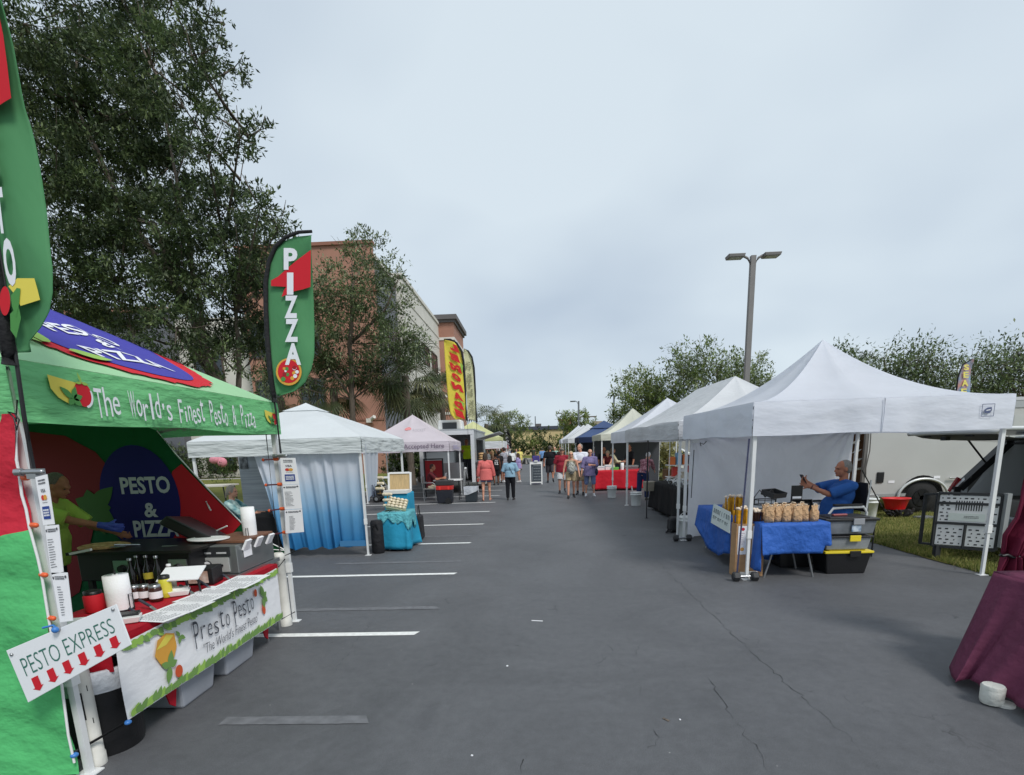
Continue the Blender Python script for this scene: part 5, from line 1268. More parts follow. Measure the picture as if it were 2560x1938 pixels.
for q in ((-3.36, 4.62), (-2.7, 4.62), (-3.36, 5.3), (-2.7, 5.3)): b = MB(); b.bar((*q, 0), (*q, .735), .018); b.build('leg', GPOLE, t2)
b = MB(); b.bbox(-3.02, -2.64, 4.72, 5.28, oz1 + .003, oz1 + .03); tag(b.build('cutting_board', P('wood_board', (112, 74, 54), .6, var=.25, vs=5, stretch=(1, 8, 1)), bevel=.006), 'dark wooden cutting board on top of the pizza oven', 'cutting board')
g = V((-3.0, 4.78, oz1 + .031)); b = MB(); b.lathe(g, [(.02, 0), (.19, .004), (.2, .018), (.185, .012)], 28, sx=.95, sy=.7); tag(b.build('platter', WHITEP), 'white oval platter lying on the cutting board', 'platter')
roll_g = V((-2.75, 5.05, oz1 + .03)); t = thing('paper_towel_roll', 'paper towel roll standing on the cutting board over the oven', 'paper towel', tuple(roll_g)); b = MB(); b.lathe(roll_g, [(.02, .27), (.062, .27), (.064, .13), (.062, .0)], 22); b.build('paper', P('towel', (238, 238, 238), .9), t); b = MB(); b.tube([roll_g + V((.0, -.075, .0)), roll_g + V((-.0, -.075, .075)), roll_g + V((.02, -.07, .075)), roll_g + V((.02, -.07, 0))], .003, 6); b.build('holder', BLACKM, t)
for k in range(3):
    p0 = V((-2.66 + .03 * k, 4.75 + .16 * k, oz1 + .02)); b = MB(); b.box(p0 + V((.03, 0, -.035)), (.02, .09, .1), M=Matrix.Rotation(.5, 3, 'Y')); tag(b.build('paper_tag', PAPER), ['nearest of three paper tags on the cutting board edge', 'middle of three paper tags on the cutting board edge', 'farthest of three paper tags on the cutting board edge'][k], 'paper tag', 'paper tags on the board edge')
b = MB(); p0 = atY(500, 1366, 5.2); b.tube([p0, atY(512, 1345, 5.2), atY(535, 1330, 5.2), atY(568, 1315, 5.2)], .008, 6); b.ell(atY(548, 1348, 5.2), (.06, .02, .03), Matrix.Rotation(.6, 3, 'Y')); tag(b.build('pizza_server', WHITEP), 'white looped server hanging behind the oven towel roll', 'utensil')
# under the table
g = G(292, 1870); t = thing('trash_can', 'round black trash can with white liner under the pesto express sign', 'trash can', tuple(g))
g = V((-2.79, 3.09, 0)); b = MB(); b.lathe(g, [(.19, 0), (.195, .02), (.22, .5), (.225, .52)], 28); b.build('bin', BLKPL, t)
b = MB(); r = random.Random(4); b.lathe(g, [(.228, .43), (.233, .46), (.235, .51), (.233, .56), (.22, .57), (.205, .5)], 28); b.build('liner', P('bin_liner', (220, 224, 230), .35, trans=.3, bump=.9, bs=9), t)
PVC = P('pvc', (214, 212, 204), .45, var=.12, vs=5, bump=.1, bs=20)
for x, y, lab in ((-2.70, 2.86, 'thick white pipe weight strapped to the nearest canopy leg'), (-2.70, 5.46, 'thick white pipe weight by the far front leg of the pizza canopy')):
    t = thing('pipe_weight', lab, 'weight', (x, y, 0), 0, 'pipe weights on the pizza canopy legs'); b = MB(); b.lathe((x, y, 0), [(.062, .0), (.062, .07), (.057, .075), (.057, .72), (.062, .725), (.062, .78), (.04, .8)], 20); b.build('pipe', PVC, t)
    if y < 4:
        b = MB(); fn = lambda u, v: (x + .0585 * cos(-1.0 + u / .0585), y + .0585 * sin(-1.0 + u / .0585), .4 + v); pts = [(-.04, .1), (.04, .1), (.04, .06), (.012, .06), (.012, -.06), (.04, -.06), (.04, -.1), (-.04, -.1), (-.04, -.06), (-.012, -.06), (-.012, .06), (-.04, .06)]
        for sgm in ([(-.045, .12), (.045, .12), (.045, .085), (-.045, .085)], [(-.012, .085), (.012, .085), (.012, -.085), (-.012, -.085)], [(-.045, -.085), (.045, -.085), (.045, -.12), (-.045, -.12)]): poly2(b, sgm, lambda u, v: V(fn(u, v)) + V((cos(-1), sin(-1), 0)) * .002)
        b.build('lettering', BLKPL, t)
for k, (x, y, sx) in enumerate(((-2.78, 3.75, .45), (-2.78, 4.35, .5))):
    t = thing('storage_tote', ['grey tote under the middle of the serving table', 'grey tote under the far half of the serving table'][k], 'tote', (x, y, 0), 0, 'totes under the serving table'); b = MB(); b.box((x, y, .13), (.42, sx, .26), taper=(.85, .85)); b.build('box', P('grey_tote', (150, 154, 162), .35, var=.1, vs=3), t, bevel=.02); b = MB(); b.box((x, y, .275), (.46, sx + .04, .025)); b.build('lid', P('tote_lid', (176, 180, 186), .4), t, bevel=.008)
for k, (x, y) in enumerate(((-2.6, 3.4), (-2.6, 4.78))):
    b = MB(); b.slab([(x, y + .03, .1), (x, y + .08, .06), (x, y + .14, .28), (x, y - .02, .28)], .01); tag(b.build('cloth_corner', RT), ['red cloth corner hanging below the near end of the banner', 'red cloth corner hanging below the far end of the banner'][k], 'cloth', 'red cloth corners under the banner')
# the cook
person('man in a lime tee and blue glove leaning over the griddle in the pizza canopy', -4.78, 4.98, -80, 1.74, tone=1, belly=.05,
       pose=dict(lean=14, nod=24, handR=(.0, .82, 1.1), handL=(-.22, .55, 1.08), poleR=(.8, -.2, -1), curl=.4), top=dict(col=(178, 206, 92), sleeve=.85, hem=-.04, loose=.02, var=.06), bot=dict(col=(40, 42, 48), len=1.95, name='trousers'), hair=((120, 112, 104), 'short'), eyes='eyes',
       extra=lambda d: gloves(d))
# ================================================================== white canopy with the blue curtain
def ombre(name, stops, trans=.35):
    m = bpy.data.materials.new(name); m.use_nodes = True; t = m.node_tree; b = t.nodes['Principled BSDF']; L = t.links.new
    co = t.nodes.new('ShaderNodeTexCoord'); s = t.nodes.new('ShaderNodeSeparateXYZ'); L(co.outputs['Object'], s.inputs[0])
    n = t.nodes.new('ShaderNodeTexNoise'); n.inputs['Scale'].default_value = 2.5; L(co.outputs['Object'], n.inputs['Vector'])
    a = t.nodes.new('ShaderNodeMath'); a.operation = 'MULTIPLY_ADD'; a.inputs[1].default_value = .25; L(n.outputs['Fac'], a.inputs[0]); L(s.outputs['Z'], a.inputs[2])
    d = t.nodes.new('ShaderNodeMath'); d.operation = 'MULTIPLY'; d.inputs[1].default_value = 1 / 2.1; L(a.outputs[0], d.inputs[0])
    r = t.nodes.new('ShaderNodeValToRGB'); e = r.color_ramp.elements
    while len(e) < len(stops): e.new(.5)
    for q, (p, c) in zip(e, stops): q.position = p; q.color = (*lin(c), 1)
    L(d.outputs[0], r.inputs[0]); L(r.outputs[0], b.inputs['Base Color']); b.inputs['Roughness'].default_value = .8; b.inputs['Specular IOR Level'].default_value = .2
    tr = t.nodes.new('ShaderNodeBsdfTranslucent'); L(r.outputs[0], tr.inputs[0]); mx_ = t.nodes.new('ShaderNodeMixShader'); mx_.inputs[0].default_value = trans; L(b.outputs[0], mx_.inputs[1]); L(tr.outputs[0], mx_.inputs[2]); L(mx_.outputs[0], t.nodes['Material Output'].inputs[0])
    return m
WF2 = fab('offwhite_canopy', (232, 236, 237), .28, .45, 2.4, (1, 1, 2), .6, .03); WV2 = fab('offwhite_valance', (214, 219, 218), .2, 1.0, 2.2, (1, 1, 6), .6, .04)
canopy('market_canopy', 'low white canopy with a vented peak and a blue dyed curtain', -5.93, -2.9, 9.22, 12.3, 1.80, 2.07, 2.74, WF2, WV2, k=.92, sag=.0, vent=.22, legw=.04)
CUR = ombre('dyed_curtain', [(0.05, (40, 112, 168)), (.2, (58, 134, 190)), (.42, (112, 172, 214)), (.58, (172, 202, 226)), (.78, (218, 224, 234))])
def edge_l(v):                                            # the swept-back left edge, in metres on the curtain plane
    pts = [(632, 1137), (648, 1185), (666, 1236), (681, 1290), (694, 1345), (708, 1385)]; s = v * (len(pts) - 1); i = min(int(s), len(pts) - 2); q = s - i
    return atY(pts[i][0] + (pts[i + 1][0] - pts[i][0]) * q, pts[i][1] + (pts[i + 1][1] - pts[i][1]) * q, 9.36).x
ct = thing('curtain', 'white to blue dyed curtain gathered across the front of the low white canopy', 'curtain', (-4, 9.35, 0))
b = MB()
def cf(u, v):
    xl = edge_l(v); x = xl + (-2.96 - xl) * u; zb_ = .14 + .02 * sin(u * 30) + (.12 * max(0, u - .6)); z = 1.98 + (zb_ - 1.98) * v
    fold = (.05 * sin(u * 46 + 2 * sin(u * 9) + v * 1.2) + .02 * sin(u * 83 + v * 2)) * (.35 + .65 * v) * (1.0 if u < .72 else .35)
    return (x, 9.33 + fold, z)
b.grid(cf, 200, 24); b.build('panel', CUR, ct)
b = MB(); b.grid(lambda u, v: (-2.90 + .012 * sin(u * 20), 9.36 + (.8 - .25 * v * v) * u, 1.95 - (1.0 - .25 * u) * v), 20, 12); b.build('side_panel', ombre('dyed_curtain_side', [(0.3, (170, 190, 212)), (.8, (214, 218, 226))], .5), ct)
b = MB(); b.box((-3.2, 9.29, .22), (.5, .02, .1)); b.build('hem_board', P('blue_hem', (60, 120, 166), .8), ct)
# seated woman, her chair, poster, dark table
WX, WY = atY(590, 1300, 9.9).x, 9.9
def folding_chair(x, y, rz, label, mat=WPOLE, seatm=None, arms=True, name='chair'):
    t = thing(name, label, 'chair', (0, 0, 0)); sm = seatm or P('teal_canvas', (40, 90, 104), .8)
    b = MB(); b.bbox(-.24, .24, -.22, .22, .42, .45); b.build('seat', sm, t, bevel=.01)
    b = MB(); b.box((0, -.25, .74), (.46, .025, .26), M=Matrix.Rotation(-.12, 3, 'X')); b.build('backrest', sm, t, bevel=.01)
    for s in (1, -1):
        b = MB(); b.tube([(s * .26, .22, .0), (s * .26, .2, .6), (s * .26, .14, .655), (s * .26, -.2, .655)], .013, 8); b.build('front_leg', mat, t)
        b = MB(); b.tube([(s * .25, -.2, 0), (s * .25, -.23, .5), (s * .25, -.28, .9)], .013, 8); b.build('back_leg', mat, t)
        if arms: b = MB(); b.bbox(s * .26 - .03, s * .26 + .03, -.22, .2, .662, .685); b.build('armrest', BLKPL, t, bevel=.006)
    b = MB(); b.bar((-.26, .2, .18), (.26, .2, .18), .01); b.bar((-.25, -.21, .18), (.25, -.21, .18), .01); b.build('stretcher', mat, t)
    t.location = (x, y, 0); t.rotation_euler = (0, 0, rz); XF[t] = Matrix.Translation((x, y, 0)) @ Matrix.Rotation(rz, 4, 'Z'); return t
folding_chair(WX, WY, radians(-90), 'white framed camp chair holding the woman in teal')
def seated(**k):
    p = dict(hipR=86, hipL=86, kneeR=88, kneeL=88, lean=-4, spread=5); p.update(k); return p
TEALP = P('teal_pattern', (58, 120, 128), .85, rgb2=(190, 214, 208), vs=9, det=1)
person('older woman in a teal patterned top seated in a white chair under the white canopy', WX, WY, -90, 1.62, fem=True, pose=seated(handR=(.12, .42, .74), handL=(-.12, .42, .74), nod=6), seat=.50, top=dict(col=(92, 160, 164), sleeve=1.7, hem=-.04, name='blouse', mat=TEALP), bot=dict(col=(44, 46, 54), len=1.9, name='trousers'), hair=((170, 160, 146), 'pony'), eyes='eyes')
BLC = fab('black_cloth', (22, 22, 24), 0, .5, 4, (1, 1, 1), .8)
def draped(name, label, x0, x1, y0, y1, zt, drop, m, cat='tablecloth', wav=.02, n=14, legs=True, seed=0, tname='table', tlabel=None, round_=.02):
    """table plus a cloth that hangs over its edges in folds"""
    cx, cy = (x0 + x1) / 2, (y0 + y1) / 2
    if tlabel:
        t = thing(tname, tlabel, 'table', (cx, cy, 0)); b = MB(); b.bbox(x0 + .01, x1 - .01, y0 + .01, y1 - .01, zt - .04, zt - .006); b.build('tabletop', WHITEP, t)
        for sx in (-1, 1):
            for sy in (-1, 1):
                ex, ey = cx + sx * ((x1 - x0) / 2 - .12), cy + sy * ((y1 - y0) / 2 - .1); b = MB(); b.bar((ex - sx * .18, ey, zt - .05), (ex, ey, 0), .014); b.build('leg', GPOLE, t)
    r = random.Random(seed); ph = [r.uniform(0, 6) for _ in range(4)]
    per = 2 * ((x1 - x0) + (y1 - y0)); b = MB(); N = 120
    def rim(s):
        d = s * per
        for (a, c, L) in (((x0, y0), (x1, y0), x1 - x0), ((x1, y0), (x1, y1), y1 - y0), ((x1, y1), (x0, y1), x1 - x0), ((x0, y1), (x0, y0), y1 - y0)):
            if d <= L: f = d / L; return a[0] + (c[0] - a[0]) * f, a[1] + (c[1] - a[1]) * f, ((c[1] - a[1]) / L, -(c[0] - a[0]) / L), f
            d -= L
        return x0, y0, (0, -1), 0
    dropf = drop if callable(drop) else (lambda s: drop)
    def fn(u, v):
        x, y, nn, f = rim(u % 1.0); co = abs(f - .5) * 2; o = .006 + wav * v * (.6 + .7 * sin(u * per * n + ph[0]) + .5 * sin(u * per * n * 1.9 + ph[1])) + .05 * v * co ** 8
        return (x + nn[0] * o, y + nn[1] * o, zt + .004 - dropf(u) * v - .0)
    b.grid(fn, N, 10); b.grid(lambda u, v: (x0 + (x1 - x0) * u, y0 + (y1 - y0) * v, zt + .004 + .002 * sin(u * 9) * sin(v * 7)), 8, 8)
    return tag(b.build(name, m, None, solid=.004), label, cat)
draped('tablecloth', 'black cloth over the table beside the seated woman', WX + .38, WX + 1.0, 9.55, 10.2, .74, .7, BLC, tlabel='small table under black cloth by the seated woman')
t = thing('poster_board', 'grey display wall with one black picture behind the seated woman', 'display panel', (-5.0, 11.2, 1.2)); a, c = atY(594, 1139, 11.2), atY(690, 1250, 11.2)
b = MB(); b.bbox(a.x, c.x, 11.2, 11.24, .3, 1.85); b.build('panel', P('grey_gridwall', (150, 156, 162), .7, var=.2, vs=3, stretch=(.3, 1, 8)), t)
a, c = atY(597, 1141, 11.18), atY(620, 1172, 11.18); b = MB(); b.bbox(a.x, c.x, 11.18, 11.199, c.z, a.z); b.build('picture', P('dark_photo', (40, 42, 46), .4, rgb2=(120, 124, 128), vs=14), t)
t = thing('folding_table', 'bare folding table on the lawn left of the white canopy', 'table', (-6.2, 11.5, 0)); q = atY(540, 1212, 11.6); b = MB(); b.bbox(q.x - .45, q.x + .35, 11.3, 11.9, q.z - .03, q.z); b.build('tabletop', P('beige_top', (206, 200, 188), .6), t)
for sx in (-.38, .28):
    for sy in (11.38, 11.82): b = MB(); b.bar((q.x + sx, sy, q.z - .03), (q.x + sx + .1, sy, 0), .014); b.build('leg', BLACKM, t)
# turquoise jewellery tables
TQ = fab('turquoise_cloth', (46, 154, 190), .1, .6, 4, (1, 1, 1), .7, .1); TQL = fab('pale_turquoise_lace', (112, 196, 206), .2, .8, 22, (1, 1, 1), .8, .15)
ja = atY(958, 1300, 9.75); jx0, jx1 = -2.80, -2.30
draped('tablecloth', 'turquoise cloth hanging to the ground from the jewellery table', jx0, jx1, 9.62, 10.3, .70, lambda u: .66 - .0 * u, TQ, wav=.035, n=7, tlabel='small jewellery table under turquoise cloth')
b = MB(); b.grid(lambda u, v: (jx0 - .03 + (jx1 - jx0 + .07) * u, 9.6 - .012 + .015 * sin(u * 25) * v, .712 - (.16 + .25 * max(0, u - .55) + .05 * sin(u * 14)) * v), 40, 6); b.grid(lambda u, v: (jx1 + .03 + .015 * sin(u * 21) * v, 9.6 + .6 * u, .712 - (.26 + .08 * sin(u * 9)) * v), 30, 6); b.grid(lambda u, v: (jx0 - .02 + (jx1 - jx0 + .05) * u, 9.6 + .68 * v, .712), 6, 6)
tag(b.build('lace_cover', TQL, solid=.003), 'pale turquoise lace cover draped over the jewellery table edge', 'table cover')
t = thing('display_riser', 'turquoise covered riser at the back of the jewellery table', 'riser', (-2.5, 10.35, .7)); b = MB(); b.bbox(-2.9, -2.42, 10.35, 10.9, 0, 1.0); b.build('cover', TQ, t, bevel=.02)
t = thing('jewellery_box', 'open white box with a tan lined lid on the turquoise riser', 'box', (-2.5, 10.45, 1)); M = Matrix.Rotation(-.2, 3, 'X'); q = V((-2.66, 10.75, 1.2)); b = MB()
for dx, dz, sx, sz in ((-.22, 0, .035, .38), (.22, 0, .035, .38), (0, .18, .405, .035), (0, -.18, .405, .035)): b.box(q + M @ V((dx, 0, dz)), (sx, .04, sz), M=M)
b.build('lid_frame', WHITEP, t); b = MB(); b.box(q + V((0, .01, 0)), (.4, .02, .33), M=M); b.build('lining', P('tan_lining', (190, 164, 120), .85, var=.15, vs=8, stretch=(8, 1, 1)), t)
b = MB(); b.box((-2.66, 10.5, 1.03), (.46, .36, .06)); b.build('tray', P('box_white', (226, 224, 218), .5), t)
t = thing('bracelet_display', 'slanted tray of rolled cream bracelets on the lace cover', 'display tray', (-2.4, 9.8, .72)); M = Matrix.Rotation(.5, 3, 'X') @ Matrix.Rotation(.25, 3, 'Y'); q = V((-2.53, 9.9, .83)); b = MB(); b.box(q, (.36, .34, .05), M=M); b.build('tray', P('sage_velvet', (150, 156, 130), .9), t)
b = MB(); r = random.Random(3)
for i in range(5):
    for j in range(4): b.ell(q + M @ V((-.14 + .07 * i, -.12 + .08 * j, .045)), (.036, .03, .028), M)
b.build('bracelets', P('cream_beads', (222, 208, 180), .5, var=.3, vs=22), t)
for k, (x, y, z, lab) in enumerate(((-2.98, 10.42, 1.0, 'tall cream bangle stand beside the jewellery box'), (-2.7, 9.9, .72, 'low necklace stand at the left corner of the lace cover'))):
    t = thing('bangle_stand', lab, 'jewellery stand', (x, y, z)); b = MB(); b.bar((x, y, z), (x, y, z + .32), .01); b.lathe((x, y, z), [(.06, 0), (.06, .01)], 14); b.build('stand', P('brass', (150, 120, 70), .35, metal=.7), t)
    for q_ in (.1, .2, .31): b = MB(); b.cap((x - .07, y, z + q_), (x + .07, y - .02, z + q_), .03, .03, 10); b.build('bangle_roll', P('cream_beads', (222, 208, 180), .5, var=.3, vs=22), t)
b = MB(); r = random.Random(5)
for k in range(14): x, y = -2.68 + .25 * r.random(), 9.66 + .2 * r.random(); b.tube([(x, y, .718), (x + r.uniform(-.1, .1), y + r.uniform(-.05, .05), .735), (x + r.uniform(-.12, .12), y, .718)], .006, 5)
tag(b.build('necklaces', P('aqua_beads', (150, 206, 210), .4, var=.3, vs=30)), 'loose pale necklaces lying at the front of the lace cover', 'necklaces')
t = thing('storage_cylinder', 'black bag cylinder standing on the ground beside the turquoise cloth', 'bag', (-2.83, 9.52, 0)); b = MB(); b.lathe((-2.83, 9.5, 0), [(.1, 0), (.115, .02), (.11, .56), (.09, .6)], 18); b.build('bag', P('black_nylon', (26, 26, 30), .8, bump=.6, bs=9), t); b = MB(); b.tube([(-2.86, 9.39, .45), (-2.86, 9.36, .52), (-2.8, 9.36, .56), (-2.78, 9.39, .45)], .01, 6); b.build('strap', BLKPL, t)
t = thing('tote_bag', 'black tote bag slumped behind the jewellery table', 'bag', (-2.06, 10.8, 0)); b = MB(); b.box((-2.36, 10.95, .25), (.12, .32, .5), taper=(1.2, 1.1)); b.build('bag', P('black_nylon', (26, 26, 30), .8), t, bevel=.04); b = MB(); b.tube([(-2.36, 10.85, .5), (-2.36, 10.9, .68), (-2.36, 10.98, .7), (-2.36, 11.05, .5)], .012, 6); b.build('strap', BLKPL, t)
b = MB(); fn = plane((-2.885, 9.62, 1.12), (0, 1, 0), (0, 0, 1)); text(b, 'IN', lambda u, v: fn(u, v, .02), .2, .22); tag(b.build('hanging_letters', P('sign_grey', (70, 80, 100), .6), solid=.006), 'dark hanging letters on the sheer side curtain', 'letters')

# ================================================================== pale pink canopy
PK = fab('pink_white_canopy', (226, 216, 222), .3, .4, 2.4, (1, 1, 2), .6, .03); PKV = fab('pink_white_valance', (216, 206, 214), .22, .7, 2.4, (1, 1, 4), .6, .04)
tp = canopy('market_canopy', 'pale pink canopy reading Accepted Here behind the blue curtain', -5.9, -2.84, 18.75, 21.8, 1.75, 2.09, 3.1, PK, PKV, k=1.08, sag=.04, legw=.045)
v3 = plane((-4.37, 18.75 - .03, 1.92), (1, 0, 0), (0, 0, 1)); b = MB(); text(b, 'Accepted Here', lambda u, v: v3(u + .66, v - .0, .015), 1.4, .2, bold=.005)
b.mi = 1; rz_ = lambda u, v: V((-4.37 + u, 18.75 + 1.525 * v - .01, roofz(u, -1.525 * (1 - v), 1.53, 1.525, 0, 2.09, 3.1, 1.08, .04) + .012))
poly2(b, circ(-.03, .5, .12, .055), rz_); b.mi = 2; text(b, 'ROCKET', lambda u, v: rz_(u + .38, v * .9 + .47), .46, .1)
b.build('lettering', [P('plum_ink', (120, 104, 124), .7), P('faint_red', (220, 140, 140), .7), P('faint_grey', (196, 190, 196), .7)], tp)
v3b = plane((-2.84 + .03, 20.3, 1.9), (0, 1, 0), (0, 0, 1)); b = MB(); scribble(b, lambda u, v, k=0: v3b(u, v, .015), -.9, .9, -.09, .06, 2, .05, True, 3); b.build('side_print', P('lilac_print', (176, 168, 196), .7), tp)
# table, man with laptop, wheeled cooler, red chair back, scooter
t = thing('folding_table', 'white folding table with the laptop under the pink canopy', 'table', (-2.7, 19.5, 0)); b = MB(); b.bbox(-3.55, -2.55, 19.2, 19.85, .7, .74); b.build('tabletop', WHITEP, t, bevel=.008)
for x, y in ((-3.45, 19.3), (-2.65, 19.3), (-3.45, 19.75), (-2.65, 19.75)): b = MB(); b.bar((x, y, .7), (x, y, 0), .016); b.build('leg', BLACKM, t)
mx_, my_ = atY(1075, 1230, 19.3).x, 19.35
folding_chair(mx_, my_, radians(-85), 'grey folding chair under the man in maroon', GPOLE, P('grey_seat', (120, 118, 116), .7), arms=False)
person('man in a maroon shirt and cap typing at the white table under the pink canopy', mx_, my_, -85, 1.74, tone=1, pose=seated(lean=8, nod=12, handR=(.12, .5, .8), handL=(-.12, .48, .8), poleR=(.7, -.3, -.8), poleL=(-.7, -.3, -.8)), seat=.5, top=dict(col=(92, 34, 40), sleeve=.8), bot=dict(col=(176, 164, 140), len=1.9, name='trousers'), hair=((70, 40, 36), 'cap'))
t = thing('laptop', 'open silver laptop in front of the man in maroon', 'laptop', (-3.2, 19.5, .74)); b = MB(); b.box((-3.3, 19.5, .75), (.24, .34, .016), rz=0); b.build('keyboard', GPOLE, t); b = MB(); b.box((-3.14, 19.5, .865), (.012, .34, .23), M=Matrix.Rotation(.25, 3, 'Y')); b.build('screen', P('laptop_lid', (170, 170, 172), .4, metal=.4), t)
t = thing('wheeled_toolbox', 'black and red wheeled tool box at the front leg of the pink canopy', 'tool box', (-2.95, 18.0, 0)); q = G(1112, 1260); qx, qy = q.x, q.y + .2
b = MB(); b.box((qx, qy, .24), (.54, .38, .44), taper=(.92, .92)); b.build('bin', P('dark_navy_plastic', (34, 36, 44), .45), t, bevel=.02)
b = MB(); b.box((qx, qy, .54), (.56, .4, .14)); b.build('drawer', P('red_plastic', (190, 40, 36), .4), t, bevel=.015)
b = MB(); b.box((qx, qy, .70), (.58, .42, .17)); b.build('top_case', P('charcoal_plastic', (52, 50, 50), .5), t, bevel=.025)
b = MB(); b.tube([(qx - .14, qy - .1, .79), (qx - .14, qy - .1, .82), (qx + .14, qy - .1, .82), (qx + .14, qy - .1, .79)], .016, 8); b.build('handle', BLKPL, t)
for s in (-.02, .3): b = MB(); b.lathe((qx + .12, qy - .24 + s * 1.4, .1), [(.1, 0), (.1, .05), (.05, .055)], 18, axis=(0, 1, 0)); b.build('wheel', RUB, t)
for s in (-1, 1): b = MB(); b.bbox(qx + s * .15 - .03, qx + s * .15 + .03, qy - .215, qy - .2, .48, .58); b.build('latch', P('red_latch', (230, 60, 50), .4), t)
t = thing('camp_chair', 'tall red panel in a black frame behind the man in maroon', 'display', (-3.5, 20.8, 0)); a, c = atY(1062, 1152, 20.8), atY(1107, 1200, 20.8); b = MB(); b.bbox(a.x, c.x, 20.8, 20.83, c.z - .1, a.z); b.build('panel', P('red_fabric', (150, 30, 36), .8), t)
b = MB(); b.sq((a.x - .03, 20.8, 0), (a.x - .03, 20.8, a.z + .06), .05); b.sq((c.x + .03, 20.8, 0), (c.x + .03, 20.8, a.z + .06), .05); b.sq((a.x - .06, 20.8, a.z + .05), (c.x + .06, 20.8, a.z + .05), .05, up=(0, 0, 1)); b.build('frame', BLACKM, t)
# mobility scooter in the shade at the left
sq_ = G(1030, 1232); sx, sy = sq_.x, 19.4
t = thing('mobility_scooter', 'black mobility scooter parked behind the jewellery table', 'scooter', (sx, sy, 0))
b = MB(); b.bbox(sx - .5, sx + .45, sy - .22, sy + .22, .14, .24); b.box((sx - .35, sy, .38), (.4, .42, .3), taper=(1.2, 1)); b.build('body', BLKPL, t, bevel=.03)
b = MB(); b.box((sx - .3, sy, .62), (.46, .46, .1)); b.build('seat', P('black_vinyl', (22, 22, 24), .5), t, bevel=.04); b = MB(); b.box((sx - .55, sy, .92), (.1, .44, .56), M=Matrix.Rotation(-.2, 3, 'Y')); b.build('backrest', P('black_vinyl', (22, 22, 24), .5), t, bevel=.05)
b = MB(); b.bar((sx + .45, sy, .2), (sx + .28, sy, .95), .03); b.bar((sx + .27, sy - .25, .97), (sx + .27, sy + .25, .97), .018); b.box((sx + .28, sy, .98), (.12, .2, .1)); b.build('tiller', BLKPL, t)
for x, y in ((-.38, -.25), (-.38, .25), (.42, -.18), (.42, .18)): b = MB(); b.lathe((sx + x, sy + y - .04, .13), [(.06, 0), (.13, .0), (.13, .08), (.06, .08)], 18, axis=(0, 1, 0)); w_o = b.build('wheel', RUB, t); b = MB(); b.lathe((sx + x, sy + y - .045, .13), [(.06, 0), (.06, .09)], 14, axis=(0, 1, 0)); b.build('rim', GPOLE, w_o)
t = thing('folding_table', 'low white framed folding table behind the bangle stand', 'table', (-4.2, 16, 0)); q = atY(985, 1192, 16.2); b = MB(); b.bbox(q.x - .45, q.x + .35, 15.9, 16.5, q.z - .03, q.z); b.build('tabletop', WHITEP, t)
for s in (-1, 1):
    b = MB(); b.bar((q.x - .4 * s - .05, 15.95, q.z - .03), (q.x + .1 * s, 15.95, 0.0), .016); b.bar((q.x - .4 * s - .05, 16.45, q.z - .03), (q.x + .1 * s, 16.45, 0.0), .016); b.build('leg', WPOLE, t)

# ================================================================== food trailer
ALU = P('aluminium', (176, 178, 180), .38, metal=.55, var=.06, vs=2)
fx0, fx1, fy0, fy1 = -4.6, -2.35, 22.3, 27.6; fz1 = atY(1180, 1076, fy0).z
t = thing('food_trailer', 'silver food trailer with an open dark end and a roof air conditioner', 'food trailer', (-3.4, 25, 0))
b = MB(); b.bbox(fx0, fx0 + .06, fy0, fy1, .5, fz1); b.bbox(fx0, fx1, fy1 - .06, fy1, .5, fz1); b.bbox(fx1 - .06, fx1, fy0, fy0 + .9, .5, fz1); b.bbox(fx1 - .06, fx1, fy1 - 1, fy1, .5, fz1); b.bbox(fx1 - .06, fx1, fy0 + .9, fy1 - 1, .5, 1.3); b.bbox(fx1 - .06, fx1, fy0 + .9, fy1 - 1, fz1 - .35, fz1); b.build('body', ALU, t)
b = MB(); b.bbox(fx0 - .04, fx1 + .04, fy0 - .04, fy1 + .04, fz1, fz1 + .06); b.build('roof', ALU, t); b = MB(); b.bbox(fx0, fx1, fy0, fy1, .45, .5); b.build('floor', P('trailer_floor', (70, 70, 72), .7), t)
b = MB()
for x in (fx0 + .06, fx1 - .06): b.sq((x, fy0 - .02, .45), (x, fy0 - .02, fz1), .14)
b.sq((fx0, fy0 - .02, fz1 - .08), (fx1, fy0 - .02, fz1 - .08), .16, up=(0, 0, 1)); b.build('end_frame', P('trailer_white', (206, 208, 210), .4), t)
b = MB(); b.bbox(fx0 + .1, fx1 - .5, fy0 + .25, fy0 + .7, .5, 1.25); b.build('counter', STEEL, t); b = MB(); b.bbox(fx0 + .1, fx0 + 1.3, fy0 + .8, fy0 + 1.3, .5, 1.7); b.build('cabinet', P('cabinet_white', (200, 206, 208), .4), t)
b = MB(); q = atY(1128, 1062, 23.2); b.box((q.x, 23.2, fz1 + .26), (.95, .9, .4), taper=(1.08, 1.08)); b.build('air_conditioner', WHITEP, t, bevel=.05); b = MB(); b.bbox(q.x - .3, q.x + .3, 22.715, 22.735, fz1 + .1, fz1 + .36); b.build('grille', P('dark_grille', (70, 72, 76), .6), t)
for y in (24.6, 25.6): b = MB(); b.lathe((fx1 - .14, y, .34), [(.16, .0), (.34, .0), (.34, .2), (.16, .21)], 24, axis=(1, 0, 0)); w_o = b.build('wheel', RUB, t); b = MB(); b.lathe((fx1 - .13, y, .34), [(.16, 0), (.15, .2), (.05, .21)], 18, axis=(1, 0, 0)); b.build('rim', GPOLE, w_o)
b = MB(); b.bbox(fx1, fx1 + .35, fy0 + .8, fy1 - .9, 1.27, 1.31); b.build('serving_shelf', STEEL, t)
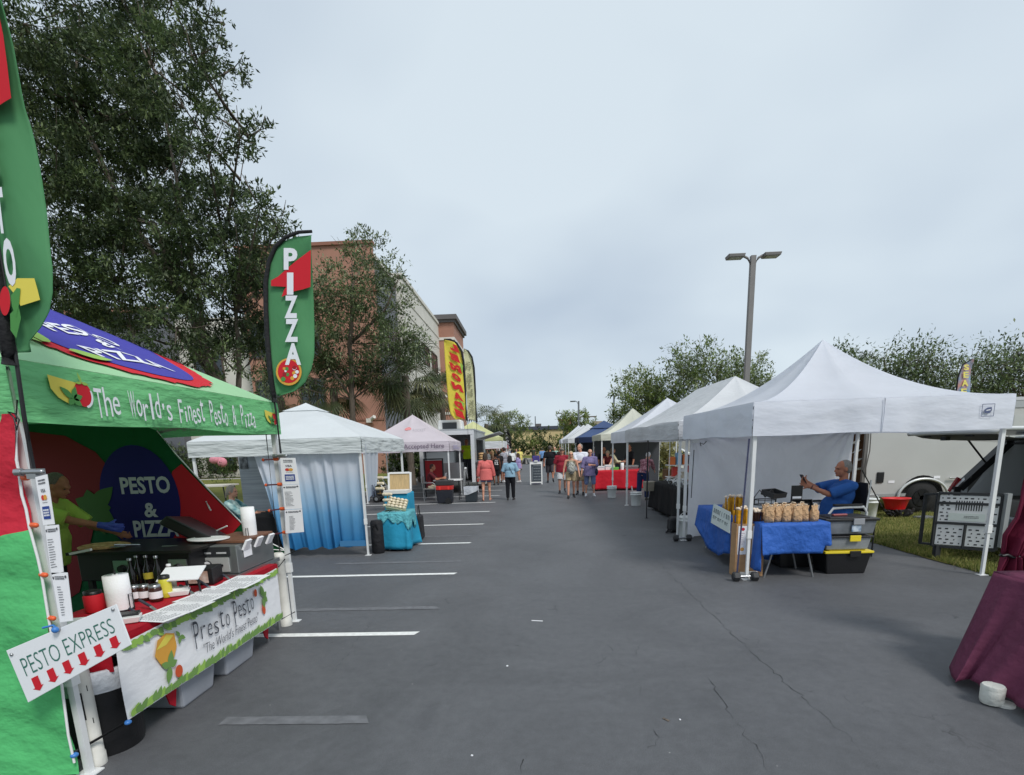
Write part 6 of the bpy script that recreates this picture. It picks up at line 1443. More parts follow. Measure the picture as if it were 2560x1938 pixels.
b = MB(); b.slab([(fx1 + .02, fy0 + .9, fz1 - .3), (fx1 + 1.0, fy0 + .9, fz1 - .05), (fx1 + 1.0, fy1 - 1, fz1 - .05), (fx1 + .02, fy1 - 1, fz1 - .3)], .03); b.build('awning', ALU, t)
person('worker in a lime vest standing inside the food trailer', fx1 - .45, fy0 + 1.1, 200, 1.72, z=.5, tone=1, top=dict(col=(190, 214, 40), sleeve=.6), bot=dict(col=(60, 60, 66), len=1.9, name='trousers'), hair=((230, 230, 230), 'cap'), pose=dict(shR=40, elR=60))
for k in range(3):
    for j in range(2):
        q = V((fx1 + .18, fy0 + 1.3 + .35 * j, 1.32 + k * .1)); b = MB(); b.ell(q + V((0, 0, .05)), (.16, .15, .055)); tag(b.build('bag_of_kettle_corn', P('corn_bag', (206, 168, 120), .6, var=.2, vs=18)), 'tan snack bag piled on the food trailer shelf', 'snack bag', 'tan snack bags on the food trailer shelf')
t = thing('drink_cooler', 'glass fronted drink cooler beside the food trailer wheel', 'cooler', (fx1 + .25, fy0 + .45, 0)); b = MB(); b.bbox(fx1 + .02, fx1 + .5, fy0 + .2, fy0 + .7, .25, 1.25); b.build('cabinet', P('cooler_dark', (60, 56, 56), .4, var=.3, vs=5), t, bevel=.01); b = MB(); b.bbox(fx1 + .06, fx1 + .46, fy0 + .19, fy0 + .2, .35, 1.1); b.build('glass_door', P('cooler_goods', (190, 190, 186), .3, rgb2=(120, 110, 100), vs=12), t)
for k in range(3): b = MB(); b.bbox(fx1 + .04 + .15 * k, fx1 + .12 + .15 * k, fy0 + .16, fy0 + .189, .45, .6); b.build('bottle_row', [P('red_drink', (180, 60, 50), .3), P('white_drink', (220, 220, 220), .3), P('brown_drink', (110, 70, 50), .3)][k], t)
LEM = fab('lemon_yellow', (246, 230, 96), .3, .4, 2, (1, 1, 1), .7, .04); KTL = fab('pale_yellow_flag', (234, 234, 200), .35, .4, 2, (1, 1, 1), .7, .06)
def pr_lem(b, fn):
    b.mi = 1
    for ch, y in (('L', 870), ('E', 895), ('M', 920), ('O', 944), ('N', 968), ('A', 991), ('D', 1013), ('E', 1035)):
        x = 1135 + (y - 870) * .085; rot = radians(24); vs, fs = glyphs(ch, bold=.1); vs = fit(vs, 29 if ch in 'MN' else 24, 21)
        b.add([fn(x - u * cos(rot) - v * sin(rot) * .8, y - u * sin(rot) * 1.0 - v * cos(rot), .004) for u, v in vs], fs, False)
    b.mi = 2; poly2(b, [(1150, 905), (1158, 915), (1156, 935)], fn); poly2(b, [(1150, 1000), (1162, 1010), (1158, 1020)], fn)
flag('feather_flag', 'yellow feather flag reading LEMONADE in red above the food trailer', 22.2,
     ([(1138, 1049), (1126, 1035), (1120, 1000), (1116, 950), (1112, 900), (1110, 852)], [(1167, 1048), (1166, 1020), (1163, 970), (1160, 920), (1157, 890), (1150, 870), (1136, 856), (1112, 850)]),
     [(1172, 1112), (1168, 1050), (1161, 930), (1157, 885)], ([(1167, 1052), (1163, 975), (1159, 905), (1154, 878), (1142, 858), (1126, 849), (1110, 849)], .05, .03), pr_lem, [LEM, P('lemonade_red', (206, 34, 36), .7), P('leafy', (150, 190, 80), .7)], rip=.05)
def pr_ket(b, fn):
    b.mi = 1
    for k, (ch, y) in enumerate(zip('FRESH KETTLE KORN', [880 + 9.7 * i for i in range(17)])):
        if ch != ' ' and k > 2: vs, fs = glyphs(ch, bold=.03); vs = fit(vs, 13, 8.4); x = 1168 + (y - 880) * .075; b.add([fn(x - u, y - v, .004) for u, v in vs], fs, False)
flag('feather_flag', 'pale yellow kettle korn feather flag seen from its back beside the lemonade flag', 23.2,
     ([(1172, 1048), (1169, 1030), (1166, 980), (1163, 930), (1159, 876)], [(1192, 1054), (1190, 1010), (1186, 950), (1183, 910), (1177, 888), (1168, 877), (1160, 873)]),
     [(1194, 1135), (1191, 1056), (1187, 960), (1184, 905)], ([(1192, 1056), (1188, 980), (1185, 920), (1180, 893), (1171, 878), (1160, 873)], .045, .025), pr_ket, [KTL, P('korn_grey', (150, 150, 120), .7)], rip=.04)
# white easel frame and lined bin by the pink canopy
t = thing('easel_frame', 'white folded A frame easel beside the lined bin', 'easel', (-2.4, 19, 0)); q0, q1, q2 = G(1155, 1234), atY(1163, 1170, 19.2), G(1172, 1216)
b = MB(); b.sq(q0, q1, .05); b.build('leg', WPOLE, t); b = MB(); b.sq(q2, q1 + V((.03, 0, 0)), .04); b.build('leg', WPOLE, t); b = MB(); b.sq(q0 + V((.05, .4, 0)), q1 + V((0, .05, 0)), .03); b.build('leg', WPOLE, t)
q = G(1178, 1256); t = thing('trash_bin', 'dark square bin with a loose white liner by the walking woman in coral', 'trash can', tuple(q)); q = q + V((0, .2, 0)); b = MB(); b.box(q + V((0, 0, .23)), (.44, .36, .46), taper=(.86, .86)); b.build('bin', P('dark_bin', (42, 50, 56), .5), t, bevel=.02)
b = MB()
b.grid(lambda u, v: (q.x + (.24 + .02 * sin(u * 40) * v) * max(-1, min(1, 1.5 * cos(2 * pi * u))), q.y + (.2 + .02 * sin(u * 35) * v) * max(-1, min(1, 1.5 * sin(2 * pi * u))), q.z + .53 - (.2 + .08 * sin(u * 12)) * v), 60, 6); b.build('liner', P('bin_liner', (220, 224, 230), .35, trans=.3), t)
# canopies further down the left row
YC_ = fab('yellow_canopy', (232, 234, 178), .35, .4, 2, (1, 1, 1), .6)
canopy('market_canopy', 'yellow canopy behind the food trailer', -5.0, -1.75, 30.4, 33.6, 2.2, 2.4, 3.35, YC_, YC_, k=1.05, legw=.05)
canopy('market_canopy', 'small white canopy below the yellow one on the left row', -5.0, -1.75, 36.0, 39.0, 1.75, 2.2, 2.75, WF, WV, k=1.05, legw=.05)
RC_ = fab('red_canopy', (206, 44, 50), .3, .4, 2, (1, 1, 1), .6)
canopy('market_canopy', 'red canopy at the far end of the left row', -5.2, -2.1, 46, 49, 1.7, 2.0, 2.9, RC_, RC_, k=1.05, legw=.05)
canopy('market_canopy', 'far white canopy beyond the red one on the left row', -5.4, -2.2, 54, 57, 1.85, 2.15, 2.9, WF, WV, k=1.05, legw=.05)
def pr_bl(b, fn):
    b.mi = 1
    for ch, y in zip('SEAFOOD', (1068, 1077, 1086, 1095, 1103, 1111, 1118)): vs, fs = glyphs(ch, bold=.03); vs = fit(vs, 6, 6); x = 1263 + (y - 1068) * .16; b.add([fn(x + u, y - v, .004) for u, v in vs], fs, False)
flag('feather_flag', 'black feather flag with white letters at the far end of the left row', 52, ([(1270, 1122), (1266, 1105), (1262, 1085), (1258, 1066)], [(1278, 1122), (1276, 1095), (1272, 1078), (1259, 1063)]), [(1279, 1160), (1278, 1120), (1276, 1095)], ([(1278, 1122), (1276, 1096), (1271, 1076), (1259, 1062)], .08, .05), pr_bl, [P('flag_black', (48, 48, 54), .8, trans=.1), WPR], rip=.05)
# ================================================================== right row of canopies
WFB = fab('bluish_white_canopy', (236, 239, 246), .42, .5, 2.4, (1, 1, 2), .6, .03); WVB = fab('bluish_white_valance', (232, 235, 243), .25, .7, 1.3, (1, 1, 2.6), .6, .04)
R1 = canopy('market_canopy', 'nearest white canopy on the right, steep peaked, sheltering the man in blue', 2.76, 5.88, 6.97, 10.08, 1.865, 2.28, 3.24, WFB, WVB, k=1.85, sag=.06, wob=.02)
b = MB(); fn = plane((5.55, 6.955, 2.09), (1, 0, 0), (0, 0, 1)); o = .02
for a in ([(-.075, -.075), (.075, -.075), (.075, -.068), (-.075, -.068)], [(-.075, .068), (.075, .068), (.075, .075), (-.075, .075)], [(-.075, -.068), (-.068, -.068), (-.068, .068), (-.075, .068)], [(.068, -.068), (.075, -.068), (.075, .068), (.068, .068)]): poly2(b, a, lambda u, v: fn(u, v, o))
poly2(b, [(-.04, -.03), (.02, -.04), (.045, -.005), (.04, .035), (-.01, .03), (-.045, .005)], lambda u, v: fn(u, v, o)); b.mi = 1; poly2(b, [(-.02, -.01), (.03, .0), (.028, .012), (-.02, .002)], lambda u, v: fn(u, v, o + .001)); b.build('emblem', [P('emblem_ink', (86, 96, 128), .7), WPR], R1)
b = MB(); b.tube([(4.32, 6.944, 2.27), (4.325, 6.935, 2.08), (4.32, 6.94, 1.87)], .006, 6); b.build('seam', WVB, R1)
# back wall of that canopy, wrinkled
WW = P('white_side_wall', (236, 238, 244), .6, trans=.55, bump=1.6, bs=2.2, stretch=(1.4, 1, .8), var=.05, vs=1.2, spec=.25)
b = MB(); r = random.Random(2); pk = [(r.uniform(-3, 3), r.uniform(1, 5), r.uniform(2, 7), r.uniform(0, 6)) for _ in range(9)]
def wallf(u, v):
    x = 2.88 + (5.74 - 2.88) * u; z = 2.1 + (.07 - 2.1) * v + (.05 * sin(pi * u) if v == 1 else 0)
    # folds fan out from the two upper corners
    d1, a1 = hypot(u * 2.9, v * 2), atan2(v * 2, u * 2.9 + .01); d2, a2 = hypot((1 - u) * 2.9, v * 2), atan2(v * 2, (1 - u) * 2.9 + .01)
    y = 10.04 + .04 * sin(a1 * 17) * max(0, 1 - d1 / 2.2) + .045 * sin(a2 * 19 + 1) * max(0, 1 - d2 / 2.4) + .03 * sin(u * 5 + 1) * sin(pi * v) + .014 * sin(v * 19 + u * 4 + 2 * sin(u * 6)) * v
    return (x, y, z)
b.grid(wallf, 110, 70); b.build('side_wall', WW, R1)
b = MB(); b.tube([(2.8, 10.03, 2.02), (5.74, 10.03, 2.02)], .008, 6); b.build('wall_cord', WHITEP, R1)
def strap(a, c, wd, m, name, parent, bow=.0):
    b = MB(); a, c = V(a), V(c); b.sq(a, c, wd, .003, up=(0, 1, 0)); return b.build(name, m, parent)
NV = P('navy_strap', (52, 56, 86), .7)
strap(atY(1873, 1097, 6.99), atY(1842, 1440, 6.99), .022, NV, 'strap', R1); strap(atY(1735, 1125, 9.98), atY(1728, 1245, 9.98), .014, P('dark_strap', (52, 54, 62), .7), 'strap', R1)
t = thing('corner_sign', 'small tilted white card tied to the rear left corner of the nearest white canopy', 'sign', tuple(atY(1735, 1090, 9.9)))
p = [atY(x, y, 9.9) for x, y in ((1719, 1066), (1738, 1066), (1750, 1107), (1731, 1108))]; b = MB(); b.slab([p[3], p[2], p[1], p[0]], .006); b.build('card', P('card_grey', (206, 208, 206), .6), t); fn = quadmap(*p, off=.003); b = MB(); poly2(b, circ(.05, -.1, .12, .09, 12), fn); b.mi = 1; scribble(b, fn, -.3, .3, .1, .4, 5, .03, True, 2); b.build('print', [P('leaf_dark', (60, 80, 60), .7), P('pale_ink', (180, 184, 186), .7)], t)
b = MB(); q = p[2]; b.tube([q, q + V((.06, -.02, -.03)), q + V((.11, 0, .02))], .008, 6); b.tube([q, q + V((.02, 0, -.06))], .008, 6); b.build('clamp', BLKPL, t)
def dumbbell(x, y, label, rz=0.0):
    t = thing('dumbbell', label, 'dumbbell', (x, y, 0), 0, 'dumbbells weighing down canopy legs')
    d = V((cos(rz), sin(rz), 0)); b = MB(); b.bar((V((x, y, .062)) - d * .07), V((x, y, .062)) + d * .07, .016); b.build('handle', STEEL, t)
    for s in (-1, 1): b = MB(); b.lathe(V((x, y, .062)) + d * s * .075, [(.05, 0), (.066, .015), (.066, .075), (.05, .09)], 6, axis=d * s, smooth=False); b.build('weight', P('dumbbell_black', (48, 48, 50), .6, bump=.2, bs=50), t)
dumbbell(2.77, 6.96, 'black hex dumbbell at the front left leg of the nearest white canopy'); dumbbell(2.78, 10.0, 'black hex dumbbell at the rear left leg of the nearest white canopy')
# blue tables
BLU = fab('blue_cloth', (54, 102, 186), .08, .9, 7, (1, 1, 1), .6, .08)
draped('tablecloth', 'bright blue cloth on the front table with the brown paper bags', 2.96, 3.84, 7.02, 7.68, .74, lambda u: .40 if u < .26 else (.30 + .0 if u < .9 else .62), BLU, wav=.03, n=6, tlabel='front display table under the blue cloth and paper bags', seed=4)
draped('tablecloth', 'blue cloth on the side table behind the honey stick boxes', 2.86, 3.45, 7.85, 9.35, .74, lambda u: .45 + .22 * sin(u * 9), BLU, wav=.03, n=6, tlabel='side table under blue cloth along the canopy edge', seed=7)
t = thing('hand_lettered_sign', 'white hand lettered sign with a green fringe hung on the side table', 'sign', (2.8, 8.4, .6)); p = [atX(x, y, 2.8) for x, y in ((1784, 1259), (1826, 1281), (1824, 1334), (1777, 1307))]
b = MB(); b.slab([p[3], p[2], p[1], p[0]], .006); b.build('panel', P('sign_paper', (222, 230, 226), .7), t); fn = quadmap(*p, off=.003); b = MB(); r = random.Random(3)
for row, h in ((.2, .22), (-.14, .15)):
    x = -.42
    while x < .4:
        wl = r.uniform(.05, .1); k = r.randrange(3)
        poly2(b, [(x, row - h / 2), (x + .018, row - h / 2), (x + .018 + .03 * (k == 1), row + h / 2), (x + .03 * (k == 1), row + h / 2)], fn)
        if k != 1: poly2(b, [(x, row + h / 2 - .03), (x + wl, row + h / 2 - .03), (x + wl, row + h / 2), (x, row + h / 2)], fn)
        if k == 2: poly2(b, [(x + wl - .018, row - h / 2), (x + wl, row - h / 2), (x + wl, row + h / 2), (x + wl - .018, row + h / 2)], lambda u, v: fn(u, v, .001))
        x += wl + .05
b.build('lettering', P('marker', (96, 110, 112), .8), t); b = MB()
for k in range(30): v = -.5 + k / 30; poly2(b, [(-.5, v), (-.5, v + .02), (-.54, v + .015)], fn)
b.build('fringe', P('aqua_fringe', (110, 170, 170), .8), t)
def carton(x, y, wx, wy, h, label):
    t = thing('carton', label, 'carton', (x, y, 0), 0, 'tall cartons of honey sticks'); b = MB(); T_ = .008
    for cx_, cy_, sx_, sy_ in ((0, -wy / 2, wx, T_), (0, wy / 2, wx, T_), (-wx / 2, 0, T_, wy - T_), (wx / 2, 0, T_, wy - T_)): b.bbox(x + cx_ - sx_ / 2, x + cx_ + sx_ / 2, y + cy_ - sy_ / 2, y + cy_ + sy_ / 2, 0.002, h)
    b.bbox(x - wx / 2, x + wx / 2, y - wy / 2, y + wy / 2, 0.0, .01); b.build('box', CARD, t)
    b = MB(); b.bbox(x - wx * .36, x + wx * .3, y - wy / 2 - .008, y - wy / 2 - .005, h * .42, h * .96); l_ = b.build('label', PAPER, t); fn = plane((x, y - wy / 2 - .009, h * .7), (1, 0, 0), (0, 0, 1)); b = MB(); poly2(b, circ(0, h * .2, .022), fn); b.mi = 1; poly2(b, circ(0, -h * .18, .026), fn); b.mi = 2; scribble(b, fn, -wx * .3, wx * .25, -h * .1, h * .14, 6, .008, True, 5); b.build('print', [P('lab_red', (190, 40, 60), .7), P('lab_orange', (230, 170, 90), .7), P('lab_ink', (190, 170, 180), .7)], l_)
    return t
def sticks(x, y, z, n, wx, wy, h, m, label, tie=True, seed=1):
    r = random.Random(seed); b = MB()
    for k in range(n):
        px, py = x + r.uniform(-wx, wx) * .5, y + r.uniform(-wy, wy) * .5; hh = h * r.uniform(.8, 1.05); tl = V((r.uniform(-.03, .03), r.uniform(-.03, .03), 0)); b.mi = 0; b.bar((px, py, z - .35), V((px, py, z + hh)) + tl, .012, .014, 6)
        if k % 2 == 0: b.mi = 1; b.ell(V((px, py, z + hh + .02)) + tl, (.025, .02, .02), nu=8, nv=5)
    return tag(b.build('honey_sticks', [m, P('bag_top', (226, 208, 186), .6)]), label, 'honey sticks')
carton(2.81, 7.32, .17, .18, .72, 'left tall carton with a white label, at the front leg'); carton(3.0, 7.3, .19, .18, .72, 'right tall carton with a white label, next to the blue cloth')
AMB = P('amber_honey', (206, 150, 36), .25, var=.25, vs=20); DKH = P('dark_honey', (60, 36, 26), .25)
sticks(2.82, 7.33, .72, 26, .13, .13, .2, AMB, 'amber honey sticks in the left tall carton', seed=2); sticks(2.985, 7.3, .72, 20, .12, .12, .16, DKH, 'dark brown honey sticks in the right tall carton', seed=5)
sticks(2.96, 7.95, .86, 24, .25, .2, .15, AMB, 'amber honey sticks at the front of the side table', seed=6)
b = MB(); b.box((2.88, 7.2, .03), (.12, .16, .06), rz=.5); b.box((2.9, 7.12, .05), (.16, .02, .09), rz=.4, M=Matrix.Rotation(.5, 3, 'X')); tag(b.build('folded_boxes', P('box_white', (226, 224, 218), .5)), 'crumpled white carton flaps on the ground by the front leg', 'cardboard')
KR = P('kraft_bag', (196, 158, 118), .65, var=.12, vs=6, bump=1.0, bs=22)
def bag(x, y, z, w_, h, rz, lab):
    t = thing('paper_bag', lab, 'paper bag', (x, y, z), rz, 'brown paper bags on the blue cloth'); M = Matrix.Rotation(rz, 3, 'Z'); b = MB(); r = random.Random(int(x * 100)); ctr = V((x, y, z))
    prof = [(1, .62, 0), (1.06, .68, .3), (1.0, .6, .58), (.82, .3, .74), (.9, .16, .86), (1.0, .1, 1.0)]; vs = []
    for sx, sy, hh in prof:
        for i in range(14):
            a = 2 * pi * i / 14; ex = abs(cos(a)) ** .5 * (1 if cos(a) > 0 else -1); ey = abs(sin(a)) ** .5 * (1 if sin(a) > 0 else -1); vs.append(ctr + M @ V((w_ / 2 * sx * ex + r.uniform(-.004, .004), w_ / 2 * sy * ey + r.uniform(-.004, .004), h * hh)))
    fs = [(k * 14 + i, k * 14 + (i + 1) % 14, (k + 1) * 14 + (i + 1) % 14, (k + 1) * 14 + i) for k in range(5) for i in range(14)]; b.add(vs, fs + [tuple(range(14))[::-1], tuple(range(70, 84))], True); b.build('bag', KR, t)
    b = MB(); b.tube([ctr + M @ V((-.03, -.012, h * .98)), ctr + M @ V((-.01, 0, h * 1.08)), ctr + M @ V((.035, .0, h * 1.04))], .008, 6); b.build('twist_tie', P('tie_cream', (226, 206, 180), .6), t)
bl_lab = ['first brown paper bag from the left, beside the dark honey sticks', 'second brown paper bag from the left on the blue cloth', 'third brown paper bag from the left on the blue cloth', 'fourth brown paper bag from the left on the blue cloth', 'fifth brown paper bag from the left on the blue cloth', 'right hand brown paper bag at the cloth corner']
for k in range(6): bag(3.10 + .115 * k + .01 * (k % 2), 7.12 + .02 * ((k * 2) % 3), .748, .115, .21, .25 * ((k * 3) % 4 - 1.5), bl_lab[k])
for k in range(5): bag(3.12 + .12 * k, 7.28 + .01 * k, .748, .11, .22, .3 * ((k * 5) % 3 - 1), 'brown paper bag in the back row on the blue cloth')
# black wire stand, mesh trays, small black sign
t = thing('wire_stand', 'two tier black wire basket stand on the blue table', 'wire stand', (3.2, 7.52, .74)); q = V((3.2, 7.52, .74))
for k, (z, rr) in enumerate(((.06, .15), (.2, .14))):
    b = MB()
    for zz in (z, z + .07): b.tube([q + V((rr * cos(a), rr * .75 * sin(a), zz)) for a in [2 * pi * i / 16 for i in range(17)]], .006, 6)
    for i in range(10): a = 2 * pi * i / 10; b.bar(q + V((rr * cos(a), rr * .75 * sin(a), z)), q + V((rr * cos(a), rr * .75 * sin(a), z + .07)), .004, n=6)
    for i in range(-2, 3): b.bar(q + V((i * .05, -.1, z)), q + V((i * .05, .1, z)), .003, n=6)
    b.build('basket', BLACKM, t)
b = MB()
for s in (-1, 1): b.tube([q + V((s * .15, 0, 0)), q + V((s * .15, 0, .3)), q + V((s * .08, 0, .4)), q + V((0, 0, .3))], .007, 6)
b.build('frame', BLACKM, t)
def mesh_tray(x, y, z, rx, rz, label):
    t = thing('mesh_tray', label, 'tray', (x, y, z), 0, 'black mesh trays on the blue table'); M = Matrix.Rotation(rz, 3, 'Z') @ Matrix.Rotation(rx, 3, 'X'); b = MB(); q = V((x, y, z)); b.box(q, (.26, .2, .008), M=M)
    for dx, dy, sx_, sy_ in ((0, -.1, .26, .008), (0, .1, .26, .008), (-.13, 0, .008, .2), (.13, 0, .008, .2)): b.box(q + M @ V((dx, dy, .03)), (sx_, sy_, .06), M=M)
    b.build('mesh', P('dark_mesh', (52, 52, 54), .5, metal=.3, var=.3, vs=80), t); b = MB(); b.tube([q + M @ V((dx, dy, .062)) for dx, dy in ((-.13, -.1), (.13, -.1), (.13, .1), (-.13, .1), (-.13, -.1))], .006, 6); b.build('rim', BLACKM, t)
mesh_tray(3.46, 7.5, .84, .9, .2, 'left black mesh tray leaning on the blue table'); mesh_tray(3.68, 7.48, .88, 1.0, -.1, 'larger black mesh tray leaning at the right of the blue table'); mesh_tray(3.3, 7.5, 1.06, .25, .5, 'black mesh tray lying on top of the wire stand')
t = thing('sign_holder', 'small black sign holder with a white strip on the blue table', 'sign', (3.66, 7.62, .74)); b = MB(); b.bbox(3.6, 3.75, 7.62, 7.635, .82, 1.18); b.build('panel', BLKPL, t); b = MB(); b.bbox(3.615, 3.735, 7.61, 7.619, 1.0, 1.03); b.build('strip', PAPER, t)
b = MB(); b.ell((2.95, 8.2, .83), (.09, .08, .09)); b.bar((2.95, 8.2, .74), (2.95, 8.2, .77), .05); tag(b.build('jar_of_nuts', P('tan_nuts', (190, 160, 120), .6, var=.3, vs=40, bump=.8, bs=60)), 'round tan jar standing at the front of the side table', 'jar')
# seated man in blue and his chair
MX, MY = atY(2092, 1240, 8.05).x, 8.05
t = thing('director_chair', 'black director chair with white tube arms under the man in blue', 'chair', (0, 0, 0)); b = MB(); b.bbox(-.27, .27, -.24, .24, .43, .46); b.build('seat', P('black_canvas', (28, 30, 36), .85), t, bevel=.01)
b = MB(); b.box((0, -.28, .78), (.54, .03, .34), M=Matrix.Rotation(-.12, 3, 'X')); b.build('backrest', P('black_canvas', (28, 30, 36), .85), t, bevel=.01)
for s in (1, -1):
    b = MB(); b.tube([(s * .3, .26, .02), (s * .3, .26, .6), (s * .3, .2, .67), (s * .3, .0, .68), (s * .3, -.22, .68), (s * .3, -.27, .62), (s * .3, -.27, .02)], .016, 10); b.build('arm_frame', WPOLE, t); b = MB(); b.bbox(s * .3 - .03, s * .3 + .03, -.2, .2, .696, .72); b.build('armrest', BLKPL, t, bevel=.008)
    b = MB(); b.tube([(s * .28, -.27, .6), (s * .28, -.3, .98)], .013, 8); b.build('back_post', WPOLE, t)
for y in (.24, -.24): b = MB(); b.bar((-.3, y, .05), (.3, y, .42), .011); b.bar((.3, y, .05), (-.3, y, .42), .011); b.build('cross_brace', WPOLE, t)
t.location = (MX, MY, 0); t.rotation_euler = (0, 0, radians(90)); t.scale = (1, 1, 1.24)
BLS = (46, 92, 160)
def phone(d):
    H = d['H']; wr = (d['A']['R'][2] + d['A']['L'][2]) / 2; b = MB(); b.box(wr + V((0, .07, .07)), (.075, .012, .15), M=Matrix.Rotation(-.5, 3, 'X')); b.build_local('phone', BLKPL, d['t'])
    b = MB(); w2 = d['A']['L'][2]; e2 = d['A']['L'][1]; dd = (e2 - w2).normalized(); b.lathe(w2 + dd * .03, [(.03, -.01), (.034, 0), (.03, .01)], 12, axis=dd); b.build_local('wristband', P('brown_strap', (96, 56, 50), .6), d['t'])
person('heavy grey haired man in a blue tee seated sideways looking at his phone', MX, MY, 90, 1.82, tone=1, belly=.09, pose=seated(hipR=72, hipL=72, kneeR=74, kneeL=74, lean=-9, nod=8, handR=(.05, .44, 1.2), handL=(-.04, .42, 1.13), poleR=(.4, -.1, -1), poleL=(-.4, -.1, -1), curl=.7), seat=.64, wide=1.15, top=dict(col=BLS, sleeve=.95, hem=-.05, loose=.022, var=.08), bot=dict(col=(44, 62, 100), len=1.6, name='trousers'), hair=((150, 146, 140), 'short'), eyes='eyes', extra=phone, vox=.0095)
t = thing('side_table', 'small black topped side table behind the director chair', 'table', (4.95, 8.3, 0)); b = MB(); b.bbox(4.8, 5.25, 8.25, 8.7, .58, .6); b.build('tabletop', BLKPL, t)
for x in (4.84, 5.2):
    for y in (8.3, 8.65): b = MB(); b.bar((x, y, 0), (x, y, .58), .012); b.build('leg', BLACKM, t)
# storage totes
def tote(x, y, z, w_, d_, h, m, lm, label, latch=None, lidh=.03, tp=.84):
    t = thing('storage_tote', label, 'tote', (x, y, z), 0, 'stacked totes beside the director chair'); b = MB(); b.box((x, y, z + h / 2), (w_, d_, h), taper=(tp, tp)); b.build('box', m, t, bevel=.015); b = MB(); b.box((x, y, z + h + lidh / 2), (w_ + .04, d_ + .04, lidh)); b.box((x, y, z + h + lidh + .006), (w_ * .8, d_ * .8, .012)); b.build('lid', lm, t, bevel=.006)
    for s in (0,): b = MB(); b.box((x + w_ * .12, y - d_ / 2 - .024, z + h - .005), (.14, .02, .08)); b.build('latch', latch or BLKPL, t, bevel=.004)
    return t
tx, ty = 4.22, 7.42
tote(tx, ty, 0, .60, .42, .29, BLKPL, P('yellow_lid', (226, 202, 44), .4), 'black tote with a bright yellow lid at the bottom of the stack')
tote(tx - .02, ty, .335, .6, .42, .165, P('clear_grey', (136, 140, 142), .25, var=.15, vs=6), P('black_lid', (36, 36, 38), .4), 'grey translucent tote with a yellow latch in the middle of the stack', P('yellow_lid', (226, 202, 44), .4), .025, .9)
tote(tx - .0, ty + .02, .545, .66, .46, .18, P('clear_smoke', (112, 116, 120), .22, var=.25, vs=7), P('black_lid', (36, 36, 38), .4), 'smoky tote with a black lid at the top of the stack', P('grey_latch', (150, 152, 156), .4), .035, .92)
b = MB(); b.bbox(tx + .0, tx + .12, ty - .225, ty - .215, .585, .67); tag(b.build('tote_label', P('lab_print', (206, 216, 226), .6, rgb2=(90, 120, 150), vs=14)), 'printed label stuck on the top tote', 'label')
b = MB(); b.box((tx - .05, ty, .785), (.2, .05, .025), rz=.1); tag(b.build('pruning_tool', P('dull_red', (150, 80, 80), .5), bevel=.01), 'dull red handled tool lying on the top tote', 'tool')
tote(3.75, 7.85, 0, .5, .4, .34, BLKPL, BLKPL, 'second black tote in the shade under the blue table')

# ------------------------------------------------------------------ behind: trailer, van, cargo carrier
TG = P('trailer_grey', (186, 186, 182), .45, var=.05, vs=.8, bump=.1, bs=2)
yt, tx0, tx1, tz0, tz1 = 12.9, 7.72, 14.5, .42, 2.52
t = thing('cargo_trailer', 'long grey enclosed cargo trailer with its rear door open', 'trailer', (10, 13.9, 0))
b = MB(); b.bbox(tx0, tx1, yt, yt + .05, tz0, tz1); b.bbox(tx0, tx1, yt + 2.05, yt + 2.1, tz0, tz1); b.bbox(tx1 - .05, tx1, yt + .05, yt + 2.05, tz0, tz1); b.bbox(tx0, tx1, yt + .05, yt + 2.05, tz0, tz0 + .06); b.build('body', TG, t)
b = MB(); b.bbox(tx0 - .03, tx1 + .03, yt - .03, yt + 2.13, tz1, tz1 + .07); b.build('roof', P('trailer_roof', (196, 198, 198), .4), t)
b = MB(); b.bbox(tx0 - .01, tx1, yt - .018, yt - .003, tz1 - .16, tz1); b.bbox(tx0, tx1, yt - .016, yt - .003, tz0, tz0 + .07); b.build('trim_rail', P('rail_alu', (176, 178, 178), .4, metal=.4), t)
b = MB(); b.bbox(tx0 + .9, tx1 - .1, yt + 2.0, yt + 2.04, tz0 + .06, tz1 - .03); b.bbox(tx0 + 2.5, tx0 + 2.55, yt + .06, yt + 2, tz0 + .06, tz1 - .05); b.build('lining', P('plywood', (120, 84, 58), .8, var=.2, vs=3, stretch=(1, 1, 5)), t)
b = MB(); b.bbox(tx0 + .03, tx0 + .9, yt + 1.98, yt + 2.02, tz0 + .06, tz1 - .03); b.build('lining', P('plywood', (120, 84, 58), .8), t)
b = MB(); b.slab([(tx0 - .02, yt + 2.1, tz0), (tx0 - .7, yt + 3.6, tz0), (tx0 - .7, yt + 3.6, tz1), (tx0 - .02, yt + 2.1, tz1)], .05); b.build('door', P('door_brown', (96, 66, 48), .8, var=.15, vs=4), t)
b = MB(); b.sq((tx0 - .01, yt + .02, tz0), (tx0 - .01, yt + .02, tz1), .07); b.tube([(tx0 + .03, yt - .03, tz1 - .2), (tx0 + .05, yt - .05, 1.5), (tx0 + .0, yt - .05, 1.1), (tx0 + .03, yt - .03, .9)], .012, 6); b.build('door_frame', P('frame_grey', (120, 116, 112), .5, metal=.4), t)
wx = atY(2302, 1240, yt).x
b = MB(); b.lathe((wx, yt - .02, .38), [(.18, .0), (.37, .0), (.375, .1), (.36, .2), (.18, .2)], 32, axis=(0, 1, 0)); w_o = b.build('wheel', RUB, t); b = MB(); b.lathe((wx, yt - .035, .38), [(.2, .0), (.2, .1), (.17, .06), (.06, .05), (.05, .0)][::-1], 24, axis=(0, 1, 0))
for i in range(6): a = i * pi / 3; b.box((wx + .11 * cos(a), yt - .03, .38 + .11 * sin(a)), (.12, .03, .035), M=Matrix.Rotation(-a, 3, 'Y'))
b.build('rim', P('black_rim', (40, 40, 42), .35, metal=.5), w_o)
